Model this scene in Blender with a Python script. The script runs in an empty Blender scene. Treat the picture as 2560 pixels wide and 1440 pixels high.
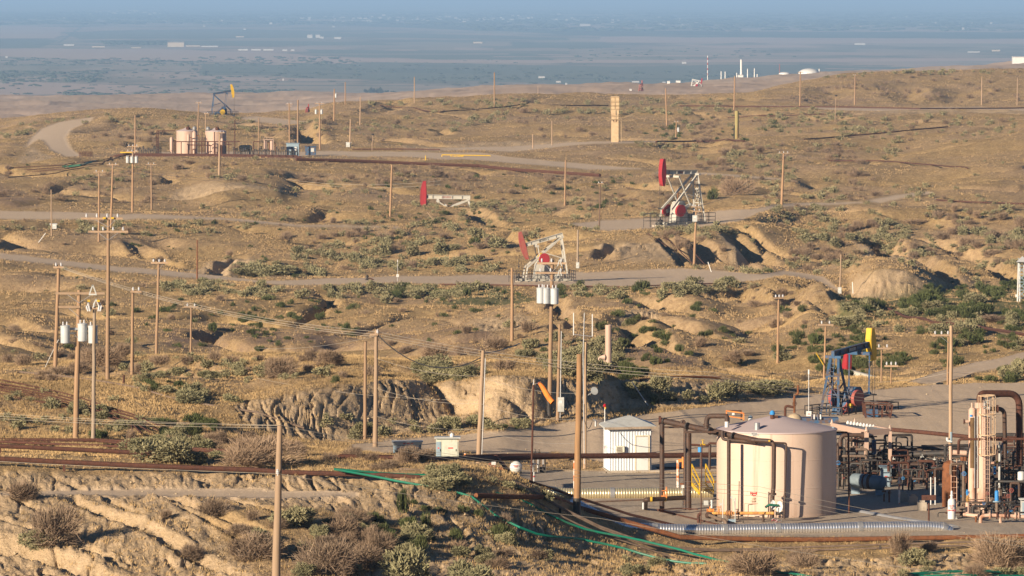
import bpy, math, random
import numpy as np
from mathutils import Vector, Matrix
random.seed(7); RNG = np.random.default_rng(7)
scene = bpy.context.scene
COL = scene.collection
# ---------------------------------------------------------------- camera, world, sun, exposure
FOC = 14222.0                      # focal length in photograph pixels (200 mm on full frame)
HAZE = 5.9e-5
YH = -20.0                         # row of the horizon in the photograph
CAMZ = 29.0
PITCH = math.atan((720 - YH) / FOC)
cam_d = bpy.data.cameras.new('camera'); cam = bpy.data.objects.new('camera', cam_d); COL.objects.link(cam)
cam_d.sensor_width = 36.0; cam_d.lens = FOC / 2560 * 36.0
cam_d.clip_start = 5.0; cam_d.clip_end = 300000.0
cam.location = (0, 0, CAMZ); cam.rotation_euler = (math.pi / 2 - PITCH, 0, 0)
scene.camera = cam
SUN_EL = math.radians(16.5); SUN_AZ = math.radians(42)      # azimuth: to the left of straight behind the camera
sdir = Vector((-math.sin(SUN_AZ) * math.cos(SUN_EL), -math.cos(SUN_AZ) * math.cos(SUN_EL), math.sin(SUN_EL)))
w = bpy.data.worlds.new('World'); scene.world = w; w.use_nodes = True
nt = w.node_tree; bg = nt.nodes['Background']
sky = nt.nodes.new('ShaderNodeTexSky'); sky.sky_type = 'NISHITA'; sky.sun_disc = False
sky.sun_elevation = SUN_EL; sky.sun_rotation = math.atan2(sdir.x, sdir.y)
sky.air_density = 0.5; sky.dust_density = 0.05; sky.ozone_density = 2.5
nt.links.new(sky.outputs[0], bg.inputs[0]); bg.inputs[1].default_value = 0.05
sl = bpy.data.lights.new('sun', 'SUN'); sun = bpy.data.objects.new('sun', sl); COL.objects.link(sun)
sl.energy = 5.0; sl.angle = math.radians(0.5); sl.color = (1.0, 0.83, 0.62)
sun.rotation_euler = sdir.to_track_quat('Z', 'Y').to_euler()
scene.view_settings.view_transform = 'Standard'; scene.view_settings.look = 'None'
scene.view_settings.gamma = 1; scene.view_settings.use_curve_mapping = False
scene.view_settings.exposure = 0.95
scene.cycles.max_bounces = 5; scene.cycles.diffuse_bounces = 2; scene.cycles.glossy_bounces = 2
scene.cycles.volume_bounces = 0; scene.cycles.transparent_max_bounces = 6

# ---------------------------------------------------------------- projection helpers (photograph pixels <-> world)
CP, SP = math.cos(PITCH), math.sin(PITCH)
def unproj(X, Y, D):
    dx = (X - 1280) / FOC; dy = -(Y - 720) / FOC
    k = D / (CP + dy * SP)
    return dx * k, D, CAMZ + (-SP + dy * CP) * k
def V3(X, Y, D): return Vector(unproj(X, Y, D))
def proj(x, y, z):
    zc = z - CAMZ
    f = y * CP - zc * SP; up = y * SP + zc * CP
    return 1280 + FOC * x / f, 720 - FOC * up / f

# ---------------------------------------------------------------- noise
def _hash(ix, iy, seed):
    h = (ix.astype(np.int64) * 374761393 + iy.astype(np.int64) * 668265263 + seed * 974634777) & 0xffffffff
    h = ((h ^ (h >> 13)) * 1274126177) & 0xffffffff
    return ((h ^ (h >> 16)) & 0xffffff) / float(0xffffff)
def vnoise(x, y, seed=0):
    x = np.asarray(x, float); y = np.asarray(y, float)
    ix = np.floor(x); iy = np.floor(y); fx = x - ix; fy = y - iy
    fx = fx * fx * (3 - 2 * fx); fy = fy * fy * (3 - 2 * fy)
    a = _hash(ix, iy, seed); b = _hash(ix + 1, iy, seed); c = _hash(ix, iy + 1, seed); d = _hash(ix + 1, iy + 1, seed)
    return (a + (b - a) * fx) * (1 - fy) + (c + (d - c) * fx) * fy
def fbm(x, y, seed=0, octv=4):
    s = 0; a = 0.5; t = 0
    for i in range(octv):
        s = s + a * (vnoise(x, y, seed + i) - 0.5); t += a; a *= 0.5; x = x * 2.03 + 5.1; y = y * 2.03 - 3.7
    return s / t * 2          # about -1..1
def pchip(xk, yk, x):
    """monotone cubic through (xk, yk) evaluated at x"""
    h = np.diff(xk); d = np.diff(yk) / h; m = np.zeros_like(yk)
    m[0] = d[0]; m[-1] = d[-1]
    for i in range(1, len(xk) - 1):
        if d[i - 1] * d[i] > 0:
            w1 = 2 * h[i] + h[i - 1]; w2 = h[i] + 2 * h[i - 1]
            m[i] = (w1 + w2) / (w1 / d[i - 1] + w2 / d[i])
    i = np.clip(np.searchsorted(xk, x) - 1, 0, len(xk) - 2)
    t = np.clip((x - xk[i]) / h[i], 0, 1); t2 = t * t; t3 = t2 * t
    return (2 * t3 - 3 * t2 + 1) * yk[i] + (t3 - 2 * t2 + t) * h[i] * m[i] + (-2 * t3 + 3 * t2) * yk[i + 1] + (t3 - t2) * h[i] * m[i + 1]
def smooth(a, b, x):
    t = np.clip((x - a) / (b - a), 0, 1); return t * t * (3 - 2 * t)
def inpoly(px, py, poly):
    px = np.asarray(px); py = np.asarray(py); r = np.zeros(px.shape, bool); n = len(poly)
    for i in range(n):
        x1, y1 = poly[i]; x2, y2 = poly[(i + 1) % n]
        if y1 == y2: continue
        r ^= ((y1 > py) != (y2 > py)) & (px < (x2 - x1) * (py - y1) / (y2 - y1) + x1)
    return r
# ---------------------------------------------------------------- the lie of the land
# each line runs across the view: (column, distance, row of the photograph) or (column, distance, -drop below the camera)
LINES = [
 [(0,225,-27.6),(1280,225,-28.2),(2560,225,-29.5)],
 [(0,262,1440),(640,264,1440),(1280,270,1440),(1600,278,1440),(1920,284,1435),(2560,287,1440)],
 [(0,280,1255),(640,279,1270),(1000,280,1300),(1280,284,1340),(1500,291,1375),(1750,296,1395),(2560,297,1385)],
 [(0,286,1222),(640,286,1235),(1000,288,1225),(1150,290,1215),(1280,291,1270),(1400,293,1310),(1500,295,1345),(1750,298.5,1372),(2560,300,1362)],
 [(0,292,1165),(320,292,1175),(640,292,1188),(960,293,1175),(1150,294,1165),(1250,294,1195),(1340,295,1225),(1430,297,1265),(1500,299,1300),(1600,300.5,1330),(1750,301.5,1350),(2560,302.5,1346)],
 [(0,306,1130),(640,306,1140),(960,302,1148),(1150,299,1155),(1250,298.5,1185),(1340,299,1218),(1430,300.5,1262),(1500,302.5,1300),(1600,304,-28.9),(2560,305,-29)],
 [(0,325,1095),(320,326,1100),(640,330,1112),(850,324,1134),(960,324,1150),(1150,325,1160),(1230,325,1188),(1300,323,1222),(1380,320,-28.9),(1450,316,-29),(1600,314,-29),(2560,315,-29)],
 [(0,347,1025),(320,347,1040),(560,347,1085),(760,347,1117),(960,344,1143),(1150,345,1152),(1250,345,-28.75),(1340,345,-29),(2560,345,-29)],
 [(0,355,985),(320,355,1000),(480,352,1045),(600,350,1088),(700,353,1096),(800,356,1098),(900,359,1090),(1000,363,1076),(1080,367,1060),(1140,369,1048),(1250,366,1048),(1330,368,1050),(1400,371,1048),(1500,373,1038),(1560,380,1030),(1620,384,1022),(1700,386,1015),(1900,395,1002),(2100,403,985),(2300,408,972),(2560,412,962)],
 [(0,366,955),(320,366,962),(480,364,975),(590,360,1004),(700,363,977),(850,367,955),(1000,373,949),(1090,378,947),(1140,378,946),(1250,372,944),(1330,373,945),(1400,377,944),(1460,378,960),(1500,384,950),(1560,392,952),(1620,392,950),(1760,399,942),(1900,404,958),(2050,408,968),(2300,416,958),(2560,420,946)],
 [(0,392,922),(320,400,905),(640,410,888),(960,410,892),(1280,400,922),(1500,405,925),(1700,420,925),(1900,430,932),(2200,435,935),(2560,440,915)],
 [(0,440,905),(320,460,-30),(640,465,-31),(960,450,-29.5),(1280,440,890),(1400,450,870),(1500,465,845),(1540,470,832),(1640,462,850),(1740,455,885),(1870,445,922),(1950,452,922),(2200,460,900),(2560,465,882)],
 [(0,500,870),(320,520,-35),(640,530,-36),(960,520,-34.5),(1200,500,865),(1280,500,860),(1400,500,845),(1540,500,-31),(1640,495,-31.6),(1740,490,-31.6),(1870,480,-31),(1950,490,-31.6),(2200,495,870),(2560,500,862)],
 [(0,560,835),(320,570,880),(640,575,886),(960,560,872),(1280,575,818),(1400,575,800),(1600,565,800),(1760,555,830),(1900,548,868),(2080,550,830),(2300,555,825),(2560,555,828)],
 [(0,640,780),(320,640,800),(640,635,812),(960,630,825),(1200,640,790),(1400,645,760),(1700,650,740),(1850,650,770),(1950,645,770),(2030,650,720),(2100,645,772),(2300,645,762),(2560,640,768)],
 [(0,710,725),(320,700,735),(640,700,742),(960,700,742),(1200,700,735),(1400,700,725),(1700,710,712),(1850,705,715),(1950,700,700),(2030,685,712),(2090,680,752),(2300,690,742),(2560,690,742)],
 [(0,745,690),(320,750,702),(640,748,710),(960,748,706),(1300,744,705),(1600,744,702),(1850,750,693),(1980,740,694),(2070,715,740),(2110,716,738),(2350,716,736),(2450,720,734),(2560,720,730)],
 [(0,800,650),(320,795,672),(640,785,690),(960,790,686),(1300,790,684),(1600,790,676),(1850,790,668),(2000,785,680),(2120,765,700),(2155,735,678),(2200,730,662),(2260,730,663),(2320,733,690),(2380,745,712),(2560,765,705)],
 [(0,860,592),(320,850,620),(480,842,640),(640,835,645),(800,840,645),(960,840,635),(1300,835,622),(1500,832,602),(1650,838,590),(1800,840,600),(2000,830,635),(2200,800,640),(2560,815,655)],
 [(0,915,545),(320,910,543),(640,900,560),(960,900,565),(1300,900,562),(1400,885,568),(1500,872,577),(1690,868,572),(1850,868,562),(2000,880,582),(2300,880,592),(2560,880,592)],
 [(0,945,526),(320,945,526),(640,940,535),(960,940,530),(1300,940,535),(1450,920,551),(1690,930,542),(1900,938,519),(2100,935,542),(2560,945,540)],
 [(0,1030,470),(320,1030,470),(450,1000,494),(560,1005,464),(680,1005,474),(760,1015,494),(960,1020,480),(1300,1020,480),(1690,1020,472),(1900,1030,482),(2200,1020,482),(2560,1060,450)],
 [(0,1130,410),(320,1140,402),(640,1140,408),(960,1130,418),(1280,1120,428),(1500,1110,442),(1690,1120,432),(1900,1150,420),(2200,1180,412),(2560,1200,372)],
 [(0,1200,396),(200,1230,393),(350,1240,391),(500,1250,388),(750,1250,391),(1000,1250,389),(1280,1250,386),(1500,1260,376),(1690,1260,382),(1900,1300,352),(2200,1350,336),(2560,1350,312)],
 [(0,1290,382),(350,1310,373),(500,1320,373),(750,1310,376),(1000,1330,370),(1280,1350,361),(1500,1350,351),(1690,1370,346),(1900,1450,311),(2200,1500,291),(2560,1550,281)],
 [(0,1480,352),(150,1500,330),(350,1460,326),(500,1450,322),(750,1450,327),(1000,1500,321),(1280,1550,302),(1500,1550,301),(1690,1600,291),(1900,1700,271),(2200,1750,265),(2560,1750,267)],
 [(0,1650,322),(100,1650,306),(200,1640,296),(350,1640,286),(560,1650,293),(760,1650,288),(830,1700,266),(1000,1750,258),(1280,1850,240),(1500,1900,242),(1690,1900,245),(1850,1900,238),(2000,2000,205),(2200,2050,180),(2400,2100,175),(2560,2100,176)],
 [(0,2400,300),(200,2400,300),(350,2400,-56),(1850,2400,-56),(2000,2500,-60),(2560,2500,-60)],
 [(0,3000,291),(350,3000,281),(640,3000,275),(820,3000,263),(1000,3000,251),(1280,3000,236),(1500,3000,232),(1700,3000,228),(1850,3000,222),(2000,3000,216),(2560,3000,-50)],
 [(0,4500,246),(350,4500,240),(640,4600,237),(820,4500,240),(1000,4400,237),(1280,4300,222),(1500,4300,216),(1700,4200,212),(1850,4200,201),(2000,4200,190),(2200,4200,178),(2400,4300,164),(2560,4300,156)],
 [(0,6000,-128),(2560,6000,-128)],
 [(0,7600,-150),(2560,7600,-150)],
]
NC = 1100; UMAX = 0.122
UU = np.linspace(-UMAX, UMAX, NC); XX = 1280 + UU * FOC
kd = []; kz = []
for ln in LINES:
    xs = np.array([p[0] for p in ln], float); ds = np.array([p[1] for p in ln], float)
    zs = np.array([(CAMZ + p[2]) if p[2] < 0 else unproj(p[0], p[2], p[1])[2] for p in ln])
    xx = np.clip(XX, xs[0], xs[-1])
    kd.append(pchip(xs, ds, xx)); kz.append(pchip(xs, zs, xx))
kd = np.array(kd); kz = np.array(kz)
for i in range(1, len(kd)): kd[i] = np.maximum(kd[i], kd[i - 1] + 1.0)
DR = [225.0]
while DR[-1] < 432: DR.append(DR[-1] + 0.32)
while DR[-1] < 2400: DR.append(DR[-1] * 1.0019)
NR1 = len(DR)
while DR[-1] < 7600: DR.append(DR[-1] * 1.006)
NR2 = len(DR)
DR = np.array(DR)
Z0 = np.empty((NR2, NC))
for c in range(NC): Z0[:, c] = pchip(kd[:, c], kz[:, c], DR)
# take the crease out of the joins across columns
for _ in range(3): Z0[:, 1:-1] = (Z0[:, :-2] + 2 * Z0[:, 1:-1] + Z0[:, 2:]) / 4
GX = UU[None, :] * DR[:, None]; GY = np.repeat(DR[:, None], NC, 1)
PX, PY = proj(GX, GY, Z0)

def region(polys, feather=0.0):
    m = np.zeros(PX.shape, np.float32)
    for poly, d0, d1 in polys:
        p = np.array(poly, float)
        wob = feather * 1.0
        r0 = np.searchsorted(DR, d0); r1 = np.searchsorted(DR, d1)
        c0 = max(0, np.searchsorted(XX, p[:, 0].min() - 30)); c1 = np.searchsorted(XX, p[:, 0].max() + 30)
        sx = PX[r0:r1, c0:c1]; sy = PY[r0:r1, c0:c1]; gx = GX[r0:r1, c0:c1]; gy = GY[r0:r1, c0:c1]
        k = gy / 300.0
        nx = fbm(gx / 3 / k, gy / 9 / k, 31, 3) * wob; ny = fbm(gx / 3 / k + 40, gy / 9 / k, 37, 3) * wob * 0.5
        m[r0:r1, c0:c1] = np.maximum(m[r0:r1, c0:c1], inpoly(sx + nx, sy + ny, poly))
    return m
def blur(m, n, nr=None):
    m = m.copy()
    for _ in range(n): m[:, 1:-1] = (m[:, :-2] + m[:, 1:-1] + m[:, 2:]) / 3
    for _ in range(nr if nr is not None else n): m[1:-1] = (m[:-2] + m[1:-1] + m[2:]) / 3
    return m
ROADS = [
 ([(870,1112),(1000,1100),(1250,1078),(1400,1056),(1640,1032),(1800,1012),(2000,988),(2300,964),(2560,955),(3100,950),(3100,1200),(1635,1182),(1400,1135),(1250,1135),(1150,1128),(1000,1135),(900,1135)],343,425),
 ([(-500,600),(0,632),(150,650),(300,666),(420,676),(640,702),(800,698),(1000,691),(1300,686),(1500,678),(1700,671),(1900,684),(1890,700),(1780,712),(1600,718),(1300,712),(1000,708),(820,714),(700,712),(500,697),(300,680),(150,664),(0,648),(-500,620)],700,830),
 ([(1415,560),(1500,550),(1650,545),(1820,524),(1905,521),(1890,535),(1850,552),(1750,568),(1640,571),(1500,577)],850,945),
 ([(-500,530),(0,527),(200,531),(420,538),(420,547),(250,550),(0,548),(-500,546)],890,960),
 ([(400,381),(600,381),(760,379),(1000,380),(1200,382),(1290,393),(1400,404),(1600,420),(1640,430),(1500,427),(1400,417),(1250,404),(1000,392),(740,391),(400,391)],1150,1330),
 ([(60,372),(78,345),(105,322),(150,305),(235,292),(228,303),(180,322),(165,345),(178,372),(205,392),(160,392),(125,375),(108,350),(95,350)],1235,1660),
 ([(2165,500),(2230,488),(2320,478),(2335,484),(2260,494),(2200,506)],900,1080),
 ([(1900,684),(1960,676),(2060,690),(2100,722),(2090,726),(2040,700),(1960,688),(1890,700)],690,800),
 ([(1880,521),(1960,508),(2060,505),(2160,503),(2160,507),(2060,511),(1960,516),(1890,532)],900,1040),
 ([(1640,429),(1760,432),(1900,440),(2000,452),(1900,445),(1760,437),(1640,434)],1080,1200),
 ([(420,538),(560,546),(760,562),(1000,568),(1000,571),(760,567),(560,552),(420,547)],870,960),
 ([(2262,955),(2400,915),(2480,898),(2560,878),(2800,830),(2800,860),(2560,905),(2450,930),(2340,960)],415,500),
 ([(1890,262),(2100,268),(2300,269),(2560,270),(3000,270),(3000,277),(2560,277),(2300,276),(2120,275)],1500,1800),
 ([(620,290),(700,296),(780,306),(700,312),(600,300)],1400,1660),
 ([(1050,372),(1280,365),(1480,352),(1640,352),(1640,356),(1480,358),(1280,378)],1250,1400),
 ([(0,1232),(300,1222),(640,1222),(900,1232),(900,1242),(640,1248),(300,1240),(0,1238)],280,291),
]
PADS = [([(1330,1215),(1420,1182),(1640,1182),(3100,1200),(3100,1348),(1760,1348),(1600,1330),(1500,1302),(1420,1262)],302.5,344),
        ([(1300,1205),(1350,1330),(1500,1310),(1640,1335),(1500,1160),(1330,1150),(1290,1165)],305,344)]
BARE = [
 ([(585,1015),(700,985),(850,965),(950,950),(1180,950),(1250,940),(1500,950),(1560,945),(1700,950),(1880,955),(1900,985),(1700,1015),(1560,1022),(1500,1038),(1420,1050),(1230,1062),(1100,1068),(850,1100),(700,1092),(620,1060)],352,405),
 ([(2105,738),(2150,680),(2200,660),(2260,662),(2320,690),(2375,716),(2350,738)],714,745),
 ([(395,502),(450,476),(540,460),(640,464),(735,487),(650,497)],985,1030),
 ([(-600,1195),(400,1205),(800,1205),(1150,1220),(1250,1255),(1450,1335),(1700,1398),(3200,1385),(3200,1500),(600,1500),(900,1440),(1100,1330),(800,1250),(500,1290),(700,1500),(-600,1500)],250,300),
 ([(-600,1170),(600,1190),(1000,1180),(1100,1240),(800,1300),(600,1290),(500,1250),(-600,1240)],280,293),
 ([(1495,835),(1560,785),(1640,780),(1650,842),(1560,825)],560,640),
 ([(465,668),(560,638),(650,643),(610,695),(480,702)],780,850),
 ([(1795,582),(1850,590),(1895,645),(1840,645)],800,880),
 ([(45,404),(78,366),(135,396),(120,404)],1150,1400),
 ([(2130,292),(2200,276),(2400,279),(2560,279),(2560,290),(2300,291)],1500,1800),
 ([(1480,606),(1560,600),(1680,612),(1700,655),(1560,650)],780,860),
 ([(1150,812),(1220,795),(1300,800),(1360,830),(1200,840)],540,640),
 ([(1000,368),(1280,352),(1440,345),(1440,362),(1290,372),(1020,380)],1250,1450),
 ([(2110,585),(2300,640),(2360,700),(2300,690)],760,900),
]
DARKSOIL = [([(300,835),(700,820),(1000,822),(1250,845),(1300,880),(1000,885),(700,860),(450,880)],480,660),
            ([(-300,485),(0,470),(90,490),(110,522),(-300,522)],950,1040),
            ([(1560,850),(1700,880),(1800,930),(1600,945),(1520,900)],420,480),
            ([(1900,250),(2050,230),(2180,250),(2100,262)],1700,2100)]
GREEN = [([(2080,745),(2300,715),(2560,700),(3000,700),(3000,800),(2560,812),(2300,802),(2100,790)],600,780),
         ([(1080,735),(1250,715),(1330,725),(1340,750),(1150,750)],640,720)]
M_road = region(ROADS, 11); M_pad = region(PADS, 4); M_bare = region(BARE, 12); M_dark = region(DARKSOIL, 20); M_green = region(GREEN, 10)
FLATS = [([(230,378),(800,377),(800,399),(230,404)],1170,1275),([(1520,235),(1560,235),(1560,360),(1520,360)],1270,1300)]
M_flat = region(FLATS, 0); fl0 = np.maximum(np.maximum(M_road, M_pad), M_flat)
def widen(m, n):
    for _ in range(n): m = np.maximum(m, 0); m[:, 1:-1] = np.maximum(m[:, 1:-1], np.maximum(m[:, :-2], m[:, 2:])); m[1:-1] = np.maximum(m[1:-1], np.maximum(m[:-2], m[2:]))
    return m
rowi = np.searchsorted(DR, 600.0); fl1 = blur(widen(fl0.copy(), 6), 26, 12); fl2 = blur(fl0, 6); flat = np.where(GY > 600, fl1, fl2) 
flat = np.maximum(flat, np.maximum(M_road, M_pad))
bareS = blur(M_bare, 4)
# relief on top of the lines
far = GY
amp = smooth(405, 470, far) * (1 - 0.0 * far)
R = Z0.copy()
wob = fbm(GX / 60, GY / 60, 3, 4)
rid = 0.5 - np.abs(fbm(GX / 52 + 0.4 * wob, GY / 60, 13, 3))
R += (1 - flat) * amp * (1.1 * wob + 0.38 * fbm(GX / 17, GY / 15, 11, 3) + 2.9 * (rid - 0.3))
# drainage: winding gullies cut into the slopes
g = np.abs(fbm(GX / 45 + 0.25 * wob, GY / 70, 23, 3)); R -= (1 - flat) * amp * (2.7 - 1.5 * smooth(750, 1000, far)) * np.exp(-(g / 0.05) ** 2) * smooth(2200, 1500, far) 
g2 = np.abs(fbm(GX / 14 + 0.3 * wob, GY / 24, 27, 3)); R -= (1 - flat) * (0.22 + 0.38 * smooth(296, 306, far))  * np.exp(-(g2 / 0.06) ** 2) * (0.5 + 0.5 * bareS) * smooth(900, 500, far)
def gD0(px, py):
    c = int(np.clip((px - XX[0]) / (XX[1] - XX[0]), 0, NC - 1)); k = np.nonzero(PY[:NR1, c] <= py)[0]; return DR[k[0]] if len(k) else 2000.0
def carve(pts, w_, dep, lip=0.35):
    global R
    P_ = []
    for px, py in pts: D = gD0(px, py); P_.append((unproj(px, py, D)[0], D))
    xs = [p[0] for p in P_]; ys_ = [p[1] for p in P_]; m_ = 4 * w_
    r0 = np.searchsorted(DR, min(ys_) - m_); r1 = np.searchsorted(DR, max(ys_) + m_); X_ = GX[r0:r1] + 0.8 * fbm(GX[r0:r1] / 5, GY[r0:r1] / 7, 33, 3); Y_ = GY[r0:r1]; d = np.full(X_.shape, 1e9); tt = np.zeros(X_.shape)
    n_ = len(P_) - 1
    for i, ((x1, y1), (x2, y2)) in enumerate(zip(P_[:-1], P_[1:])):
        L2 = (x2 - x1) ** 2 + (y2 - y1) ** 2 + 1e-6; t_ = np.clip(((X_ - x1) * (x2 - x1) + (Y_ - y1) * (y2 - y1)) / L2, 0, 1); dd = np.hypot(X_ - x1 - t_ * (x2 - x1), (Y_ - y1 - t_ * (y2 - y1)) * 0.8); k = dd < d; d = np.where(k, dd, d); tt = np.where(k, (i + t_) / n_, tt)
    prof = np.maximum(0, 1 - d / w_) ** 0.8 * (0.35 + 0.65 * np.sin(np.pi * np.clip(tt * .9 + .05, 0, 1)))
    R[r0:r1] -= (1 - flat[r0:r1]) * (dep * prof - lip * dep * 0.4 * np.exp(-((d - 1.25 * w_) / (0.5 * w_)) ** 2) * (tt > 0) * (tt < 1))
for g_ in (([(1832,575),(1865,605),(1905,645)], 2.6, 2.6), ([(1700,578),(1760,620),(1820,655),(1900,678)], 2.2, 2.2), ([(1622,584),(1680,630),(1742,672)], 1.2, 1.1), ([(1650,582),(1700,620),(1760,660)], 1.0, 1.0), ([(1542,812),(1600,838),(1700,872),(1850,922)], 2.4, 2.2), ([(1500,650),(1530,618),(1548,606)], 1.6, 1.6),
    ([(1838,714),(1862,738),(1890,760),(1960,775)], 1.8, 1.8), ([(1786,714),(1808,738)], 1.2, 1.3), ([(1955,700),(2035,742),(2092,790)], 3.0, 2.6), ([(2180,590),(2290,628),(2370,695)], 2.6, 2.4), ([(2400,620),(2480,655),(2560,705)], 2.4, 2.2), ([(2255,690),(2320,712),(2360,725)], 1.6, 1.4),
    ([(330,602),(395,632),(445,662)], 1.8, 1.6), ([(-40,792),(40,812),(110,838)], 4.0, 2.6), ([(742,305),(765,335),(782,366)], 4.0, 4.0), ([(1225,585),(1262,600),(1300,602)], 2.6, 2.2), ([(1120,520),(1180,532),(1230,550)], 2.6, 1.8), ([(520,690),(560,650),(600,636)], 1.4, 1.2), ([(1375,730),(1400,780),(1425,815)], 1.4, 1.3),
    ([(1320,845),(1400,835),(1470,800)], 1.2, 1.0), ([(1400,470),(1560,462),(1700,475)], 3.5, 2.0), ([(1000,255),(960,272),(930,290)], 6, 1.5), ([(2240,205),(2270,235),(2300,262)], 8, 1.8), ([(2080,215),(2060,240),(2090,260)], 8, 1.6), ([(2420,215),(2380,240),(2340,262)], 8, 1.6), ([(150,620),(260,640),(330,648)], 2, 1.2), ([(400,905),(500,925),(640,930)], 1.6, 1.0), ([(330,925),(420,935),(520,945)], 1.4, .9), ([(1060,940),(1130,935)], 1, .6),
    ([(300,1218),(430,1250),(540,1290),(640,1345),(740,1405)], .55, .75), ([(120,1228),(240,1275),(330,1318),(470,1380),(620,1442)], .6, .8), ([(430,1262),(520,1310),(600,1360),(650,1400)], .35, .5), ([(-60,1352),(60,1378),(160,1405),(280,1450)], 1.1, 1.3), ([(-30,1300),(80,1330),(200,1372),(330,1420)], .4, .55), ([(560,1240),(700,1300),(820,1345)], .35, .45), ([(180,1215),(260,1245),(340,1290)], .3, .45), ([(0,1230),(90,1270),(140,1300)], .3, .4),
    ([(1460,1350),(1475,1385),(1490,1420)], .3, .5), ([(1860,1372),(1880,1400),(1895,1430)], .3, .45), ([(1690,1392),(1700,1420),(1715,1445)], .3, .5), ([(2030,1378),(2050,1410)], .3, .4), ([(1100,1275),(1140,1320),(1150,1370)], .35, .5)):
    carve(g_[0], g_[1], g_[2] * (.62 if g_[0][0][1] > 1200 else 1))
# small stuff
nearw = smooth(700, 380, far)
R += (1 - 0.93 * flat) * (0.30 * fbm(GX / 5.5, GY / 6.5, 41, 3) + nearw * 0.10 * fbm(GX / 1.3, GY / 1.7, 47, 3) + 0.13 * smooth(500, 900, far) * fbm(GX / 2.6, GY / 4, 49, 2))
# rills and slumps on bare ground
nz = smooth(305, 296, GY)
q = GX + 0.40 * GY + 1.8 * fbm(GX / 9, GY / 9, 61, 3) + 0.35 * fbm(GX / 1.8, GY / 2.4, 62, 2)
wv = np.clip(GY / 330, 0.8, 2.0) * (1 + 0.7 * nz)
fine_ = np.where((GY > 340) & (GY < 385) & (GX < -3.5), 0.55, 1.0); wv = wv * fine_
rill = np.abs(fbm(q / 1.3 / wv, GY / (14 - 5 * nz), 53, 4)); rill2 = np.abs(fbm(q / 0.45 / wv, GY / 7, 59, 3)); rill3 = np.abs(fbm(q / 0.22 / wv, GY / 3, 63, 2))
patch = 0.2 + 0.8 * smooth(-0.2, 0.45, fbm(GX / 7, GY / 10, 67, 3))
R -= bareS * (1 - flat) * smooth(1500, 500, GY) * (1 - 0.35 * nz) * np.where((GY > 340) & (GX < -3.5), 0.5, 1.0) * (patch * 0.50 * np.exp(-(rill / 0.05) ** 2) + (0.2 + 0.8 * patch) * 0.16 * np.exp(-(rill2 / 0.09) ** 2) + 0.06 * np.exp(-(rill3 / 0.15) ** 2))
R += bareS * (1 - flat) * (0.12 * fbm(GX / 0.5, GY / 0.8, 69, 3) + (0.22 - 0.12 * nz) * fbm(GX / 3.1, GY / 2.6, 70, 3))
# wheel ruts and grit on roads
R += flat * (0.02 * fbm(GX / 2.4, GY / 3.6, 71, 2) + 0.012 * fbm(GX / 0.5, GY / 6, 72, 2))
ZT = R
PX, PY = proj(GX, GY, ZT)

def ground_D(px, py, dmin=226.0, dmax=2400.0):
    """distance at which the sight line through a pixel of the photograph first meets the ground"""
    c = (px - XX[0]) / (XX[1] - XX[0]); c = min(max(c, 0), NC - 1.001); i = int(c); f = c - i
    col = PY[:, i] * (1 - f) + PY[:, i + 1] * f
    a = np.searchsorted(DR, dmin); b = min(np.searchsorted(DR, dmax), NR2 - 1)
    s = col[a:b]; k = np.nonzero(s <= py)[0]
    if len(k) == 0: return float(DR[b])
    k = k[0] + a
    if k == a: return float(DR[a])
    t = (col[k - 1] - py) / max(1e-6, col[k - 1] - col[k]); return float(DR[k - 1] + t * (DR[k] - DR[k - 1]))
def ground_z(x, y):
    r = np.searchsorted(DR, y) - 1; r = min(max(r, 0), NR2 - 2); t = (y - DR[r]) / (DR[r + 1] - DR[r])
    c = (x / y + UMAX) / (2 * UMAX) * (NC - 1); c = min(max(c, 0), NC - 1.001); i = int(c); f = c - i
    a = ZT[r, i] * (1 - f) + ZT[r, i + 1] * f; b = ZT[r + 1, i] * (1 - f) + ZT[r + 1, i + 1] * f
    return float(a * (1 - t) + b * t)
def G(px, py, **k):
    D = ground_D(px, py, **k); x, y, z = unproj(px, py, D); return Vector((x, y, ground_z(x, y)))
def mask_at(M, px, py, **k):
    D = ground_D(px, py, **k); r = min(np.searchsorted(DR, D), NR2 - 1); c = int(np.clip((px - XX[0]) / (XX[1] - XX[0]), 0, NC - 1)); return M[r, c]

# ---------------------------------------------------------------- materials
def new_mat(name):
    m = bpy.data.materials.new(name); m.use_nodes = True; return m, m.node_tree, m.node_tree.nodes['Principled BSDF']
def N(t, typ, **kw):
    n = t.nodes.new(typ)
    for k, v in kw.items(): setattr(n, k, v)
    return n
def mixc(t, fac, a, b):
    n = N(t, 'ShaderNodeMix', data_type='RGBA')
    if isinstance(fac, (int, float)): n.inputs[0].default_value = fac
    else: t.links.new(fac, n.inputs[0])
    for i, v in ((6, a), (7, b)):
        if isinstance(v, tuple): n.inputs[i].default_value = (*v, 1)
        else: t.links.new(v, n.inputs[i])
    return n.outputs[2]
def noise(t, scale, detail=3, vec=None, rough=0.55, dist=0.0):
    n = N(t, 'ShaderNodeTexNoise'); n.inputs['Scale'].default_value = scale; n.inputs['Detail'].default_value = detail
    n.inputs['Roughness'].default_value = rough; n.inputs['Distortion'].default_value = dist
    if vec is not None: t.links.new(vec, n.inputs['Vector'])
    return n.outputs[0]
def ramp(t, fac, a, b, ca=(0, 0, 0), cb=(1, 1, 1)):
    r = N(t, 'ShaderNodeValToRGB'); r.color_ramp.elements[0].position = a; r.color_ramp.elements[1].position = b
    r.color_ramp.elements[0].color = (*ca, 1); r.color_ramp.elements[1].color = (*cb, 1); t.links.new(fac, r.inputs[0]); return r.outputs[0]
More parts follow.
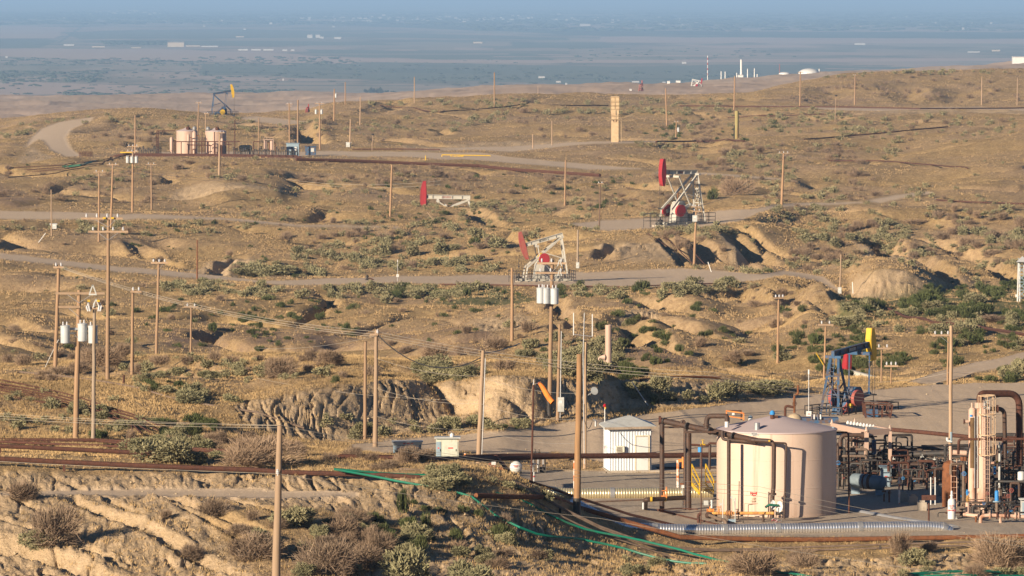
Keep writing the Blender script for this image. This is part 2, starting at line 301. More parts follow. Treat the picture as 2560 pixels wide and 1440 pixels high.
def mapping(t, sc, rot=(0, 0, 0), src='Object'):
    tc = N(t, 'ShaderNodeTexCoord'); mp = N(t, 'ShaderNodeMapping'); mp.inputs['Scale'].default_value = sc; mp.inputs['Rotation'].default_value = rot
    t.links.new(tc.outputs[src], mp.inputs[0]); return mp.outputs[0]
def bump(t, b, h, strength, dist):
    n = N(t, 'ShaderNodeBump'); n.inputs['Strength'].default_value = strength; n.inputs['Distance'].default_value = dist
    t.links.new(h, n.inputs['Height']); t.links.new(n.outputs[0], b.inputs['Normal'])
def ground_mat():
    m, t, b = new_mat('ground soil'); b.inputs['Roughness'].default_value = 0.95; b.inputs['Specular IOR Level'].default_value = 0.1
    v = mapping(t, (1, 1, 1)); vs = mapping(t, (1, 0.45, 1))
    at = N(t, 'ShaderNodeAttribute', attribute_name='mask'); sp = N(t, 'ShaderNodeSeparateColor'); t.links.new(at.outputs['Color'], sp.inputs[0])
    at2 = N(t, 'ShaderNodeAttribute', attribute_name='mask2'); sp2 = N(t, 'ShaderNodeSeparateColor'); t.links.new(at2.outputs['Color'], sp2.inputs[0])
    n1 = noise(t, 0.035, 4, v); n2 = noise(t, 0.35, 4, vs); n3 = noise(t, 1.6, 4, vs, 0.65); n4 = noise(t, 6.0, 3, vs, 0.7)
    g = mixc(t, ramp(t, n2, 0.35, 0.65), (0.395, 0.274, 0.130), (0.485, 0.343, 0.170))
    g = mixc(t, ramp(t, n3, 0.40, 0.62), (0.31, 0.213, 0.104), g)
    g = mixc(t, ramp(t, n1, 0.40, 0.66), g, mixc(t, ramp(t, n3, 0.4, 0.6), (0.31, 0.215, 0.13), (0.42, 0.30, 0.18)))
    bare = mixc(t, ramp(t, n2, 0.3, 0.7), (0.43, 0.315, 0.198), (0.52, 0.39, 0.25))
    bare = mixc(t, ramp(t, n3, 0.45, 0.6), (0.42, 0.31, 0.19), bare)
    c = mixc(t, sp.outputs[2], g, bare)
    drk = mixc(t, ramp(t, n3, 0.35, 0.65), (0.21, 0.145, 0.10), (0.29, 0.205, 0.14))
    f = N(t, 'ShaderNodeMath', operation='MULTIPLY'); t.links.new(sp2.outputs[0], f.inputs[0]); t.links.new(ramp(t, n2, 0.3, 0.6), f.inputs[1])
    c = mixc(t, f.outputs[0], c, drk)
    grn = mixc(t, ramp(t, n3, 0.4, 0.6), (0.10, 0.105, 0.045), (0.19, 0.165, 0.08))
    c = mixc(t, sp2.outputs[1], c, grn)
    rd = mixc(t, ramp(t, n2, 0.3, 0.7), (0.54, 0.422, 0.30), (0.61, 0.478, 0.345)); rd = mixc(t, ramp(t, n4, 0.35, 0.65), (0.50, 0.39, 0.28), rd)
    c = mixc(t, sp.outputs[0], c, rd)
    pd = mixc(t, ramp(t, n4, 0.3, 0.7), (0.33, 0.272, 0.21), (0.42, 0.35, 0.275)); pd = mixc(t, ramp(t, n2, 0.5, 0.75), pd, (0.45, 0.375, 0.29))
    c = mixc(t, sp.outputs[1], c, pd)
    fine = mixc(t, ramp(t, noise(t, 7.5, 5, v, 0.75), 0.40, 0.62), (0.80, 0.78, 0.76), (1.08, 1.08, 1.08)); mu = N(t, 'ShaderNodeMix', data_type='RGBA', blend_type='MULTIPLY'); mu.inputs[0].default_value = 0.85; t.links.new(c, mu.inputs[6]); t.links.new(fine, mu.inputs[7]); c = mu.outputs[2]
    t.links.new(c, b.inputs['Base Color'])
    h = N(t, 'ShaderNodeMath', operation='ADD'); t.links.new(n3, h.inputs[0]); t.links.new(n4, h.inputs[1])
    n5 = noise(t, 11.0, 4, v, 0.75); n6 = noise(t, 3.2, 4, v, 0.7)
    q_ = N(t, 'ShaderNodeMath', operation='ADD'); t.links.new(sp.outputs[0], q_.inputs[0]); t.links.new(sp.outputs[1], q_.inputs[1]); iv = N(t, 'ShaderNodeMath', operation='SUBTRACT', use_clamp=True); iv.inputs[0].default_value = 1.12; t.links.new(q_.outputs[0], iv.inputs[1])
    h2 = N(t, 'ShaderNodeMath', operation='MULTIPLY_ADD'); t.links.new(n5, h2.inputs[0]); h2.inputs[1].default_value = 0.5; t.links.new(n6, h2.inputs[2]); h3 = N(t, 'ShaderNodeMath', operation='ADD'); t.links.new(h.outputs[0], h3.inputs[0]); t.links.new(h2.outputs[0], h3.inputs[1])
    h4 = N(t, 'ShaderNodeMath', operation='MULTIPLY'); t.links.new(h3.outputs[0], h4.inputs[0]); t.links.new(iv.outputs[0], h4.inputs[1]); bump(t, b, h4.outputs[0], 0.5, 0.22)
    return m
M_GROUND = ground_mat()

def grid_mesh(name, rows, facemask=None, mat=None, kind='structure', extra=None):
    """one piece of the land: rows of the height grid, and of those only the quads in facemask"""
    r0, r1 = rows; nr = r1 - r0
    if facemask is None: facemask = np.ones((nr - 1, NC - 1), bool)
    q = np.nonzero(facemask.ravel())[0]; rr = q // (NC - 1); cc = q % (NC - 1); a = rr * NC + cc
    quads = np.stack([a, a + 1, a + NC + 1, a + NC], 1).astype(np.int64)
    used, inv = np.unique(quads, return_inverse=True); quads = inv.reshape(quads.shape)
    co = np.stack([GX[r0:r1].ravel()[used], GY[r0:r1].ravel()[used], ZT[r0:r1].ravel()[used]], 1)
    me = raw_mesh(name, co, quads)
    for an, chans in (extra or {}).items():
        at = me.attributes.new(an, 'FLOAT_COLOR', 'POINT')
        arr = np.ones((len(used), 4), np.float32)
        for k, ch in enumerate(chans): arr[:, k] = ch[r0:r1].ravel()[used] if ch is not None else 0
        at.data.foreach_set('color', arr.ravel())
    me.materials.append(mat); o = bpy.data.objects.new(name, me); COL.objects.link(o); o['kind'] = kind
    return o
def raw_mesh(name, co, faces, smooth_=True):
    k = faces.shape[1]; me = bpy.data.meshes.new(name)
    me.vertices.add(len(co)); me.vertices.foreach_set('co', np.asarray(co, np.float32).ravel())
    me.loops.add(faces.size); me.loops.foreach_set('vertex_index', faces.astype(np.int32).ravel())
    me.polygons.add(len(faces)); me.polygons.foreach_set('loop_start', np.arange(0, faces.size, k, dtype=np.int32))
    if smooth_: me.polygons.foreach_set('use_smooth', np.ones(len(faces), bool))
    me.update(calc_edges=True); return me
mr = blur(M_road, 2); mp_ = blur(M_pad, 2); mb = blur(M_bare, 4); md = blur(M_dark, 8); mg = blur(M_green, 6)
EX = {'mask': (mr, mp_, mb), 'mask2': (md, mg, None)}
qa = lambda M: (M[:NR1 - 1, :-1] + M[1:NR1, 1:] + M[:NR1 - 1, 1:] + M[1:NR1, :-1]) > 2.0
fr = qa(M_road); fp = qa(M_pad) & ~fr
grid_mesh('ground', (0, NR1), ~(fr | fp), M_GROUND, extra=EX)
grid_mesh('dirt_road', (0, NR1), fr, M_GROUND, extra=EX)
grid_mesh('gravel_ground', (0, NR1), fp, M_GROUND, extra=EX)

# ---------------------------------------------------------------- foothills and the valley floor
def plain_mat():
    m, t, b = new_mat('valley fields'); b.inputs['Roughness'].default_value = 0.95; b.inputs['Specular IOR Level'].default_value = 0.05
    v = mapping(t, (0.0010, 0.00022, 0)); v2 = mapping(t, (0.0035, 0.0007, 0))
    at = N(t, 'ShaderNodeAttribute', attribute_name='mask'); sp = N(t, 'ShaderNodeSeparateColor'); t.links.new(at.outputs['Color'], sp.inputs[0])
    n1 = noise(t, 1.0, 4, v); n2 = noise(t, 1.0, 4, v2)
    c = mixc(t, ramp(t, n1, 0.38, 0.62), (0.36, 0.27, 0.20), (0.24, 0.215, 0.145))
    c = mixc(t, ramp(t, n2, 0.48, 0.62), c, (0.15, 0.14, 0.09))
    c = mixc(t, sp.outputs[0], c, mixc(t, ramp(t, n2, 0.45, 0.7), (0.12, 0.137, 0.09), (0.15, 0.16, 0.105)))
    c = mixc(t, sp.outputs[1], c, (0.075, 0.095, 0.065))
    c = mixc(t, sp.outputs[2], c, (0.42, 0.31, 0.235))
    t.links.new(c, b.inputs['Base Color']); return m
M_PLAIN = plain_mat()
z_ = np.zeros_like(M_road)
far_r = (NR1 - 1, NR2)
def foot_mat():
    m, t, b = new_mat('foothill grass'); b.inputs['Roughness'].default_value = 0.95; b.inputs['Specular IOR Level'].default_value = 0.05
    v = mapping(t, (0.02, 0.008, 0)); v2 = mapping(t, (0.004, 0.0015, 0))
    c = mixc(t, ramp(t, noise(t, 1, 5, v), 0.35, 0.62), (0.36, 0.265, 0.195), (0.50, 0.375, 0.28)); c = mixc(t, ramp(t, noise(t, 1, 4, v2), 0.45, 0.6), c, (0.40, 0.31, 0.235))
    t.links.new(c, b.inputs['Base Color']); return m
wf = smooth(2400, 2900, GY[NR1 - 1:]) * smooth(6500, 4800, GY[NR1 - 1:])
ZT[NR1 - 1:] += wf * (5.5 * fbm(GX[NR1 - 1:] / 160, GY[NR1 - 1:] / 300, 81, 4) + 2.0 * (0.5 - np.abs(fbm(GX[NR1 - 1:] / 50, GY[NR1 - 1:] / 160, 83, 3))))
grid_mesh('foothills', far_r, None, foot_mat())
FIELDS = [
 (1,[(235,47),(600,52),(1000,68),(1280,78),(1500,90),(2000,94),(3400,100),(3400,84),(2000,79),(1600,76),(1280,62),(900,57),(640,50),(400,47)]),
 (0,[(765,123),(1000,126),(1320,132),(1385,149),(1100,148),(785,139)]),
 (0,[(1280,104),(1500,107),(1620,116),(1480,121),(1280,119)]),
 (0,[(330,100),(900,104),(1000,112),(600,113),(330,108)]),
 (0,[(150,100),(0,98),(-800,98),(-800,118),(100,120)]),
 (0,[(500,160),(1000,155),(1700,170),(2100,190),(1800,215),(1000,200),(500,190)]),
 (0,[(-800,30),(3400,20),(3400,60),(1600,60),(600,44),(-800,40)]),
 (0,[(1280,170),(1900,160),(2600,175),(2000,205),(1400,225)]),
 (0,[(160,80),(600,72),(1500,95),(1500,101),(900,92),(200,98)]),
 (2,[(-800,62),(150,66),(165,72),(140,96),(-800,96)]),
 (2,[(780,142),(1100,150),(1500,150),(3400,140),(3400,147),(1500,157),(1000,156),(700,148)]),
 (2,[(0,122),(400,122),(740,134),(900,160),(300,150),(0,140)]),
 (2,[(1500,92),(2560,98),(3400,100),(3400,108),(2100,108),(1500,104)]),
 (2,[(1700,112),(2000,114),(2050,118),(1800,120)]),
 (2,[(-800,215),(100,205),(400,215),(300,235),(-800,240)]),
]
ys = np.concatenate([np.linspace(264.4, 60, 330), np.linspace(59.6, 10, 110), np.linspace(9.5, -3, 26)])
Hp = 150.0
Dp = Hp * FOC / (ys + 20) ; Dp[0] = DR[-1]
NCp = 560; Up = np.linspace(-UMAX * 1.05, UMAX * 1.05, NCp); Up2 = Up.copy()
PXp = 1280 + Up[None, :] * FOC * np.ones((len(ys), 1)); PYp = np.repeat(ys[:, None], NCp, 1)
gx = Up[None, :] * Dp[:, None]; gy = np.repeat(Dp[:, None], NCp, 1)
masks = [np.zeros_like(PXp) for _ in range(3)]
for ch, poly in FIELDS: masks[ch] = np.maximum(masks[ch], inpoly(PXp + 8 * fbm(PXp / 60, PYp / 8, 5, 2), PYp + 1.2 * fbm(PXp / 90, PYp / 8, 9, 2), poly) * 0.85)
r9 = random.Random(9)
for _ in range(95):
    x = r9.uniform(-300, 2700); y = 262 * r9.random() ** 1.5; hh = max(.7, (y + 12) * r9.uniform(.015, .07)); ww = r9.uniform(40, 420); sl_ = r9.uniform(-6, 14); ch = r9.choice([0, 0, 2, 2, 1]); k_ = inpoly(PXp, PYp, [(x, y), (x + ww, y + .012 * ww), (x + ww + sl_, y + hh + .012 * ww), (x + sl_, y + hh)]); masks[ch] = np.maximum(masks[ch], k_ * r9.uniform(.25, .75) * (.5 if ch == 1 else 1))
for _ in range(26):
    x = r9.uniform(-300, 2400); y = 250 * r9.random() ** 1.3; ww = r9.uniform(200, 900); sl_ = r9.uniform(-.004, .02); k_ = (np.abs(PYp - y - sl_ * (PXp - x)) < .45 + y * .0022) & (PXp > x) & (PXp < x + ww); ch = r9.choice([1, 2]); masks[ch] = np.maximum(masks[ch], k_ * .8)
road = np.abs(PXp - (150 + (105 - PYp) * 1.43)) < 3.2; masks[1] = np.maximum(masks[1], (road & (PYp < 106) & (PYp > 48)) * 0.8)
a = (np.arange(len(ys) - 1)[:, None] * NCp + np.arange(NCp - 1)[None, :]).ravel()
me = raw_mesh('valley_ground', np.stack([gx.ravel(), gy.ravel(), np.full(gx.size, CAMZ - Hp)], 1), np.stack([a, a + 1, a + NCp + 1, a + NCp], 1))
at = me.attributes.new('mask', 'FLOAT_COLOR', 'POINT'); at.data.foreach_set('color', np.stack([m_.ravel() for m_ in masks] + [np.ones(gx.size)], 1).astype(np.float32).ravel())
me.materials.append(M_PLAIN); o = bpy.data.objects.new('valley_ground', me); COL.objects.link(o); o['kind'] = 'structure'
# the rest of the ground, under and around the camera's hill, out to the sides and behind
co = []; fc = []
def skirt(pts):
    k = len(co); co.extend(pts); fc.append([k, k + 1, k + 2, k + 3])
zb = CAMZ - Hp - 0.5
skirt([(-60000, -40000, zb), (60000, -40000, zb), (60000, 140000, zb), (-60000, 140000, zb)])
me = raw_mesh('wide_ground', np.array(co, float), np.array(fc)); me.materials.append(M_PLAIN); o = bpy.data.objects.new('wide_ground', me); COL.objects.link(o); o['kind'] = 'structure'
# ---------------------------------------------------------------- mesh helpers
class MB:
    def __init__(s): s.v = []; s.f = []
    def add(s, vs, fs):
        k = len(s.v); s.v += [Vector(v) for v in vs]; s.f += [tuple(i + k for i in f) for f in fs]; return s
    def frame(s, d):
        d = d.normalized(); a = Vector((0, 0, 1)) if abs(d.z) < 0.9 else Vector((1, 0, 0))
        x = d.cross(a).normalized(); return x, x.cross(d).normalized() * 1.0
    def beam(s, p, q, w, h=None, up=None):
        """a bar from p to q, w across and h deep"""
        h = w if h is None else h; p = Vector(p); q = Vector(q); d = (q - p).normalized()
        if up is None: x, y = s.frame(d)
        else: x = d.cross(Vector(up)).normalized(); y = x.cross(d)
        vs = [c + x * (w / 2 * a) + y * (h / 2 * b) for c in (p, q) for a, b in ((-1, -1), (1, -1), (1, 1), (-1, 1))]
        return s.add(vs, [(3, 2, 1, 0), (4, 5, 6, 7), (0, 1, 5, 4), (1, 2, 6, 5), (2, 3, 7, 6), (3, 0, 4, 7)])
    def ibeam(s, p, q, w, h, tt=0.05):
        p = Vector(p); q = Vector(q); up = Vector((0, 0, 1)); d = (q - p).normalized(); x = d.cross(up).normalized(); y = x.cross(d)
        s.beam(p + y * (h / 2 - tt / 2), q + y * (h / 2 - tt / 2), w, tt, up); s.beam(p - y * (h / 2 - tt / 2), q - y * (h / 2 - tt / 2), w, tt, up)
        return s.beam(p, q, tt, h - 2 * tt, up)
    def box(s, c, sx, sy, sz, rz=0.0):
        c = Vector(c); R_ = Matrix.Rotation(rz, 3, 'Z')
        vs = [c + R_ @ Vector((sx / 2 * a, sy / 2 * b, sz / 2 * e)) for e in (-1, 1) for a, b in ((-1, -1), (1, -1), (1, 1), (-1, 1))]
        return s.add(vs, [(3, 2, 1, 0), (4, 5, 6, 7), (0, 1, 5, 4), (1, 2, 6, 5), (2, 3, 7, 6), (3, 0, 4, 7)])
    def tube(s, pts, r, n=10, caps=True, r2=None):
        pts = [Vector(p) for p in pts]; k0 = len(s.v); m = len(pts); d0 = (pts[1] - pts[0]).normalized(); x, y = s.frame(d0); pd = d0
        for i, p in enumerate(pts):
            d = (pts[min(i + 1, m - 1)] - pts[max(i - 1, 0)]).normalized()
            if i:
                ax = pd.cross(d)
                if ax.length > 1e-6:
                    R_ = Matrix.Rotation(pd.angle(d), 3, ax.normalized()); x = R_ @ x; y = R_ @ y
            pd = d; rr = r if not hasattr(r, '__len__') else r[i]
            if r2 is not None: rr = r + (r2 - r) * i / (m - 1)
            for j in range(n):
                a = 2 * math.pi * j / n; s.v.append(p + x * (rr * math.cos(a)) + y * (rr * math.sin(a)))
        for i in range(m - 1):
            for j in range(n):
                a = k0 + i * n + j; b = k0 + i * n + (j + 1) % n; s.f.append((a, b, b + n, a + n))
        if caps: s.f.append(tuple(k0 + j for j in range(n))[::-1]); s.f.append(tuple(k0 + (m - 1) * n + j for j in range(n)))
        return s
    def cyl(s, p, q, r, n=12, r2=None): return s.tube([p, q], r, n, True, r2)
    def lathe(s, base, prof, n=32, axis=(0, 0, 1)):
        """prof: (radius, height) pairs up the axis"""
        ax = Vector(axis).normalized(); base = Vector(base); x, y = (Vector((1, 0, 0)), Vector((0, 1, 0))) if abs(ax.z) > .99 else s.frame(ax); k0 = len(s.v)
        for r, h in prof:
            for j in range(n):
                a = 2 * math.pi * j / n; s.v.append(base + ax * h + x * (max(r, 1e-3) * math.cos(a)) + y * (max(r, 1e-3) * math.sin(a)))
        for i in range(len(prof) - 1):
            for j in range(n):
                a = k0 + i * n + j; b = k0 + i * n + (j + 1) % n; s.f.append((a, b, b + n, a + n))
        s.f.append(tuple(k0 + j for j in range(n))[::-1]); s.f.append(tuple(k0 + (len(prof) - 1) * n + j for j in range(n)))
        return s
    def ring(s, c, R_, r, axis=(0, 0, 1), n=16, k=5, a0=0, a1=2 * math.pi):
        ax = Vector(axis).normalized(); x, y = s.frame(ax); c = Vector(c); cl = abs(a1 - a0 - 2 * math.pi) < 1e-6
        pts = [c + x * (R_ * math.cos(a0 + (a1 - a0) * i / n)) + y * (R_ * math.sin(a0 + (a1 - a0) * i / n)) for i in range(n + 1)]
        return s.tube(pts, r, k, not cl)
    def prism(s, poly, thick, o, X, Y):
        """outline poly in the X/Y axes at o, given a thickness along X x Y"""
        o = Vector(o); X = Vector(X); Y = Vector(Y); nrm = X.cross(Y).normalized(); n = len(poly); vs = []
        for e in (-.5, .5): vs += [o + X * a + Y * b + nrm * (thick * e) for a, b in poly]
        return s.add(vs, [tuple(range(n))[::-1], tuple(range(n, 2 * n))] + [(i, (i + 1) % n, n + (i + 1) % n, n + i) for i in range(n)])
    def build(s, name, mat, parent=None, smooth_=True, ang=38):
        me = bpy.data.meshes.new(name); off = parent_world(parent) if parent is not None else Vector((0, 0, 0))
        me.from_pydata([v - off for v in s.v], [], s.f); me.materials.append(mat)
        if smooth_:
            me.polygons.foreach_set('use_smooth', [True] * len(me.polygons)); me.set_sharp_from_angle(angle=math.radians(ang))
        me.update(); o = bpy.data.objects.new(name, me); COL.objects.link(o)
        if parent is not None: o.parent = parent
        return o
def parent_world(p):
    v = Vector((0, 0, 0))
    while p is not None: v += Vector(p.location); p = p.parent
    return v
def tag(o, label, cat, group=None):
    o['label'] = label; o['category'] = cat
    if group: o['group'] = group
    return o
THINGS = []        # (px, py, short name) of things that can be pointed at, used when telling bushes apart
def thing(name, label, cat, loc, group=None):
    o = bpy.data.objects.new(name, None); COL.objects.link(o); o.empty_display_size = 0.3; o.location = loc; return tag(o, label, cat, group)
def solo(mb, name, mat, label, cat, group=None, **k):
    """a thing that is one mesh, its origin at its base"""
    lo = min(v.z for v in mb.v); n = len(mb.v); c = sum((v for v in mb.v), Vector()) / n; off = Vector((c.x, c.y, lo))
    mb.v = [v - off for v in mb.v]; o = mb.build(name, mat, None, **k); o.location = off; return tag(o, label, cat, group)
def bend(pts, r=0.25, n=5):
    """round the corners of a path"""
    pts = [Vector(p) for p in pts]; out = [pts[0]]
    for i in range(1, len(pts) - 1):
        a, b, c = pts[i - 1], pts[i], pts[i + 1]; d1 = (a - b); d2 = (c - b); k = min(r, d1.length * .45, d2.length * .45)
        p = b + d1.normalized() * k; q = b + d2.normalized() * k
        for j in range(n + 1):
            t = j / n; out.append(p * (1 - t) ** 2 + b * 2 * t * (1 - t) + q * t * t)
    return out + [pts[-1]]

# ---------------------------------------------------------------- materials for made things
_M = {}
def paint(name, c1, c2=None, rough=0.6, metal=0.0, sc=3.0, amt=(0.45, 0.7), bmp=0.0, stretch=(1, 1, 1), src='Object', spec=0.4):
    if name in _M: return _M[name]
    m, t, b = new_mat(name); b.inputs['Roughness'].default_value = rough; b.inputs['Metallic'].default_value = metal; b.inputs['Specular IOR Level'].default_value = spec
    if c2 is None: c2 = tuple(x * 0.72 for x in c1)
    v = mapping(t, stretch, src=src); n = noise(t, sc, 5, v, 0.62)
    c = mixc(t, ramp(t, n, amt[0], amt[1]), c1, c2); t.links.new(c, b.inputs['Base Color'])
    if bmp: bump(t, b, noise(t, sc * 3, 3, v), bmp, 0.05)
    _M[name] = m; return m
def wood(name, a, b_, dark):
    if name in _M: return _M[name]
    m, t, b = new_mat(name); b.inputs['Roughness'].default_value = 0.85; b.inputs['Specular IOR Level'].default_value = 0.2
    v = mapping(t, (14, 14, 0.8)); v2 = mapping(t, (1, 1, .35))
    c = mixc(t, ramp(t, noise(t, 1, 4, v), 0.35, 0.65), a, b_); c = mixc(t, ramp(t, noise(t, 1.2, 3, v2), 0.55, 0.75), c, dark)
    oi = N(t, 'ShaderNodeObjectInfo'); c = mixc(t, ramp(t, oi.outputs['Random'], 0, 1, (0, 0, 0), (.55, .55, .55)), c, (0.20, 0.145, 0.10)); t.links.new(c, b.inputs['Base Color']); _M[name] = m; return m
WOOD = wood('pole wood', (0.35, 0.222, 0.13), (0.27, 0.165, 0.095), (0.20, 0.125, 0.075))
WOOD2 = wood('pale pole wood', (0.40, 0.28, 0.185), (0.33, 0.225, 0.145), (0.26, 0.17, 0.11))
WOODG = wood('grey weathered wood', (0.36, 0.29, 0.22), (0.26, 0.205, 0.155), (0.18, 0.14, 0.1))
RUST = paint('rusty pipe', (0.088, 0.038, 0.026), (0.050, 0.026, 0.02), 0.85, sc=5, bmp=0.3, spec=0.2)
RUSTL = paint('bright rust', (0.18, 0.072, 0.032), (0.10, 0.042, 0.022), 0.85, sc=4, bmp=0.3, spec=0.2)
DARK = paint('dark brown pipe', (0.050, 0.030, 0.022), (0.085, 0.042, 0.024), 0.6, sc=4, bmp=0.2)
PIPEG = paint('weathered brown grey pipe', (0.16, 0.115, 0.085), (0.10, 0.065, 0.045), 0.8, sc=4)
TANKP = paint('pale pink tank paint', (0.42, 0.295, 0.228), (0.38, 0.26, 0.20), 0.55, sc=1.2, amt=(0.4, 0.75), stretch=(1, 1, .4))
PINKR = paint('pink paint streaked with rust', (0.50, 0.34, 0.26), (0.27, 0.115, 0.055), 0.7, sc=1.6, amt=(0.5, 0.68), stretch=(1, 1, .35))
CREAM = paint('cream paint', (0.46, 0.34, 0.20), (0.38, 0.26, 0.15), 0.7, sc=1.5)
WHITE = paint('white painted metal', (0.56, 0.56, 0.545), (0.49, 0.485, 0.46), 0.5, sc=1.2, amt=(0.45, 0.8), stretch=(1, 1, .4))
GREYP = paint('light grey paint', (0.42, 0.43, 0.41), (0.34, 0.34, 0.32), 0.5, sc=2.5)
GALV = paint('galvanised steel', (0.40, 0.40, 0.40), (0.32, 0.32, 0.33), 0.42, 0.6, sc=6)
BLUE = paint('blue paint with rust', (0.026, 0.082, 0.17), (0.095, 0.062, 0.052), 0.55, sc=2.2, amt=(0.44, 0.62))
BLUEB = paint('bright blue paint', (0.03, 0.20, 0.50), (0.05, 0.26, 0.52), 0.45, sc=3)
BLUEG = paint('blue grey paint', (0.22, 0.30, 0.36), (0.17, 0.22, 0.26), 0.55, sc=2)
YELL = paint('yellow paint', (0.52, 0.33, 0.02), (0.40, 0.25, 0.03), 0.5, sc=2, amt=(0.5, 0.75))
REDP = paint('red paint', (0.29, 0.022, 0.028), (0.17, 0.03, 0.03), 0.5, sc=1.6, amt=(0.5, 0.8))
REDF = paint('faded red paint', (0.29, 0.065, 0.055), (0.27, 0.10, 0.07), 0.6, sc=2)
ORANGE = paint('orange paint', (0.62, 0.22, 0.045), (0.45, 0.15, 0.05), 0.6, sc=3)
JACKW = paint('grey white jack paint', (0.40, 0.385, 0.34), (0.38, 0.34, 0.27), 0.55, sc=1.8, amt=(0.5, 0.75))
TRAN = paint('transformer grey', (0.42, 0.44, 0.45), (0.36, 0.37, 0.37), 0.4, sc=2)
BLACK = paint('black steel', (0.028, 0.026, 0.026), (0.06, 0.045, 0.035), 0.6, sc=4)
CONC = paint('concrete', (0.36, 0.31, 0.25), (0.28, 0.24, 0.19), 0.9, sc=2.5, bmp=0.2)
GREENH = paint('green plastic hose', (0.004, 0.145, 0.092), (0.03, 0.12, 0.075), 0.45, sc=1.5)
INSUL = paint('ceramic insulator', (0.55, 0.55, 0.56), (0.40, 0.40, 0.42), 0.25, sc=6)
WIREM = paint('aluminium wire', (0.36, 0.32, 0.27), (0.30, 0.27, 0.23), 0.55, 0.2, sc=.5)
CABLE = paint('black cable', (0.02, 0.02, 0.022), (0.03, 0.03, 0.03), 0.5, sc=1)
REDT = paint('red lettering', (0.55, 0.06, 0.05), (0.5, 0.05, 0.05), 0.6, sc=4)
DGREEN = paint('dark green paint', (0.012, 0.11, 0.07), (0.02, 0.07, 0.05), 0.5, sc=3)
FIBG = paint('grey pipe wrap', (0.33, 0.33, 0.335), (0.26, 0.26, 0.265), 0.5, 0.3, sc=1.5)

def txt(words_, size, p, right, up, mat, parent, name='lettering', depth=0.01, align='CENTER'):
    """raised letters on a surface at p"""
    cu = bpy.data.curves.new('t', 'FONT'); cu.body = words_; cu.size = size; cu.extrude = depth; cu.align_x = align; cu.align_y = 'CENTER'; cu.space_line = 0.95
    o = bpy.data.objects.new('t', cu); COL.objects.link(o); dg = bpy.context.evaluated_depsgraph_get(); me = bpy.data.meshes.new_from_object(o.evaluated_get(dg))
    bpy.data.objects.remove(o); bpy.data.curves.remove(cu)
    X = Vector(right).normalized(); Y = Vector(up).normalized(); Z = X.cross(Y); off = parent_world(parent)
    for v in me.vertices: v.co = Vector(p) + X * v.co.x + Y * v.co.y + Z * v.co.z - off
    me.materials.clear(); me.materials.append(mat); me.name = name; n = bpy.data.objects.new(name, me); COL.objects.link(n); n.parent = parent; return n
def copy_tree(o, parent=None):
    c = o.copy(); COL.objects.link(c)
    if parent is not None: c.parent = parent
    for ch in list(o.children): copy_tree(ch, c)
    return c
def hgt(y1, y0, D): return (y0 - y1) * D / FOC

# corrugated / plain pipes laid over the ground
def drape(pts, r, step=1.2, lift=0.0, sag=True):
    """key points (px, py) or (px, py, D) -> path resting on the ground"""
    key = []
    for p in pts:
        if len(p) == 3: key.append(V3(*p))
        else:
            g_ = G(p[0], p[1] + r * FOC / 300 * 0.5); key.append(g_ + Vector((0, 0, r + lift)))
    out = []
    for a, b in zip(key[:-1], key[1:]):
        n = max(1, int((b - a).length / step))
        for i in range(n):
            q = a.lerp(b, i / n); q.z = max(q.z, ground_z(q.x, q.y) + r * 0.75 + lift); out.append(q)
    out.append(key[-1]); z = [p.z for p in out]
    for _ in range(3):
        z = [z[0]] + [max((z[i - 1] + 2 * z[i] + z[i + 1]) / 4, ground_z(out[i].x, out[i].y) + r * 0.5) for i in range(1, len(z) - 1)] + [z[-1]]
    for p, zz in zip(out, z): p.z = zz
    return out
def pipeline(label, pts, r, mat=RUST, name='pipeline', cat='pipeline', n=8, group=None, lift=0.0, collar=0, step=1.2, feet=0, feet_mat=None):
    path = drape(pts, r, lift=lift, step=step); base = path[len(path) // 2].copy(); base.z -= r
    o = thing(name, label, cat, base, group); MB().tube(path, r, n).build('pipe', mat, o)
    if collar:
        for i in range(collar, len(path) - 1, collar):
            d = (path[i + 1] - path[i]).normalized(); MB().cyl(path[i] - d * .07, path[i] + d * .07, r * 1.28, n).build('coupling', mat, o)
    if feet:
        for i in range(feet // 2, len(path), feet):
            p = path[i]; z = ground_z(p.x, p.y)
            if p.z - r - z > 0.03: MB().beam((p.x, p.y, z - .2), (p.x, p.y, p.z - r * .8), .12).build('support', feet_mat or mat, o)
    return o
def corrugated(label, pts, r, mat, pitch=0.10, name='corrugated_pipe', bands=(), cat='culvert pipe', n=20, depth=0.030):
    path = drape(pts, r, step=.5)
    fine = []; acc = 0
    tot = sum((b - a).length for a, b in zip(path[:-1], path[1:])); m = int(tot / (pitch / 4)); i = 0; seg = (path[1] - path[0]).length; base_ = 0
    for k in range(m):
        s_ = tot * k / m
        while s_ > base_ + seg and i < len(path) - 2: base_ += seg; i += 1; seg = (path[i + 1] - path[i]).length
        fine.append(path[i].lerp(path[i + 1], min(1, (s_ - base_) / seg)))
    for _ in range(6): fine = [fine[0]] + [(fine[j - 1] + fine[j] * 2 + fine[j + 1]) / 4 for j in range(1, len(fine) - 1)] + [fine[-1]]
    rad = [r + depth * (0, .5, 1, .5)[j % 4] for j in range(len(fine))]
    bs = sorted(int(b * len(fine)) for b in bands)
    base = path[len(path) // 2].copy(); base.z -= r; o = thing(name, label, cat, base)
    MB().tube(fine, rad, n).build('pipe_wall', mat, o, ang=80)
    for b in bs:
        w_ = 4; MB().tube(fine[max(0, b - w_):b + w_], r + depth * 1.5, n).build('coupling_band', GALV, o)
    return o

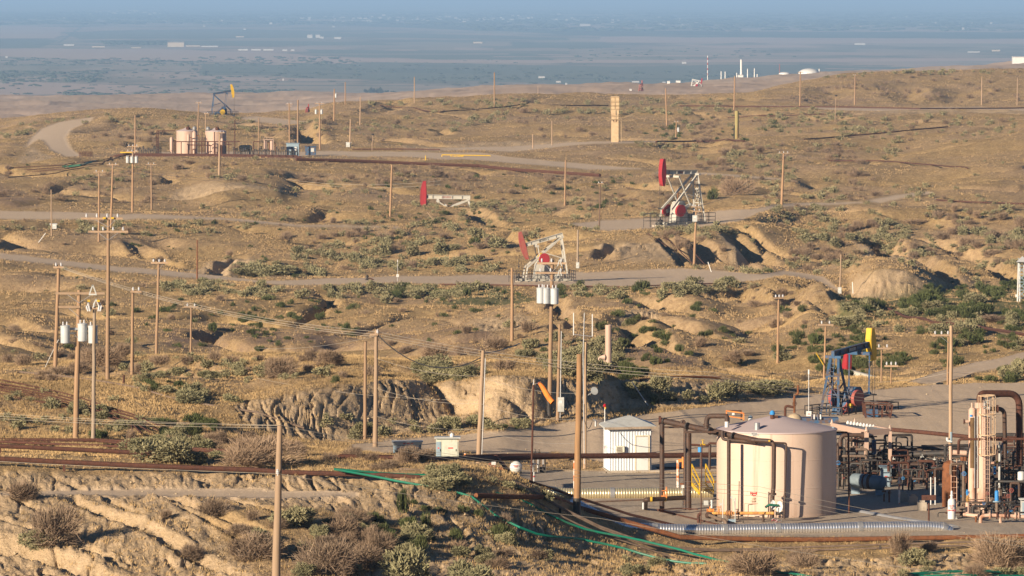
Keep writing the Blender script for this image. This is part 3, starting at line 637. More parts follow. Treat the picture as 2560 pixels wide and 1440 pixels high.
def tank_mat(name, c1, z0, z1):
    m, t, b = new_mat(name); b.inputs['Roughness'].default_value = .55; v = mapping(t, (2.6, 2.6, .12)); v2 = mapping(t, (.8, .8, .5)); v3 = mapping(t, (9, 9, 9))
    c = mixc(t, ramp(t, noise(t, 1, 4, v2), .35, .7), c1, tuple(x * .93 for x in c1)); c = mixc(t, ramp(t, noise(t, 1, 5, v), .55, .72), c, (.40, .27, .20))
    c = mixc(t, ramp(t, noise(t, 1, 4, v3), .66, .74), c, (.33, .21, .14)); sx = N(t, 'ShaderNodeSeparateXYZ'); tc = N(t, 'ShaderNodeTexCoord'); t.links.new(tc.outputs['Object'], sx.inputs[0]); mr_ = N(t, 'ShaderNodeMapRange'); mr_.inputs[1].default_value = z0; mr_.inputs[2].default_value = z1; mr_.inputs[3].default_value = .55; mr_.inputs[4].default_value = 0
    t.links.new(sx.outputs[2], mr_.inputs[0]); f = N(t, 'ShaderNodeMath', operation='MULTIPLY'); t.links.new(mr_.outputs[0], f.inputs[0]); t.links.new(noise(t, 1, 4, v), f.inputs[1]); c = mixc(t, f.outputs[0], c, (.22, .15, .10)); t.links.new(c, b.inputs['Base Color']); return m
# ---------------------------------------------------------------- poles
POLES = {}
ins_me = None
def insul(p, parent, s=1.0):
    MB().lathe(p, [(0.02 * s, -0.04), (0.02 * s, 0.03), (0.065 * s, 0.05), (0.045 * s, 0.09), (0.07 * s, 0.12), (0.04 * s, 0.17), (0.06 * s, 0.2), (0.02 * s, 0.25)], 8).build('insulator', INSUL, parent)
def can(p, parent, r=0.27, h=0.95):
    t_ = MB().lathe(p, [(r * .9, 0), (r, .03), (r, h), (r * 1.07, h + .01), (r * 1.07, h + .06), (r * .6, h + .11)], 14).build('transformer', TRAN, parent)
    for dx in (-.12, .1): MB().lathe(Vector(p) + Vector((dx, -.05, h + .08)), [(.03, 0), (.055, .05), (.03, .09), (.05, .13), (.02, .22)], 7).build('bushing', INSUL, t_)
def pole(key, label, xt, yt, xb, yb, w=None, mat=WOOD, arms=(), cans=(), box=None, D=None, name='utility_pole', cat='utility pole', guy=None, conduit=False, near=None, sink=0.6, short=None, taper=.68, r=None):
    """w: width of the foot in photograph pixels. arms: (row, reach left m, reach right m, insulators, metal?)"""
    if D is None: D = ground_D(xb, yb)
    s_ = FOC / D; base = V3(xb, yb, D); top = V3(xt, yt, D); gz = ground_z(base.x, base.y); base.z = min(base.z, gz)
    rb = r or ((w / s_ / 2) if w else 0.15); rb = max(rb, 0.055); rt = rb * taper
    o = thing(name, label, cat, base); n = 7
    pts = [base + Vector((0, 0, -sink))] + [base.lerp(top, i / n) + Vector((random.uniform(-.012, .012), 0, 0)) * (0 < i < n) for i in range(n + 1)]
    MB().tube(pts, [rb * 1.03] + [rb + (rt - rb) * i / n for i in range(n + 1)], 12).build('shaft', mat, o)
    for a in arms:
        row, la, ra, ni = a[:4]; ang = a[4] if len(a) > 4 else 0.0; am = a[5] if len(a) > 5 else WOOD2
        z = top.z - (row - yt) / s_; t = (z - base.z) / (top.z - base.z); c = base.lerp(top, t); d = Vector((math.cos(ang), math.sin(ang), 0)); fr_ = Vector((math.sin(ang), -math.cos(ang), 0)) * (rt + .06)
        ar = MB().beam(c + fr_ - d * la, c + fr_ + d * ra, .11, .13, (0, 0, 1)).build('crossarm', am, o)
        for sg, e in ((-1, la), (1, ra)):
            if e > .7: MB().beam(c + fr_ + d * sg * e * .5 - Vector((0, 0, .06)), c + fr_ - Vector((0, 0, .55)), .035, .02).build('brace', GALV, ar)
        for k in range(ni):
            f = (k + .5) / ni if ni > 1 else .95; pp = c + fr_ + d * (-la + (la + ra) * f); pp.z += .07; insul(pp, ar, 1.15 if D < 450 else 1.5)
    for cx, cy in cans:   # centre column and top row of the can, in pixels
        h_ = .95; p = V3(cx, cy, D - .42); p.z -= h_; can(p, o)
        ps = base.lerp(top, (p.z + h_ * .6 - base.z) / (top.z - base.z)); MB().beam(ps, p + Vector((0, 0, h_ * .6)), .06, .1).build('bracket', GALV, o)
    if box:
        bx, by, bw, bh = box; p = V3(bx, by, D - rb - .14); b_ = MB().box(p, bw / s_, .24, bh / s_).build('meter_box', GREYP, o); MB().box(p + Vector((0, -.13, bh / s_ * .18)), bw / s_ * .5, .02, bh / s_ * .2).build('panel', WHITE, b_)
    if conduit: MB().tube([base + Vector((rb + .05, -.05, .2)), base.lerp(top, .93) + Vector((rt + .05, -.05, 0))], .035, 6).build('conduit', GALV, o)
    if guy: gx_, gy_ = guy; MB().cyl(base.lerp(top, .97), G(gx_, gy_), .012, 4).build('guy_wire', WIREM, o)
    POLES[key] = (o, base, top, D); THINGS.append(((xt + xb) / 2, yb, short)) if short else None
    return o
A = WOOD2
pole('near', 'tall pale pole nearest the viewer, on the lower bank, small insulator on its side', 700, 1063, 686, 1600, 25, WOOD2, taper=.55, D=247, short='the tall front pole')
insul(V3(694, 1187, 246.7), POLES['near'][0], 1.1)
pole('twin', 'thick wooden pole with grey transformers and a pale crossarm, left of its thinner twin', 198, 725, 189, 1098, 15, arms=((733, 1.35, 1.5, 0), (767, 1.15, .1, 0), (822, .95, 1.1, 0, 0, GALV)), cans=((163, 817), (232, 817), (206, 812)), short='the left transformer poles')
o = POLES['twin'][0]; D_ = POLES['twin'][3] - .2
f_ = MB(); 
for dx in (-8, 8): f_.beam(V3(232, 712, D_), V3(232 + dx, 734, D_), .07, .07)
f_.beam(V3(222, 736, D_), V3(242, 736, D_), .08, .08); f_.build('peak_bracket', GREYP, o)
pole('twin2', 'thinner dark wooden pole close beside the transformer pole, hung with switchgear near its top', 236, 768, 233, 1102, 11, mat=WOODG, arms=((770, .5, .5, 3),))
o = POLES['twin2'][0]; D_ = POLES['twin2'][3] - .3
f_ = MB()
for dx in (-8, 8): f_.beam(V3(240, 747, D_), V3(240 + dx, 769, D_), .06, .06)
f_.build('peak_bracket', GREYP, o)
for dx in (-20, -14, 12, 18): MB().cyl(V3(236 + dx, 764, D_), V3(236 + dx * .8, 778, D_), .05, 6).build('fuse_cutout', INSUL, o)
for dx in (-14, 10): MB().box(V3(236 + dx, 752, D_), .16, .1, .12).build('yellow_marker', YELL, o)
pole('p145', 'leaning wooden pole with a pale stake propped against its foot, left of the transformer pole', 147, 662, 138, 922, 11, arms=((668, .35, .35, 2),), short='the leaning pole at far left')
MB().cyl(V3(146, 850, POLES['p145'][3] - .4), G(113, 918), .035, 6).build('pale_stake', WHITE, POLES['p145'][0])
pole('p268', 'tallest wooden pole in the left group, with two crossarms at its top', 271, 545, 269, 948, 11, arms=((546, 1.75, .95, 4), (579, 1.3, 1.3, 4)), short='the tall two-armed pole')
for dx in (-6, 6): MB().box(V3(271 + dx * 1.7, 545, POLES['p268'][3] - .3), .2, .06, .1).build('yellow_marker', YELL, POLES['p268'][0])
pole('p332', 'plain wooden pole with a few insulators near its top, right of the tall two-armed pole', 332, 725, 330, 936, 9, arms=((729, .15, .6, 2),))
pole('p395', 'slightly leaning wooden pole with a slim crossarm, on the flat left of the dirt track', 397, 655, 388, 886, 9, arms=((657, .65, .75, 3),), D=470)
pole('p477', 'slim wooden pole with a short crossarm, standing in a dip behind the grassy crest', 478, 765, 476, 953, 6, arms=((767, .7, .7, 2),), D=540)
pole('p941', 'stout wooden pole carrying the sagging black cable, beside a shorter pole', 941, 825, 938, 1117, 13, WOOD2, arms=((836, .4, .1, 1),), short='the stout cable pole')
pole('p914', 'shorter plain wooden pole just left of the stout cable pole', 914, 853, 912, 1098, 10)
pole('p1208', 'leaning pale wooden pole with a white conduit at the end of the black cable', 1208, 876, 1196, 1143, 13, WOOD2, conduit=True, D=345)
pole('p1280', 'plain slim wooden pole standing left of the three-transformer pole', 1280, 670, 1280, 852, 9)
pole('p1377', 'dark-footed wooden pole carrying three grey transformers in a row', 1381, 650, 1373, 1037, 12, arms=((658, 1.0, .9, 3), (682, 1.1, .9, 3)), cans=((1352, 722), (1365, 723), (1386, 724)), short='the three-transformer pole')
MB().cyl(POLES['p1377'][1] + Vector((0, 0, -.1)), POLES['p1377'][1] + Vector((0, 0, 1.3)), .175, 12).build('black_sleeve', BLACK, POLES['p1377'][0])
for r_ in (665, 690):
    f_ = MB(); D_ = POLES['p1377'][3] - .2
    for dx in (-5, 5): f_.beam(V3(1399, r_ - 18, D_), V3(1399 + dx, r_, D_), .06, .06)
    f_.build('peak_bracket', GREYP, POLES['p1377'][0])
pole('p1397', 'wooden pole with a grey meter box at chest height, right of the orange windsock', 1399, 811, 1394, 1052, 9, box=(1402, 1011, 16, 36), conduit=True)
pole('p1445', 'thick brown wooden pole with a blackened foot on the gravel yard', 1449, 885, 1442, 1285, 18, wood('brown pole wood', (0.34, 0.19, 0.085), (0.24, 0.13, 0.06), (0.16, 0.09, 0.045)), taper=.8, short='the thick brown pole')
MB().cyl(POLES['p1445'][1] + Vector((0, 0, -.1)), POLES['p1445'][1] + Vector((0, 0, .85)), .205, 12).build('black_foot', BLACK, POLES['p1445'][0])
pole('p1463', 'wooden pole behind the thick brown one, carrying antennas and a dish', 1465, 855, 1462, 1172, 9, WOOD2)
o, b_, t_, D_ = POLES['p1463']
am = MB(); am.cyl(V3(1461, 1160, D_ - .3), V3(1458, 885, D_ - .3), .035, 6); am.cyl(V3(1458, 885, D_ - .3), V3(1461, 782, D_ - .3), .03, 6); am.build('mast', GALV, o)
am = MB(); am.cyl(V3(1434, 836, D_ - .3), V3(1480, 841, D_ - .3), .025, 6); arm_ = am.build('antenna_arm', GALV, o)
for xa, ya in ((1434, 782), (1481, 785)): MB().cyl(V3(xa, ya + 56, D_ - .3), V3(xa, ya, D_ - .3), .035, 6).build('whip_antenna', WHITE, arm_)
MB().lathe(V3(1484, 978, D_ - .2), [(.02, 0), (.1, .015), (.19, .05), (.25, .1)], 18, (0.45, -.85, .3)).build('dish', GREYP, o)
MB().cyl(V3(1484, 978, D_ - .15), V3(1467, 990, D_), .03, 6).build('dish_arm', GALV, o)
pole('p1445b', 'slim pole with a grey box at its foot, right of the lower road jack', 1445, 575, 1444, 670, 6, WOODG, box=(1444, 663, 8, 15))
pole('p1500', 'thin dark pole left of the big red-headed jack pad', 1501, 457, 1498, 575, 4, wood('dark pole wood', (0.13, .075, .05), (.09, .055, .04), (.07, .04, .03)), arms=((459, .5, .5, 2),))
pole('p1413', 'plain slender pole on the slope left of the big red-headed jack', 1414, 400, 1412, 514, 5)
pole('p1694', 'short reddish pole right in front of the big red-headed jack', 1695, 475, 1694, 558, 4, RUSTL)
MB().box(V3(1692, 551, POLES['p1694'][3] - .3), .3, .25, .7).build('grey_box', GREYP, POLES['p1694'][0])
pole('p1738', 'wooden pole with crossarm and white box, right of the big red-headed jack', 1741, 515, 1735, 668, 7, arms=((517, .75, .55, 3), (528, .6, .8, 2)), box=(1737, 546, 12, 16))
pole('p1957', 'tall wooden pole with one wide crossarm on the shrubby slope', 1959, 383, 1954, 520, 7, arms=((383, 1.0, 1.0, 3),), short='the wide-armed pole')
pole('p1946', 'wooden pole with insulators standing at the edge of a bare clearing', 1947, 740, 1944, 908, 7, arms=((745, .5, .5, 3, .3),))
pole('p2101', 'wooden pole with a grey box low down, left of the pale cut bank', 2103, 636, 2099, 736, 5, WOOD2, box=(2099, 726, 9, 16))
pole('p2062', 'plain wooden pole behind the blue jack, with a stake leaning on it', 2064, 810, 2060, 948, 6, arms=((812, .6, .6, 2),))
MB().cyl(V3(2040, 882, POLES['p2062'][3] - .3), V3(2059, 912, POLES['p2062'][3] - .2), .045, 6).build('stake', YELL, POLES['p2062'][0])
pole('p2203', 'short wooden pole with a crossarm just right of the yellow horsehead', 2204, 868, 2203, 958, 5, arms=((871, .5, .7, 2),))
pole('p2227', 'smallest wooden pole with cluttered crossarms right of the blue jack', 2228, 912, 2227, 962, 4, arms=((915, .5, .5, 3),))
pole('p2378', 'tall pale pole at the back of the plant with fittings halfway up', 2378, 814, 2375, 1200, 10, WOOD2, taper=.85, short='the tall pale pole in the plant')
o, b_, t_, D_ = POLES['p2378']; MB().tube(bend([V3(2368, 1094, D_ - .3), V3(2368, 1102, D_ - .3), V3(2380, 1104, D_ - .3)], .1), .07, 8).build('fitting', WHITE, o); MB().cyl(V3(2378, 1080, D_ - .3), V3(2378, 1106, D_ - .3), .07, 8).build('fitting', BLUEG, o)
pole('p2370', 'reddish pole half hidden behind the tall pale plant pole', 2371, 832, 2369, 962, 6, arms=((838, 1.2, .2, 3),))
pole('p976', 'slender wooden pole on the slope left of the lone red horsehead', 980, 412, 975, 542, 6)
pole('p548', 'pale pole in front of the twin tanks with a clutter of fittings on top', 549, 330, 548, 443, 6, WOOD2, arms=((332, .7, 1.0, 3),))
pole('p496', 'pole with a short crossarm on the crest left of the far blue jack', 497, 256, 494, 338, 4, arms=((257, .8, .8, 2),))
pole('p514', 'short pale pole just behind the twin tanks', 514, 283, 514, 335, 3, WOOD2, arms=((284, .7, .9, 2),))
pole('p723', 'wooden pole with crossarm behind the small blue shed', 723, 258, 724, 372, 4, arms=((260, .8, .8, 2), (265, .6, .6, 0)))
pole('p744', 'plain pale pole at the right end of the pipe rack', 745, 250, 744, 391, 5)
pole('p799', 'pole with two grey transformers on the far hillside', 799, 258, 800, 374, 5, arms=((259, 1.1, 1.1, 2),), cans=((790, 275), (804, 275)), short='the far transformer pole')
pole('p836', 'far pole with a small grey can near its top', 836, 222, 835, 302, 4, cans=((840, 235),))
pole('p863', 'thin far pole on the ridge against the valley floor', 863, 205, 863, 262, 3)
pole('p647', 'plain pole rising from the valve row right of the twin tanks', 647, 295, 646, 391, 4)
pole('p875', 'pale pole with a small white cabinet at its foot', 876, 298, 875, 369, 4, WOOD2, box=(870, 362, 10, 11))
pole('p1036', 'thin pale pole alone on the far crest', 1036, 192, 1036, 256, 3, WOOD2)
pole('p1236', 'dark pole on the crest left of the yellow tower', 1236, 181, 1236, 268, 4)
pole('p338', 'wooden pole at the left end of the pipe rack', 338, 288, 338, 386, 5)
pole('p332b', 'tall pole with three small transformers below the pipe rack', 332, 363, 331, 531, 6, arms=((366, .95, 1.0, 3), (379, 1.1, .9, 3)), cans=((319, 393), (330, 393), (341, 393)), short='the small-transformer pole')
pole('p281', 'leaning wooden pole with a flat crossarm, second from left under the pipe rack', 282, 409, 277, 575, 6, arms=((412, .95, .95, 2),))
pole('p247', 'straight wooden pole with a slim crossarm at its tip, left of the leaning one', 248, 427, 247, 604, 6, arms=((430, .9, 1.0, 2),))
pole('p378', 'slender pole with a crossarm beside the left dirt road', 378, 408, 379, 524, 5, arms=((411, .9, .9, 2),))
pole('p128', 'thin pole with a white box at its foot at far left', 128, 474, 129, 590, 4, WOOD2, box=(136, 566, 11, 12))
pole('p1666', 'leaning pole on the far slope left of the green-streaked pipe', 1664, 221, 1667, 314, 4)
pole('p1836', 'far pole rising just behind the rusty upright pipe', 1837, 190, 1835, 275, 4)
pole('p2000', 'far pole with a crossarm in front of the white domed tank', 2001, 179, 2000, 265, 4, arms=((181, .9, .9, 2),))
pole('p2137', 'far wooden pole on the brown hill', 2138, 187, 2137, 263, 4, arms=((188, .8, .3, 2),))
pole('p2454', 'pale far pole at the foot of the brown hill near the right edge', 2455, 193, 2454, 263, 3, WOOD2)
pole('p2543', 'rightmost far pole, at the edge of the photo', 2544, 194, 2543, 263, 3, WOOD2)
pole('p1690', 'short pole with a single transformer on the shrubby flat', 1691, 303, 1690, 346, 4, cans=((1696, 320),), arms=((305, .7, .7, 2),))
pole('p1380', 'slim pole with no arms near the far track', 1380, 303, 1380, 363, 3, WOOD2)
pole('p1332', 'very short post beside the far track', 1332, 335, 1332, 371, 3, WOOD2)
pole('p900', 'faint pole on the far crest right of the transformer pole', 901, 242, 900, 312, 3, WOOD2)
pole('p493', 'thin reddish pole casting a long shadow on the raked bank', 493, 600, 493, 698, 4, RUSTL)
pole('p1345', 'thin far pole standing beyond the far crest', 1345, 215, 1345, 243, 3, WOOD2, D=2900, r=.16)
def light_pole(label, xt, yt, xb, yb):
    pole(label, label, xt, yt, xb, yb, 3.5, WOOD2, name='lamp_post', cat='lamp post', r=.11); o, b_, t_, D_ = POLES[label]
    MB().lathe(t_ + Vector((0, 0, -.02)), [(.08, 0), (.36, .1), (.38, .28), (.16, .4)], 10).build('lamp_head', BLACK, o)
light_pole('thin lamp post with a dark cap on the slope below the brown hill', 2090, 241, 2088, 304)
light_pole('short lamp post beside the mound right of the twin tanks', 932, 338, 930, 377)
def grey_mast(label, x, yt, yb, box, r=.035, D=None):
    D = D or ground_D(x, yb); b_ = V3(x, yb, D); t_ = V3(x, yt, D); o = thing('instrument_mast', label, 'mast', b_); MB().cyl(b_ - Vector((0, 0, .4)), t_, r, 6).build('mast_tube', GALV, o)
    p = V3(x, box, D - .15); q = MB().box(p, .34, .16, .34).build('instrument_box', WHITE, o); MB().box(p + Vector((0, -.09, -.02)), .16, .02, .05).build('red_mark', REDT, q); MB().cyl(t_, t_ + Vector((0, 0, .3)), r * 1.7, 6).build('tip', WHITE, o)
grey_mast('slim grey mast with a white instrument box standing behind the big pink tank', 2022, 935, 1062, 1034)
grey_mast('slim grey mast with a white box on the lower road, left of the wellhead jack', 994, 655, 703, 689)
# thin stakes
for lab, a_, b_, m_ in (('pale stake leaning on the gully bank right of the dish', (1580, 955), (1621, 1013), WHITE), ('thin stake leaning over the hollow near the lone horsehead', (1068, 530), (1090, 555), WOOD2),
                       ('pale stake leaning beside the road below the big jack', (1770, 655), (1779, 680), WHITE), ('pale pole lying on the slope at far left', (114, 583), (95, 606), WHITE), ('thin stake left of the cut bank', (2131, 705), (2133, 735), WHITE)):
    D_ = ground_D(*b_); solo(MB().cyl(V3(b_[0], b_[1] + 2, D_), V3(a_[0], a_[1], D_ + .4), max(.03, 1.1 * D_ / FOC), 6), 'stake', m_, lab, 'stake')

for k_, nm_ in (('p268', 'the tall two-armed pole'), ('p332', 'the short left pole'), ('p395', 'the slim-armed left pole'), ('p477', 'the pole in the dip'), ('p914', 'the short cable-side pole'), ('p1208', 'the leaning pale pole'), ('p1280', 'the bare slim pole'), ('p1397', 'the meter box pole'),
    ('p1445b', 'the pole beside the lower jack'), ('p1500', 'the thin dark pole'), ('p1413', 'the lone slender pole'), ('p1738', 'the white-box pole'), ('p1946', 'the clearing pole'), ('p2101', 'the cut bank pole'), ('p2203', 'the short armed pole'), ('p2370', 'the hidden reddish pole'), ('p976', 'the mid-slope pole'), ('p548', 'the pole below the tanks'),
    ('p496', 'the far crest pole'), ('p723', 'the far shed pole'), ('p836', 'the far can pole'), ('p875', 'the white cabinet pole'), ('p1036', 'the pale crest pole'), ('p1236', 'the dark crest pole'), ('p247', 'the straight left pole'), ('p378', 'the left roadside pole'), ('p128', 'the white box pole'), ('p1666', 'the leaning far pole'),
    ('p1836', 'the pole behind the upright pipe'), ('p2000', 'the dome pole'), ('p2137', 'the brown hill pole'), ('p2454', 'the pale hill-foot pole'), ('p1690', 'the single transformer pole'), ('p1380', 'the armless far pole'), ('p493', 'the raked bank pole')):
    o_, b_, t_, D_ = POLES[k_]; px_, py_ = proj(*b_)
    if not any(abs(px_ - q[0]) < 12 and abs(py_ - q[1]) < 25 for q in THINGS): THINGS.append((px_, py_, nm_))
THINGS += [(2230, 700, 'the pale cut bank'), (2300, 760, 'the green wash'), (2210, 490, 'the small grey road patch'), (1100, 1000, 'the bright gully wall'), (800, 1030, 'the furrowed dark bank'), (560, 470, 'the pale mound'), (2400, 820, 'the winding hillside pipe'), (2200, 285, 'the ridge road cuts'), (150, 350, 'the curved track'), (1500, 720, 'the lower road edge'), (300, 1200, 'the left bank pipes'), (2450, 600, 'the far right slope'), (2300, 400, 'the right hillside'), (700, 800, 'the grassy hillside'), (1700, 880, 'the smooth spur'), (2300, 1430, 'the corner hoses'), (1250, 1370, 'the looping green hose')]
# ---------------------------------------------------------------- wires
def wire(label, pts, sag=0.5, r=0.011, mat=WIREM, name='power_line', cat='power line', group=None):
    """pts: (px, py, D); each span hangs by sag metres"""
    P_ = [V3(*p) for p in pts]; out = []
    for i, (a, b) in enumerate(zip(P_[:-1], P_[1:])):
        sg = sag[i] if hasattr(sag, '__len__') else sag; n = 24 if (b - a).length > 15 else 10
        for k in range(n): t = k / n; q = a.lerp(b, t); q.z -= 4 * sg * t * (1 - t); out.append(q)
    out.append(P_[-1]); return solo(MB().tube(out, r, 5), name, mat, label, cat, group)
Dn = POLES['near'][3]; D4 = POLES['p145'][3]; D9 = POLES['p941'][3]; D12 = POLES['p1208'][3]
for k, (dy, nm) in enumerate(((0, 'uppermost'), (10, 'middle'), (17, 'lowest'))):
    wire(f'{nm} of three near-level wires crossing the whole view past the top of the near pole', [(-500, 990 + dy, 262), (700, 1056 + dy * .8 if k else 1063, Dn - .25 + .25 * k), (1900, 1217 + dy * 1.4, 258), (3000, 1400 + dy * 1.5, 262)], (.25, .35, .3), .0072)
wire('single low wire running down from left across the bank below the near pole insulator', [(-500, 1120, 250), (694, 1184, Dn - .3), (1500, 1296, 252), (3000, 1505, 256)], (.12, .12, .3), .0085)
for k, (dy, nm) in enumerate(((0, 'uppermost'), (5, 'second'), (9, 'lowest'))):
    wire(f'{nm} of three wires sloping from the leaning left pole to the stout cable pole', [(148 + k * 6, 664 + dy, D4), (941, 829 + dy * 1.4, D9), (1780, 930 + dy * 2, 352), (2900, 1040 + dy * 2, 372)], (.7, .45, .5), .013)
wire('thin wire from the cable pole down to the left', [(928, 843, D9), (640, 870, 470)], .3, .011)
wire('thick black cable sagging between the stout pole and the leaning pale pole', [(944, 838, D9), (1205, 893, D12)], 1.25, .035, CABLE, 'cable', 'cable')
wire('second black cable hanging just inside the first between the same two poles', [(1206, 899, D12), (1090, 917, D9 + 1)], .2, .024, CABLE, 'cable', 'cable')
wire('black cable rising right from the leaning pale pole', [(1206, 884, D12), (1300, 858, 380)], .1, .03, CABLE, 'cable', 'cable')
for k, y_ in enumerate((985, 1040, 1090)):
    wire(('upper', 'middle', 'lower')[k] + ' faint wire from the stout pole down past the windsock', [(939, y_ - 90 + k * 20, D9), (1200, y_ - 45 + k * 14, D12), (1448, y_ - 2 + k * 10, 322)], .3, .009)
wire('wire running behind the pole pair across the left flat', [(200, 905, 362), (640, 945, 372), (1208, 1000, 352)], .4, .009)
for k in range(2): wire(('upper', 'lower')[k] + ' far wire across the left slope below the pipe rack', [(281, 412 + k * 8, POLES['p281'][3]), (640, 437 + k * 5, 1060), (1100, 452 + k * 9, 1010)], 1.2, .022)
for k in range(2): wire(('upper', 'lower')[k] + ' wire strung from the wide-armed pole over the shrubs', [(1942 + k * 30, 384, POLES['p1957'][3]), (1738, 517, POLES['p1738'][3])], 1.5, .02, CABLE)
wire('wire crossing the gully behind the blue jack', [(2016, 940, 425), (2378, 930, 410), (2800, 900, 430)], .6, .01)
wire('black lead looping from the antenna pole to the white shed roof', [(1461, 1010, D_ if False else 338), (1461, 1050, 338), (1471, 1072, 340), (1480, 1055, 341)], .08, .02, CABLE, 'cable', 'cable')
# ---------------------------------------------------------------- pumping jacks (pivot at the rear, horsehead in front)
def jack(label, X, Yp, Yb, yaw, sc, tilt, crank, cb, ch, cw, cg, D=None, sink=0.0, rail=True, short=None, cap=None, post=None, belt=None, lett=None, a1=.33, mid=None, ff=4.9):
    D = D or ground_D(X, Yb); p0 = V3(X, Yb, D); p0.z = min(p0.z, ground_z(p0.x, p0.y)) if not sink else p0.z
    H = hgt(Yp, Yb, D) / sc; ya = math.radians(yaw); ca, sa = math.cos(ya), math.sin(ya)
    def W(x, y, z): return p0 + Vector((ca * x - sa * y, sa * x + ca * y, z)) * sc
    def Wd(x, y, z): return Vector((ca * x - sa * y, sa * x + ca * y, z))
    post = post or cb
    o = thing('pumpjack', label, 'pump jack', p0); 
    if short: THINGS.append((X, Yb, short))
    b = MB()
    for s in (-.75, .75): b.ibeam(W(-1.2, s, .28), W(6.0, s, .28), .28 * sc, .36 * sc, .04 * sc)
    for x in (-1, .6, 2.2, 3.8, 5.6): b.beam(W(x, -.9, .3), W(x, .9, .3), .2 * sc, .2 * sc)
    fr = b.build('base_frame', cb, o)
    MB().beam(W(-1.5, 0, .0), W(6.2, 0, .0), 2.3 * sc, .22 * sc).build('concrete_pad', CONC, o)
    top = .35
    for s in (-1, 1):
        MB().beam(W(0, s * .42, H - .2), W(-.75, s * .95, .45), .2 * sc, .2 * sc).build('rear_leg', post, o)
        if ff < 3: MB().beam(W(.1, s * .42, H - .2), W(ff, s * .9, .4), .2 * sc, .22 * sc).build('front_leg', post, o); continue
        MB().beam(W(.1, s * .42, H - .2), W(4.9, s * .9, 2.0), .2 * sc, .22 * sc).build('front_leg', post, o)
        MB().beam(W(4.9, s * .9, 2.1), W(5.15, s * .9, .4), .18 * sc, .2 * sc).build('front_post', post, o)
    b = MB(); b.beam(W(0, -.8, H - .12), W(0, .8, H - .12), .34 * sc, .22 * sc)
    for t in (.33, .62): b.beam(W(-.75 * t, -.42 - .53 * t, H * (1 - t) + .45 * t), W(-.75 * t, .42 + .53 * t, H * (1 - t) + .45 * t), .1 * sc)
    b.beam(W(-.47, -.7, H * .38), W(-.25, -.6, H * .67), .07 * sc); b.beam(W(-.25, -.6, H * .67), W(-.47, .75, H * .38), .07 * sc); b.beam(W(-.25, .6, H * .67), W(-.47, -.75, H * .38), .07 * sc)
    xe, ze = (2.1, .62) if ff > 3 else (.55, .6)
    b.beam(W(-.4, .72, H * .5), W(xe, .62, H * ze), .09 * sc); b.beam(W(-.4, -.72, H * .5), W(xe, -.62, H * ze), .09 * sc)
    b.build('cross_brace', post, o)
    if ff > 3: MB().beam(W(3.3, -.65, H * .44), W(3.3, .65, H * .44), .1 * sc).build('front_strut', post, o)
    th = math.radians(tilt); bx, bz = math.cos(th), math.sin(th)
    def B(x, y, z): return W(bx * x - bz * z, y, H + .12 + bz * x + bx * z)     # in the walking beam's own axes
    LB = 5.3
    b = MB(); up = (Wd(-bz, 0, bx))
    for zz in (-.2, .26): b.beam(B(-.2, 0, zz), B(LB, 0, zz), .34 * sc, .05 * sc, up)
    b.beam(B(-.2, 0, .03), B(LB, 0, .03), .07 * sc, .44 * sc, up); b.beam(B(-.22, 0, .03), B(-.18, 0, .03), .34 * sc, .5 * sc, up)
    for k in range(4): b.beam(B(.8 + k * 1.2, 0, .03), B(.84 + k * 1.2, 0, .03), .32 * sc, .44 * sc, up)
    bm = b.build('walking_beam', cb, o)
    if lett:
        b = MB(); rr = random.Random(3)
        side = lett[0]
        for k in range(6):
            x = 2.15 + k * .2
            for j in range(3):
                if rr.random() < .85: b.beam(B(x, side * .055, -.09 + j * .09), B(x + .13, side * .055, -.09 + j * .09), .03 * sc, .035 * sc, up)
            b.beam(B(x + .02, side * .055, -.12), B(x + .02, side * .055, .12), .03 * sc, .03 * sc)
        b.build('lettering', lett[1], bm)
    # horsehead
    RL = LB + .6; arc = []
    for i in range(13):
        a = -a1 + 2 * a1 * i / 12; arc.append((RL * math.cos(a), RL * math.sin(a)))
    prof = [(RL * math.cos(a1) - .32, RL * math.sin(a1) + .02), (LB - .12, .45), (LB - .12, -.4), (RL * math.cos(a1) - .32, -RL * math.sin(a1) - .02)]
    b = MB()
    for s in (-.27, .27): b.prism(arc + prof, .05 * sc, B(0, s, 0), Wd(bx, 0, bz) * sc, Wd(-bz, 0, bx) * sc)
    n = len(arc); X_, Y_ = Wd(bx, 0, bz) * sc, Wd(-bz, 0, bx) * sc
    for (r0, r1) in zip(arc[:-1], arc[1:]): b.beam(B(0, 0, 0) + X_ * r0[0] + Y_ * r0[1], B(0, 0, 0) + X_ * r1[0] + Y_ * r1[1], .62 * sc, .06 * sc, tuple(Wd(bx, 0, bz)))
    pf = [arc[-1]] + prof + [arc[0]]
    for (r0, r1) in zip(pf[:-1], pf[1:]): b.beam(B(0, 0, 0) + X_ * r0[0] * .995 + Y_ * r0[1], B(0, 0, 0) + X_ * r1[0] * .995 + Y_ * r1[1], .5 * sc, .04 * sc, tuple(Wd(bx, 0, bz)))
    hd = b.build('horsehead', ch, o, smooth_=False)
    # bridle, carrier bar and polished rod
    fx = RL * math.cos(0) ; hp = B(RL + .06, 0, -RL * math.sin(a1) * .9); hx = (hp - p0)
    b = MB()
    fxw = bx * (RL + .05)
    zlow = H + bz * RL - RL * math.sin(a1) * .9
    for s in (-.13, .13): b.cyl(W(RL + .02, s, zlow + .2), W(RL + .02, s, 2.1), .022 * sc, 5)
    b.beam(W(RL + .02, -.3, 2.1), W(RL + .02, .3, 2.1), .14 * sc); b.cyl(W(RL + .02, 0, 2.2), W(RL + .02, 0, 1.0), .028 * sc, 6); b.build('bridle', BLACK, o)
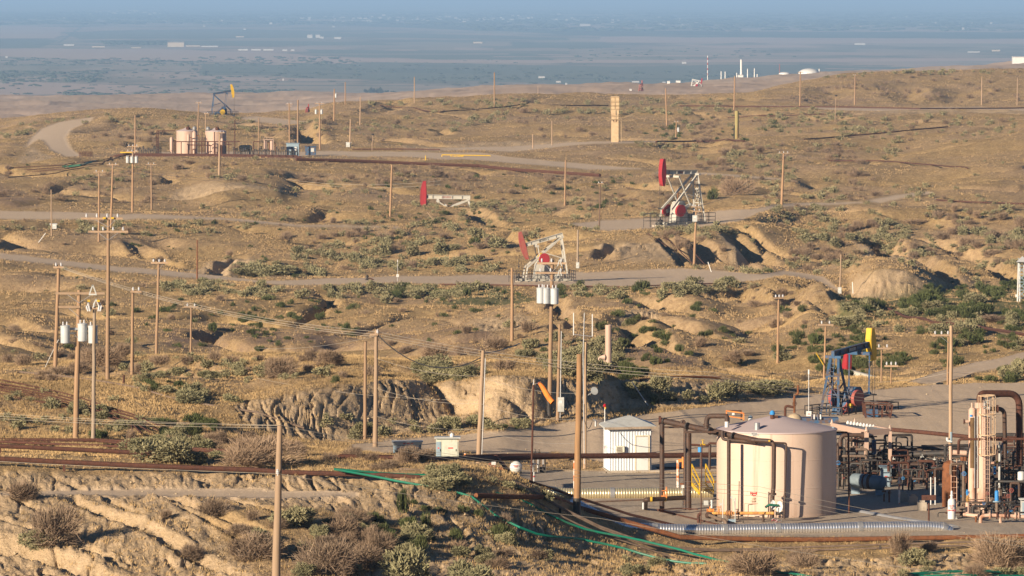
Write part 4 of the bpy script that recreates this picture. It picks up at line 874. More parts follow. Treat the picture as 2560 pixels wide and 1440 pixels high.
    b = MB(); b.cyl(W(RL + .02, 0, -.1), W(RL + .02, 0, 1.15), .12 * sc, 10); b.lathe(W(RL + .02, 0, 0), [(.24 * sc, .3 * sc), (.24 * sc, .38 * sc), (.13 * sc, .4 * sc), (.13 * sc, .7 * sc), (.2 * sc, .72 * sc), (.2 * sc, .8 * sc)], 10)
    b.cyl(W(RL - .4, 0, .62), W(RL + .45, 0, .62), .07 * sc, 8); b.build('wellhead', BLACK, o)
    # equaliser, pitmans, cranks
    ex = 3.75; E = B(ex, 0, -.45); 
    b = MB(); b.beam(B(ex, -1.15, -.5), B(ex, 1.15, -.5), .3 * sc, .26 * sc, up); b.beam(B(ex, 0, -.5), B(ex, 0, -.2), .3 * sc, .3 * sc); b.build('equalizer_beam', cb, o)
    C = (2.75, 0, 2.2); cr = math.radians(crank); dx, dz = math.cos(cr), math.sin(cr)
    for s in (-1.02, 1.02):
        c = W(C[0], s, C[2]); d = Wd(dx, 0, dz); pr = Wd(-dz, 0, dx)
        ck = MB().prism([(-1.35 * sc, -.2 * sc), (1.15 * sc, -.17 * sc), (1.3 * sc, 0), (1.15 * sc, .17 * sc), (-1.35 * sc, .26 * sc)], .16 * sc, c, d, pr).build('crank_arm', cg, o)
        b = MB(); r = .72 * sc; pl = [(-.95 * sc + r * math.cos(a) * 1.12, r * math.sin(a)) for a in [math.radians(20 + 320 * i / 16) for i in range(17)]]
        b.prism(pl, .3 * sc, W(C[0], s * 1.16, C[2]), d, pr); b.build('counterweight', cw, ck)
        pin = W(C[0] + dx * .95, s * 1.02, C[2] + dz * .95); e = B(ex, s * 1.02, -.5)
        MB().beam(pin, e, .13 * sc, .13 * sc).build('pitman_arm', cb, o); MB().cyl(pin - Wd(0, .16, 0) * sc, pin + Wd(0, .16, 0) * sc, .15 * sc, 10).build('crank_pin', cg, ck)
    if mid: MB().prism([(-1.1 * sc + .7 * sc * math.cos(a), .7 * sc * math.sin(a)) for a in [i * math.pi / 8 for i in range(16)]], .5 * sc, W(C[0], 0, C[2]), Wd(dx, 0, dz), Wd(-dz, 0, dx)).build('inner_weight', mid, o)
    b = MB(); b.prism([(-.95 * sc, -1.9 * sc), (1.15 * sc, -1.9 * sc), (.85 * sc, .2 * sc), (.45 * sc, .75 * sc), (-.35 * sc, .75 * sc), (-.75 * sc, .1 * sc)], 1.15 * sc, W(C[0], 0, C[2]), Wd(1, 0, 0), Wd(0, 0, 1)); b.cyl(W(C[0], -1.0, C[2]), W(C[0], 1.0, C[2]), .17 * sc, 10)
    b.build('gearbox', cg, o)
    b = MB(); b.cyl(W(.5, .35, 1.0), W(.5, -.5, 1.0), .36 * sc, 14); b.box(W(.5, 0, .62), .8 * sc, .7 * sc, .4 * sc, ya); b.build('motor', cg, o)
    b = MB(); b.lathe(W(1.3, -.72, 1.35) , [(.5 * sc, 0), (.5 * sc, .12 * sc)], 16, Wd(0, 1, 0)); b.beam(W(.5, -.62, 1.2), W(2.3, -.62, 2.5), .1 * sc, .2 * sc); b.beam(W(.5, -.62, .8), W(2.3, -.62, 1.6), .1 * sc, .12 * sc); b.build('belt_guard', belt or cg, o)
    if cap: MB().box(W(*cap[0]), cap[1] * sc, cap[1] * sc, cap[1] * sc, ya).build('caution_plate', YELL, o)
    if rail:
        b = MB(); x0, x1, y1 = -1.6, 6.9, 1.9
        P4 = [(x0, -y1), (x1, -y1), (x1, y1), (x0, y1)]
        for i in range(4):
            a_, c_ = P4[i], P4[(i + 1) % 4]; L_ = math.hypot(a_[0] - c_[0], a_[1] - c_[1]); n_ = max(2, int(L_ / 1.0))
            for k in range(n_): t = k / n_; x = a_[0] + (c_[0] - a_[0]) * t; y = a_[1] + (c_[1] - a_[1]) * t; b.beam(W(x, y, -.2), W(x, y, 1.55), .08)
            for z in (.6, 1.05, 1.5): b.beam(W(a_[0], a_[1], z), W(c_[0], c_[1], z), .06)
        b.build('guard_rail', BLACK, o)
    lad = MB()
    for s in (-.18, .18): lad.beam(W(-1.0, s, .4), W(-.15, s, H - .2), .05 * sc)
    for k in range(14): t = k / 14; x = -1.0 + .85 * t; z = .6 + (H - .9) * t; lad.beam(W(x, -.18, z), W(x, .18, z), .035 * sc)
    lad.build('ladder', post, o); return o
jack('faded blue pump jack with a yellow horsehead and red counterweights behind the big pink tank', 2085, 888, 1058, 52, .80, 6, 8, BLUE, YELL, REDF, BLUE, D=386, short='the blue jack', cap=((1.0, -1.0, 1.5), .34), lett=(-1, WHITE), belt=REDF, a1=.235, ff=1.3)
jack('pale grey pump jack with lowered faded-red horsehead and yellow weight on the lower road', 1403, 588, 702, 192, .96, -15, -82, JACKW, REDF, REDP, JACKW, D=745, short='the lower road jack', lett=(1, BLACK), mid=YELL)
jack('tall pale pump jack with an upright bright red horsehead, right of centre', 1738, 425, 554, 222, 1.26, 1, 158, JACKW, REDP, REDP, JACKW, D=880, short='the tall red-headed jack', lett=(1, REDF), a1=.28)
jack('jack behind a rise, only its red horsehead and level white beam showing', 1171, 496, 580, 184, 1.38, 1, 85, JACKW, REDP, REDP, JACKW, D=962, sink=1, rail=False, short='the lone red horsehead', lett=(1, REDF))
jack('far blue pump jack with a raised yellow horsehead on the left ridge', 535, 236, 292, 14, 1.0, 9, 60, BLUE, YELL, YELL, BLUE, D=1640, short='the far blue jack')
jack('red horsehead and white beam poking up behind the bare bank beyond the blue jack', 2206, 956, 1075, 124, .85, 6, -40, JACKW, REDP, REDP, JACKW, D=447, sink=1, rail=False)
jack('tiny white jack with a red horsehead nodding on the far hill below the white stack', 1731, 199, 219, 8, .95, -12, 60, WHITE, REDP, REDP, WHITE, D=3150, rail=False, short='the tiny white jack')
jack('tiny dark red jack seen end-on on the far flat', 1600, 213, 232, 75, .85, 10, 60, REDF, REDF, REDF, BLACK, D=2960, rail=False)
jack('tiny dark red jack on the far ridge left of centre', 1413, 224, 237, 80, .7, 5, 60, REDF, REDF, REDF, REDF, D=2980, rail=False)
jack('tiny red and black jack in front of the dunes right of the far blue jack', 767, 262, 276, 80, .45, 5, 60, REDP, REDP, BLACK, BLACK, D=1690, rail=False)

# the working platform and railings round the blue jack's wellhead
o = thing('work_platform', 'brown railed platform with flared sides around the blue pump jack wellhead', 'platform', V3(2195, 1060, 383)); D_ = 383
b = MB(); q_ = [V3(2166, 1060, D_ - 1), V3(2222, 1063, D_ - 1), V3(2214, 1056, D_ + 1.6), V3(2160, 1053, D_ + 1.6)]; q2 = [V3(2162, 1010, D_ - 1), V3(2232, 1012, D_ - 1), V3(2218, 1006, D_ + 1.6), V3(2156, 1006, D_ + 1.6)]
for i in range(4):
    j = (i + 1) % 4; b.beam(q_[i], q2[i], .09); b.beam(q2[i], q2[j], .08); b.beam(q_[i].lerp(q2[i], .5), q_[j].lerp(q2[j], .5), .06); b.beam(q_[i], q_[j], .1)
    for t in (.33, .66): b.beam(q_[i].lerp(q_[j], t), q2[i].lerp(q2[j], t), .06)
b.build('railing', RUST, o); MB().box(V3(2178, 1045, D_), .9, .6, 1.2).build('blue_cabinet', BLUE, o); MB().cyl(V3(2205, 1052, D_), V3(2205, 1015, D_), .06, 8).build('lever_post', RUST, o)
# ---------------------------------------------------------------- the big tank
ZP = CAMZ - 29.0            # the gravel yard's level
def yard(px, py): D = 29.0 * FOC / (py + 20.0); return V3(px, py, D)
TC = V3(1941, 1282, 316.7); TC.z = ZP; TR = 3.34; TH = 4.68
o = thing('storage_tank', 'large round pale pink tank with a lilac cone roof, biggest on the gravel yard', 'storage tank', TC); THINGS.append((1941, 1300, 'the big pink tank'))
sh = MB().lathe(TC, [(TR + .02, -.2), (TR + .02, .06), (TR, .07), (TR, 1.55), (TR + .006, 1.56), (TR + .006, 1.6), (TR, 1.61), (TR, 3.1), (TR + .006, 3.11), (TR + .006, 3.15), (TR, 3.16), (TR, TH)], 96).build('shell', tank_mat('big tank paint', (0.56, 0.42, 0.33), 0.0, 1.3), o, ang=14)
ROOFP = paint('tank roof paint', (0.44, 0.36, 0.35), (0.41, 0.335, 0.33), 0.6, sc=1)
rf = MB().lathe(TC, [(TR + .05, TH - .07), (TR + .05, TH), (TR * .75, TH + .2), (TR * .4, TH + .46), (TR * .12, TH + .68), (.12, TH + .71)], 96).build('roof', ROOFP, o, ang=20)
def tp(px, py, dr=0.02):
    """point on the shell's near side under a pixel"""
    D = TC.y - math.sqrt(max(0, TR ** 2 - ((px - 1941) / FOC * 313.6) ** 2)) - dr; return V3(px, py, D)
MB().box(tp(1886, 1085, .03), .4, .03, .16).build('name_plate', WHITE, sh); txt('VESSEL', .12, tp(1886, 1085, .05), (1, 0, 0), (0, 0, 1), BLACK, sh)
b = MB(); p = tp(1884, 1233, .015)
for dx in (-.15, .15): b.box(p + Vector((dx, 0, 0)), .07, .012, .16)
b.box(p, .3, .012, .05); b.box(p + Vector((0, 0, -.12)), .22, .012, .05); b.build('red_emblem', REDT, sh)
txt('1103\n0168', .15, tp(1883, 1250, .02), (1, 0, 0), (0, 0, 1), paint('tan lettering', (.42, .28, .18)), sh)
mw = MB(); c_ = tp(1884, 1276, .0); 
for a_, b_ in (((-.5, -.38), (.5, -.38)), ((.5, -.38), (.5, .38)), ((.5, .38), (-.5, .38)), ((-.5, .38), (-.5, -.38))): mw.beam(c_ + Vector((a_[0], -.02, a_[1])), c_ + Vector((b_[0], -.02, b_[1])), .03)
mw.build('access_plate', TANKP, sh)
for px_, h_ in ((1878, .3),): MB().cyl(TC + Vector((-1.2, -2.5, TH + .1)), TC + Vector((-1.2, -2.5, TH + .5)), .16, 12).build('roof_nozzle', GALV, rf)
hp = V3(1931, 1041, 316); b = MB(); b.cyl(hp - Vector((0, 0, .35)), hp + Vector((0, 0, .1)), .12, 10); b.cyl(hp + Vector((-.12, 0, -.02)), hp + Vector((.3, 0, -.02)), .07, 8); v_ = b.build('vent_valve', RUST, rf); MB().lathe(hp, [(.14, .1), (.16, .2), (.07, .33)], 12).build('vent_cap', BLUEB, v_)
hp = V3(1876, 1046, 317.5); b = MB(); b.cyl(hp - Vector((0, 0, .4)), hp, .11, 10); v_ = b.build('gauge_hatch', WHITE, rf); MB().lathe(hp, [(.12, 0), (.13, .1), (.04, .16)], 12).build('hatch_cap', BLUEG, v_)
b = MB(); r_ = [(1816, 1052), (1816, 1027), (1859, 1033), (1859, 1052)]
for (x1, y1), (x2, y2) in zip(r_[:-1], r_[1:]): b.beam(V3(x1, y1, 316.5), V3(x2, y2, 316.5), .07)
b.beam(V3(1853, 1027, 317.5), V3(1853, 1050, 317.5), .07); b.beam(V3(1816, 1027, 316.5), V3(1853, 1027, 317.5), .07); b.beam(V3(1816, 1040, 316.5), V3(1859, 1046, 316.5), .06); b.build('platform_rail', ORANGE, rf)
MB().box(V3(1833, 1035, 316.3), .14, .03, .12).build('sign', WHITE, rf)
MB().cyl(V3(1817, 1068, 314.5), V3(1817, 1054, 314.5), .12, 10).build('roof_pipe_stub', WHITE, rf)
MB().box(V3(2082, 1075, 316.2), .1, .12, .36).build('rim_bracket', BLUEG, sh)
# overhead pipework to the tank
hdr = [V3(1652, 1051, 318), V3(1780, 1078, 315.8), V3(1892, 1102, 312.9)]
o = thing('overhead_pipe', 'thick dark brown overhead pipe sloping down to the pink tank on tall pipe posts', 'pipework', yard(1721, 1278))
h_ = MB().tube(hdr, .17, 14).build('header_pipe', DARK, o); MB().cyl(hdr[0] + Vector((-.12, 0, .0)), hdr[0] + Vector((.02, 0, 0)), .25, 14).build('end_flange', RUST, h_)
for t in (.04, .28, .52, .76): q = hdr[0].lerp(hdr[-1], t); d = (hdr[-1] - hdr[0]).normalized(); MB().cyl(q - d * .04, q + d * .04, .21, 14).build('clamp', BLACK, h_)
def post(x, yt, yb, dD=0.0, r=.135):
    b_ = yard(x, yb); b_.z = ZP; t_ = V3(x, yt, b_.y); MB().cyl(b_ - Vector((0, 0, .2)), t_, r, 12).build('pipe_post', DARK, o); return t_
post(1655, 1060, 1284); post(1721, 1082, 1278, r=.17); post(1714, 1068, 1266, r=.12)
c1 = V3(1652, 1068, 317); c2 = V3(1700, 1068, 317); MB().beam(c1, c2, .12, .1).build('cross_bar', DARK, o); MB().beam(V3(1712, 1080, 315), V3(1790, 1080, 315), .12, .12).build('cross_bar', DARK, o)
MB().tube(bend([V3(1806, 1078, 314.5), V3(1806, 1098, 314.3), V3(1824, 1100, 314.2), V3(1890, 1106, 313.1)], .3), .09, 10).build('under_bar', DARK, o)
MB().tube(bend([V3(1822, 1100, 313.2), V3(1822, 1301, 313.2)], .1), .105, 12).build('downpipe', DARK, o)
p_ = bend([V3(1880, 1100, 313.0), V3(1935, 1103, 312.5), V3(1934, 1220, 312.5), V3(1931, 1240, 312.5), V3(1930, 1304, 312.5)], .35)
dp = MB().tube(p_, .125, 12).build('downpipe', DARK, o); q = V3(1932, 1235, 312.5); MB().cyl(q - Vector((0, 0, .05)), q + Vector((0, 0, .05)), .2, 12).build('flange', DARK, dp)
dp = MB().tube(bend([V3(1930, 1106, 312.5), V3(1966, 1108, 312.5), V3(1962, 1240, 312.5), V3(1960, 1304, 312.5)], .12), .05, 8).build('thin_downpipe', DARK, o); q = V3(1962, 1242, 312.5); MB().cyl(q - Vector((0, 0, .04)), q + Vector((0, 0, .04)), .1, 10).build('flange', DARK, dp)
g_ = MB().tube(bend([V3(1766, 1080, 316), V3(1767, 1040, 316), V3(1818, 1040, 315.2), V3(1818, 1056, 315)], .33, 7), .14, 12).build('gooseneck', DARK, o)
for q in (V3(1767, 1062, 316), V3(1767, 1068, 316)): MB().cyl(q - Vector((0, 0, .035)), q + Vector((0, 0, .035)), .22, 12).build('flange', DARK, g_)
MB().tube(bend([V3(1703, 1062, 317), V3(1704, 1052, 317), V3(1711, 1052, 317), V3(1712, 1066, 317)], .1), .06, 8).build('small_loop', DARK, o)
MB().box(V3(1923, 1102, 312.3), .09, .03, .09).build('yellow_mark', YELL, o)

def wheel(c, r, parent, mat, axis=(0, -1, 0), name='handwheel'):
    b = MB().ring(c, r, r * .12, axis, 14, 5); x, y = b.frame(Vector(axis))
    for k in range(3): a = k * math.pi / 3; d = x * math.cos(a) + y * math.sin(a); b.cyl(Vector(c) - d * r, Vector(c) + d * r, r * .07, 4)
    return b.build(name, mat, parent)
def valve(c, s, parent, mat, wmat=None, axis='x', name='valve'):
    """a flanged gate valve with stem and handwheel"""
    c = Vector(c); d = Vector((1, 0, 0)) if axis == 'x' else Vector((0, 0, 1)); b = MB().lathe(c - d * s, [(s * .55, 0), (s * .55, s * .2), (s * .35, s * .25), (s * .5, s * .8), (s * .5, s * 1.2), (s * .35, s * 1.75), (s * .55, s * 1.8), (s * .55, s * 2)], 12, d)
    u = Vector((0, 0, 1)) if axis == 'x' else Vector((0, -1, 0)); b.cyl(c, c + u * s * 1.5, s * .28, 8); b.cyl(c + u * s * 1.4, c + u * s * 2.2, s * .1, 6)
    v = b.build(name, mat, parent); wheel(c + u * s * 2.0, s * .75, v, wmat or mat, u); return v
# the valve manifold in front of the tank
D0 = 310.6
o = thing('valve_manifold', 'yellow-orange valve manifold with dials and a round white disc in front of the pink tank', 'valve manifold', V3(1850, 1326, D0)); THINGS.append((1850, 1310, 'the yellow valve manifold'))
MB().tube([V3(1780, 1283, D0), V3(1934, 1283, D0)], .085, 12).build('main_pipe', paint('ochre pipe', (.60, .31, .085), (.33, .13, .05), .6, sc=3), o)
for x in (1817, 1823, 1829): MB().cyl(V3(x - 1.5, 1283, D0), V3(x + 1.5, 1283, D0), .15, 12).build('flange', paint('ochre flange', (.55, .27, .10), (.28, .12, .06), .6), o)
valve(V3(1776, 1276, D0), .2, o, ORANGE, WHITE); valve(V3(1797, 1283, D0), .17, o, ORANGE, ORANGE); valve(V3(1843, 1284, D0 - .05), .12, o, RUST, BLACK)
MB().cyl(V3(1779, 1270, D0 - .1), V3(1779, 1250, D0 - .1), .06, 8).build('white_actuator', WHITE, o); MB().beam(V3(1770, 1250, D0), V3(1798, 1248, D0), .04, .03).build('cross_rod', BLACK, o)
MB().box(V3(1765, 1257, D0 - .2), .25, .18, .25).build('grey_box', GREYP, o)
for x, y in ((1802, 1260), (1829, 1243), (1836, 1250)):
    q = V3(x, y, D0 - .15); g_ = MB().lathe(q, [(.07, 0), (.07, .05)], 14, (0, -1, 0)).build('gauge', GREYP, o); MB().cyl(q + Vector((0, .02, 0)), V3(x + 1, 1283, D0), .018, 5).build('gauge_stem', GALV, g_)
for x, yt in ((1807, 1247), (1838, 1245), (1826, 1306), (1808, 1306)): MB().cyl(V3(x, yt, D0 - .3), V3(x, 1328, D0 - .3), .03, 6).build('stand', GREYP, o)
for x in (1823, 1908, 1790): MB().cyl(V3(x, 1285, D0), V3(x, 1327, D0), .075, 10).build('support', DARK, o)
MB().box(V3(1830, 1301, D0 - .2), .4, .25, .14).build('blue_tray', BLUEG, o)
d_ = MB().lathe(V3(1951, 1267, D0), [(.02, 0), (.19, .02), (.31, .04), (.31, .07)], 28, (-.82, -.5, .1)).build('white_disc', WHITE, o)
v_ = valve(V3(1948, 1283, D0), .2, o, BLACK, BLACK); MB().tube(bend([V3(1914, 1268, D0), V3(1922, 1262, D0 - .1), V3(1948, 1264, D0)], .1), .07, 8).build('green_actuator', DGREEN, o)
MB().lathe(V3(1935, 1262, D0 + .3), [(.02, 0), (.2, .03), (.26, .06)], 24, (-.85, -.5, 0)).build('white_disc', WHITE, o)
MB().tube(bend([V3(1752, 1283, D0 - .4), V3(1746, 1288, D0 - .4), V3(1746, 1315, D0 - .6), V3(1757, 1318, D0 - .6), V3(1838, 1317, D0 - .6), V3(1860, 1316, D0 - .5)], .3), .085, 10).build('low_pipe', RUST, o)
MB().tube(bend([V3(1772, 1287, D0 - .5), V3(1795, 1297, D0 - 2.0), V3(1815, 1302, D0 - 3.2), V3(1817, 1332, D0 - 3.2), V3(1830, 1338, D0 - 3.4)], .3), .095, 10).build('front_pipe', PIPEG, o); MB().cyl(V3(1768, 1288, D0 - .4), V3(1776, 1289, D0 - .6), .17, 12).build('flange', DARK, o)
valve(V3(1858, 1312, D0 - .5), .13, o, BLACK, BLACK)
MB().tube([V3(1866, 1316, D0 - .5), V3(1960, 1315, D0 - .5), V3(2085, 1319, D0 - .6)], .06, 8).build('low_pipe', PIPEG, o)
for k in range(5): a = k * 1.2; q = V3(1934 + 6 * math.cos(a), 1304 + 5 * math.sin(a * 1.7), D0 - .3); MB().tube(bend([q, q + Vector((.12, 0, .12)), q + Vector((.25, .05, -.05)), q + Vector((.3, 0, .1))], .05), .018, 5).build('tubing', REDP if k % 2 else GALV, o)
MB().cyl(V3(1755, 1110, 306.5), V3(1752, 1322, 306.5), .032, 6).build('thin_riser', RUST, o)
MB().cyl(V3(1848, 1203, 311.5), V3(1846, 1300, 311.5), .03, 6).build('thin_riser', PIPEG, o)
# yellow stairs
o = thing('yellow_stairs', 'yellow steel stairs and rails left of the pink tank', 'stairs', yard(1750, 1232)); D1 = 325
for k, x in enumerate((1727, 1762)):
    b = MB(); a_ = V3(x + 2, 1160, D1 + k); c_ = V3(x + 12, 1200, D1 - .6 + k); e_ = V3(x + 22, 1232, D1 - 1.5 + k); f_ = V3(x + 22, 1200, D1 - 1.5 + k)
    for p_, q_ in ((a_, V3(x + 2, 1210, D1 + k)), (a_, f_), (f_, e_), (V3(x + 2, 1210, D1 + k), e_), (V3(x + 2, 1180, D1 + k), V3(x + 22, 1214, D1 - 1.5 + k))): b.beam(p_, q_, .055)
    b.build('handrail', YELL, o)
b = MB()
for k in range(6): b.beam(V3(1731 + k * 3.5, 1205 + k * 4.5, D1 - k * .25), V3(1764 + k * 3.5, 1205 + k * 4.5, D1 + 1 - k * .25), .24, .03)
b.build('tread', YELL, o); b = MB(); b.beam(V3(1700, 1210, 326), V3(1731, 1210, 326), .16, .1); b.beam(V3(1764, 1205, 327), V3(1790, 1205, 327), .16, .1); b.build('landing', RUSTL, o)
MB().beam(V3(1729, 1210, D1), V3(1749, 1233, D1 - 1.5), .05, .22).build('stringer', YELL, o)
# rusty white standpipes, left
def rstand(lab, x, yt, yb, r):
    b_ = yard(x, yb); b_.z = ZP; t_ = V3(x, yt, b_.y); m_ = paint('peeling orange and white paint', (.60, .56, .50), (.50, .16, .05), .7, sc=2.2, amt=(.48, .56))
    o_ = thing('rusty_post', lab, 'post', b_); MB().cyl(b_, t_, r, 12).build('shaft', m_, o_); return o_, t_
o, t_ = rstand('orange and white peeling post between the shed and the dark pipe posts', 1695, 1150, 1240, .085); MB().beam(t_ + Vector((0, 0, -.05)), t_ + Vector((.35, 0, .0)), .16, .16).build('head', ORANGE, o)
MB().cyl(V3(1708, 1142, 321), V3(1708, 1170, 321), .08, 10).build('cap', ORANGE, o)
rstand('orange and white peeling post right behind the thick brown pole', 1437, 1152, 1240, .085)
o = thing('yard_pipe', 'dark elbow pipe with yellow bands and orange valve left of the pink tank', 'pipework', yard(1650, 1275))
MB().tube(bend([yard(1613, 1274) + Vector((0, 0, -.0)), V3(1614, 1249, 313.5), V3(1640, 1248, 314), V3(1712, 1244, 316)], .4), .13, 12).build('pipe', DARK, o)
for x in (1628, 1663): q = V3(x, 1248.5 - (x - 1614) * .03, 314 + (x - 1640) * .028); MB().cyl(q - Vector((.06, 0, 0)), q + Vector((.06, 0, 0)), .15, 12).build('yellow_band', YELL, o)
v_ = valve(V3(1660, 1242, 314.6), .17, o, ORANGE, ORANGE); MB().cyl(V3(1667, 1238, 314.6), V3(1666, 1217, 314.6), .05, 6).build('stem', ORANGE, o)
MB().cyl(V3(1608, 1257, 313.4), V3(1608, 1274, 313.2), .05, 8).build('white_post', WHITE, o); MB().cyl(V3(1706, 1216, 316.6), V3(1708, 1270, 315.6), .02, 5).build('post', GREYP, o); MB().box(V3(1707, 1216, 316.5), .15, .1, .16).build('box', WHITE, o)
o = thing('blue_valve', 'small yellow and blue valve at the left edge of the pink tank', 'valve', V3(1752, 1180, 335)); valve(V3(1757, 1112, 334), .14, o, YELL, YELL); MB().cyl(V3(1750, 1130, 334), V3(1750, 1118, 334), .13, 10).build('actuator', BLUEB, o); MB().tube(bend([V3(1727, 1112, 334), V3(1770, 1114, 334), V3(1774, 1108, 334), V3(1795, 1109, 334)], .1), .07, 8).build('pipe', RUST, o); MB().cyl(V3(1775, 1112, 334), V3(1773, 1175, 334), .08, 8).build('riser', DARK, o); MB().cyl(V3(1752, 1130, 334), V3(1752, 1172, 334), .06, 8).build('riser', DARK, o)
# pipelines on the yard
solo(MB().tube([V3(1645, 1275, 313.5), yard(1690, 1290) + Vector((0, 0, .08)), yard(1798, 1317) + Vector((0, 0, .1))], .06, 8), 'pipeline', RUST, 'thin rusty pipe lying across the bare yard toward the valve manifold', 'pipeline')
solo(MB().tube([V3(1643, 1274, 313.6), V3(1705, 1271, 314.5), V3(1745, 1273, 314)], .035, 6), 'pipeline', RUST, 'slim rusty rod on the gravel at the feet of the dark posts', 'pipeline')
solo(MB().tube([V3(1290, 1252, 322), V3(1480, 1255, 320), V3(1615, 1249, 319)], .05, 6), 'pipeline', DARK, 'slim dark pipe across the shaded gravel behind the thick brown pole', 'pipeline')
pipeline('thin rusty pipe slanting across the yard from the grassy mound past the brown pole foot', [(1310, 1234, 303), (1450, 1270, 306), (1700, 1316, 309)], .07, RUST, step=3)
# big silver culvert pipes
SILV = paint('bright corrugated steel', (0.72, 0.72, 0.72), (0.62, 0.62, 0.62), 0.30, 0.85, sc=3)
STRAW = paint('yellowed corrugated steel', (0.66, 0.58, 0.38), (0.55, 0.48, 0.30), 0.32, 0.7, sc=3)
corrugated('long silver corrugated pipe curving along the front edge of the yard below the pink tank', [(1425, 1308, 303.2), (1500, 1313, 303), (1600, 1322, 303), (1680, 1331, 303.2), (1760, 1336, 303.5), (1900, 1336, 304), (2100, 1334, 304.8), (2378, 1331, 306)], .27, SILV, .15, bands=(.23, .41, .545, .76, .98))
corrugated('yellowish corrugated pipe lying behind the thick brown pole and the dark posts', [(1318, 1235, 325.5), (1440, 1235, 325.5), (1560, 1234, 325.7), (1690, 1233, 326), (1784, 1231, 326.2)], .31, STRAW, .15, bands=(.46,))
def duct():
    pts = [V3(x, y, d) for x, y, d in ((2086, 1279, 319), (2150, 1287, 317), (2240, 1304, 313), (2330, 1318, 309.5), (2388, 1326, 307.2))]
    fine = []
    for a, b in zip(pts[:-1], pts[1:]):
        for k in range(8): fine.append(a.lerp(b, k / 8))
    fine.append(pts[-1]); o_ = thing('smooth_duct', 'smooth dull grey duct slanting toward the end of the silver corrugated pipe', 'culvert pipe', fine[16] - Vector((0, 0, .3)))
    MB().tube(fine, .29, 20).build('duct_wall', FIBG, o_)
    for i in (4, 11, 18, 25, 30): MB().tube(fine[i:i + 2], .315, 20).build('seam_band', GALV, o_)
duct()
# box girder of rust running across the middle
pipeline('long rusty pipe spanning level from the mound past the shed door to the pink tank', [(850, 1147, 303.5), (1040, 1149, 304), (1240, 1147, 330), (1420, 1143, 334), (1640, 1140, 336), (1800, 1137, 338)], .16, RUST, collar=9, step=3)
pipeline('flat rusty walkway pipe lying alongside the long level pipe over the hollow', [(1160, 1143, 331), (1250, 1141, 334), (1350, 1141, 336), (1470, 1138, 337), (1640, 1136, 339)], .13, RUST, step=3, lift=0)
o = thing('brace_pipe', 'rusty brace leaning from the level pipe down to the grassy mound', 'pipe', V3(1305, 1214, 318)); MB().cyl(V3(1248, 1150, 329), V3(1308, 1220, 316), .11, 8).build('pipe', RUST, o)
b = solo(MB().tube([V3(1470, 1181, 343.6), V3(1640, 1180, 344)], .09, 8), 'pipeline', DARK, 'short dark pipe on the ground just left of the shed foot', 'pipeline')
b = solo(MB().tube([V3(1636, 1172, 345.5), V3(1790, 1172, 345.5)], .13, 8), 'pipeline', DARK, 'dark pipe on the ground right of the shed behind the stairs', 'pipeline')
# upright bundle and white bottle
o = thing('valve_bundle', 'cluster of dark upright pipes beside a small white square frame, behind the level pipe', 'pipework', yard(1352, 1188))
for k in range(8): x = 1333 + k * 4.2; MB().cyl(V3(x, 1134 + (k * 7) % 9, 343 + k % 3), V3(x, 1186, 343 + k % 3), .045, 6).build('riser', (GALV, BLACK, PIPEG)[k % 3], o)
for x, y in ((1338, 1131), (1348, 1131)): valve(V3(x, y, 343), .09, o, BLACK, BLACK)
MB().box(V3(1357, 1178, 342.6), .4, .3, .5).build('black_box', BLACK, o)
b = MB(); 
for p_, q_ in (((1327, 1158), (1327, 1168)), ((1327, 1158), (1344, 1160)), ((1344, 1160), (1344, 1170)), ((1332, 1158), (1333, 1168))): b.beam(V3(*p_, 342), V3(*q_, 342), .06)
b.build('white_frame', WHITE, o)
o = thing('white_bottle_tank', 'round white bottle-shaped vessel with red lettering in the shade under the level pipe', 'vessel', yard(1290, 1190)); q = V3(1290, 1184, 341)
sph = [(.38 * math.sin(a), .38 - .38 * math.cos(a)) for a in [math.pi * i / 14 for i in range(15)]]; s_ = MB().lathe(q, sph, 28).build('vessel_body', WHITE, o); txt('OXYGEN\nTANK', .085, q + Vector((-.02, -.375, .47)), (1, 0, 0), (0, .25, 1), REDT, s_)
MB().box(q + Vector((0, .1, .95)), .8, .4, .2).build('dark_frame', BLACK, o)
for dx in (-.3, .3): MB().beam(q + Vector((dx, .1, -.2)), q + Vector((dx, .1, 1.1)), .06).build('stand', BLACK, o)
o = thing('yard_pump', 'dark rusty pump set half hidden behind the grassy mound, left of the white vessel', 'pump', yard(1252, 1195)); q = V3(1250, 1178, 338)
MB().lathe(q + Vector((-.4, 0, 0)), [(.1, 0), (.28, .05), (.28, .7), (.1, .8)], 14, (1, 0, 0)).build('motor', RUSTL, o); MB().box(q + Vector((0, 0, -.35)), 1.2, .6, .2).build('skid', BLACK, o); wheel(q + Vector((-.5, -.1, .3)), .2, o, REDF); MB().box(V3(1234, 1158, 337), .26, .1, .17).build('label_plate', WHITE, o)
# ---------------------------------------------------------------- shed
RIB = paint('white ribbed wall', (0.57, 0.60, 0.63), (0.50, 0.52, 0.53), 0.5, sc=1.1, amt=(.5, .8), stretch=(1, 1, .3))
A0 = yard(1524, 1183); A0.z = ZP + .0; A1 = yard(1622, 1179); A1.z = ZP; A2 = yard(1488, 1174); A2.z = ZP
ex = (A1 - A0); W1 = ex.length; ex.normalize(); ey = Vector((-ex.y, ex.x, 0)); W2 = 2.6; Hh_ = 2.62
A2 = A0 + ey * W2 + ex * (-.0)
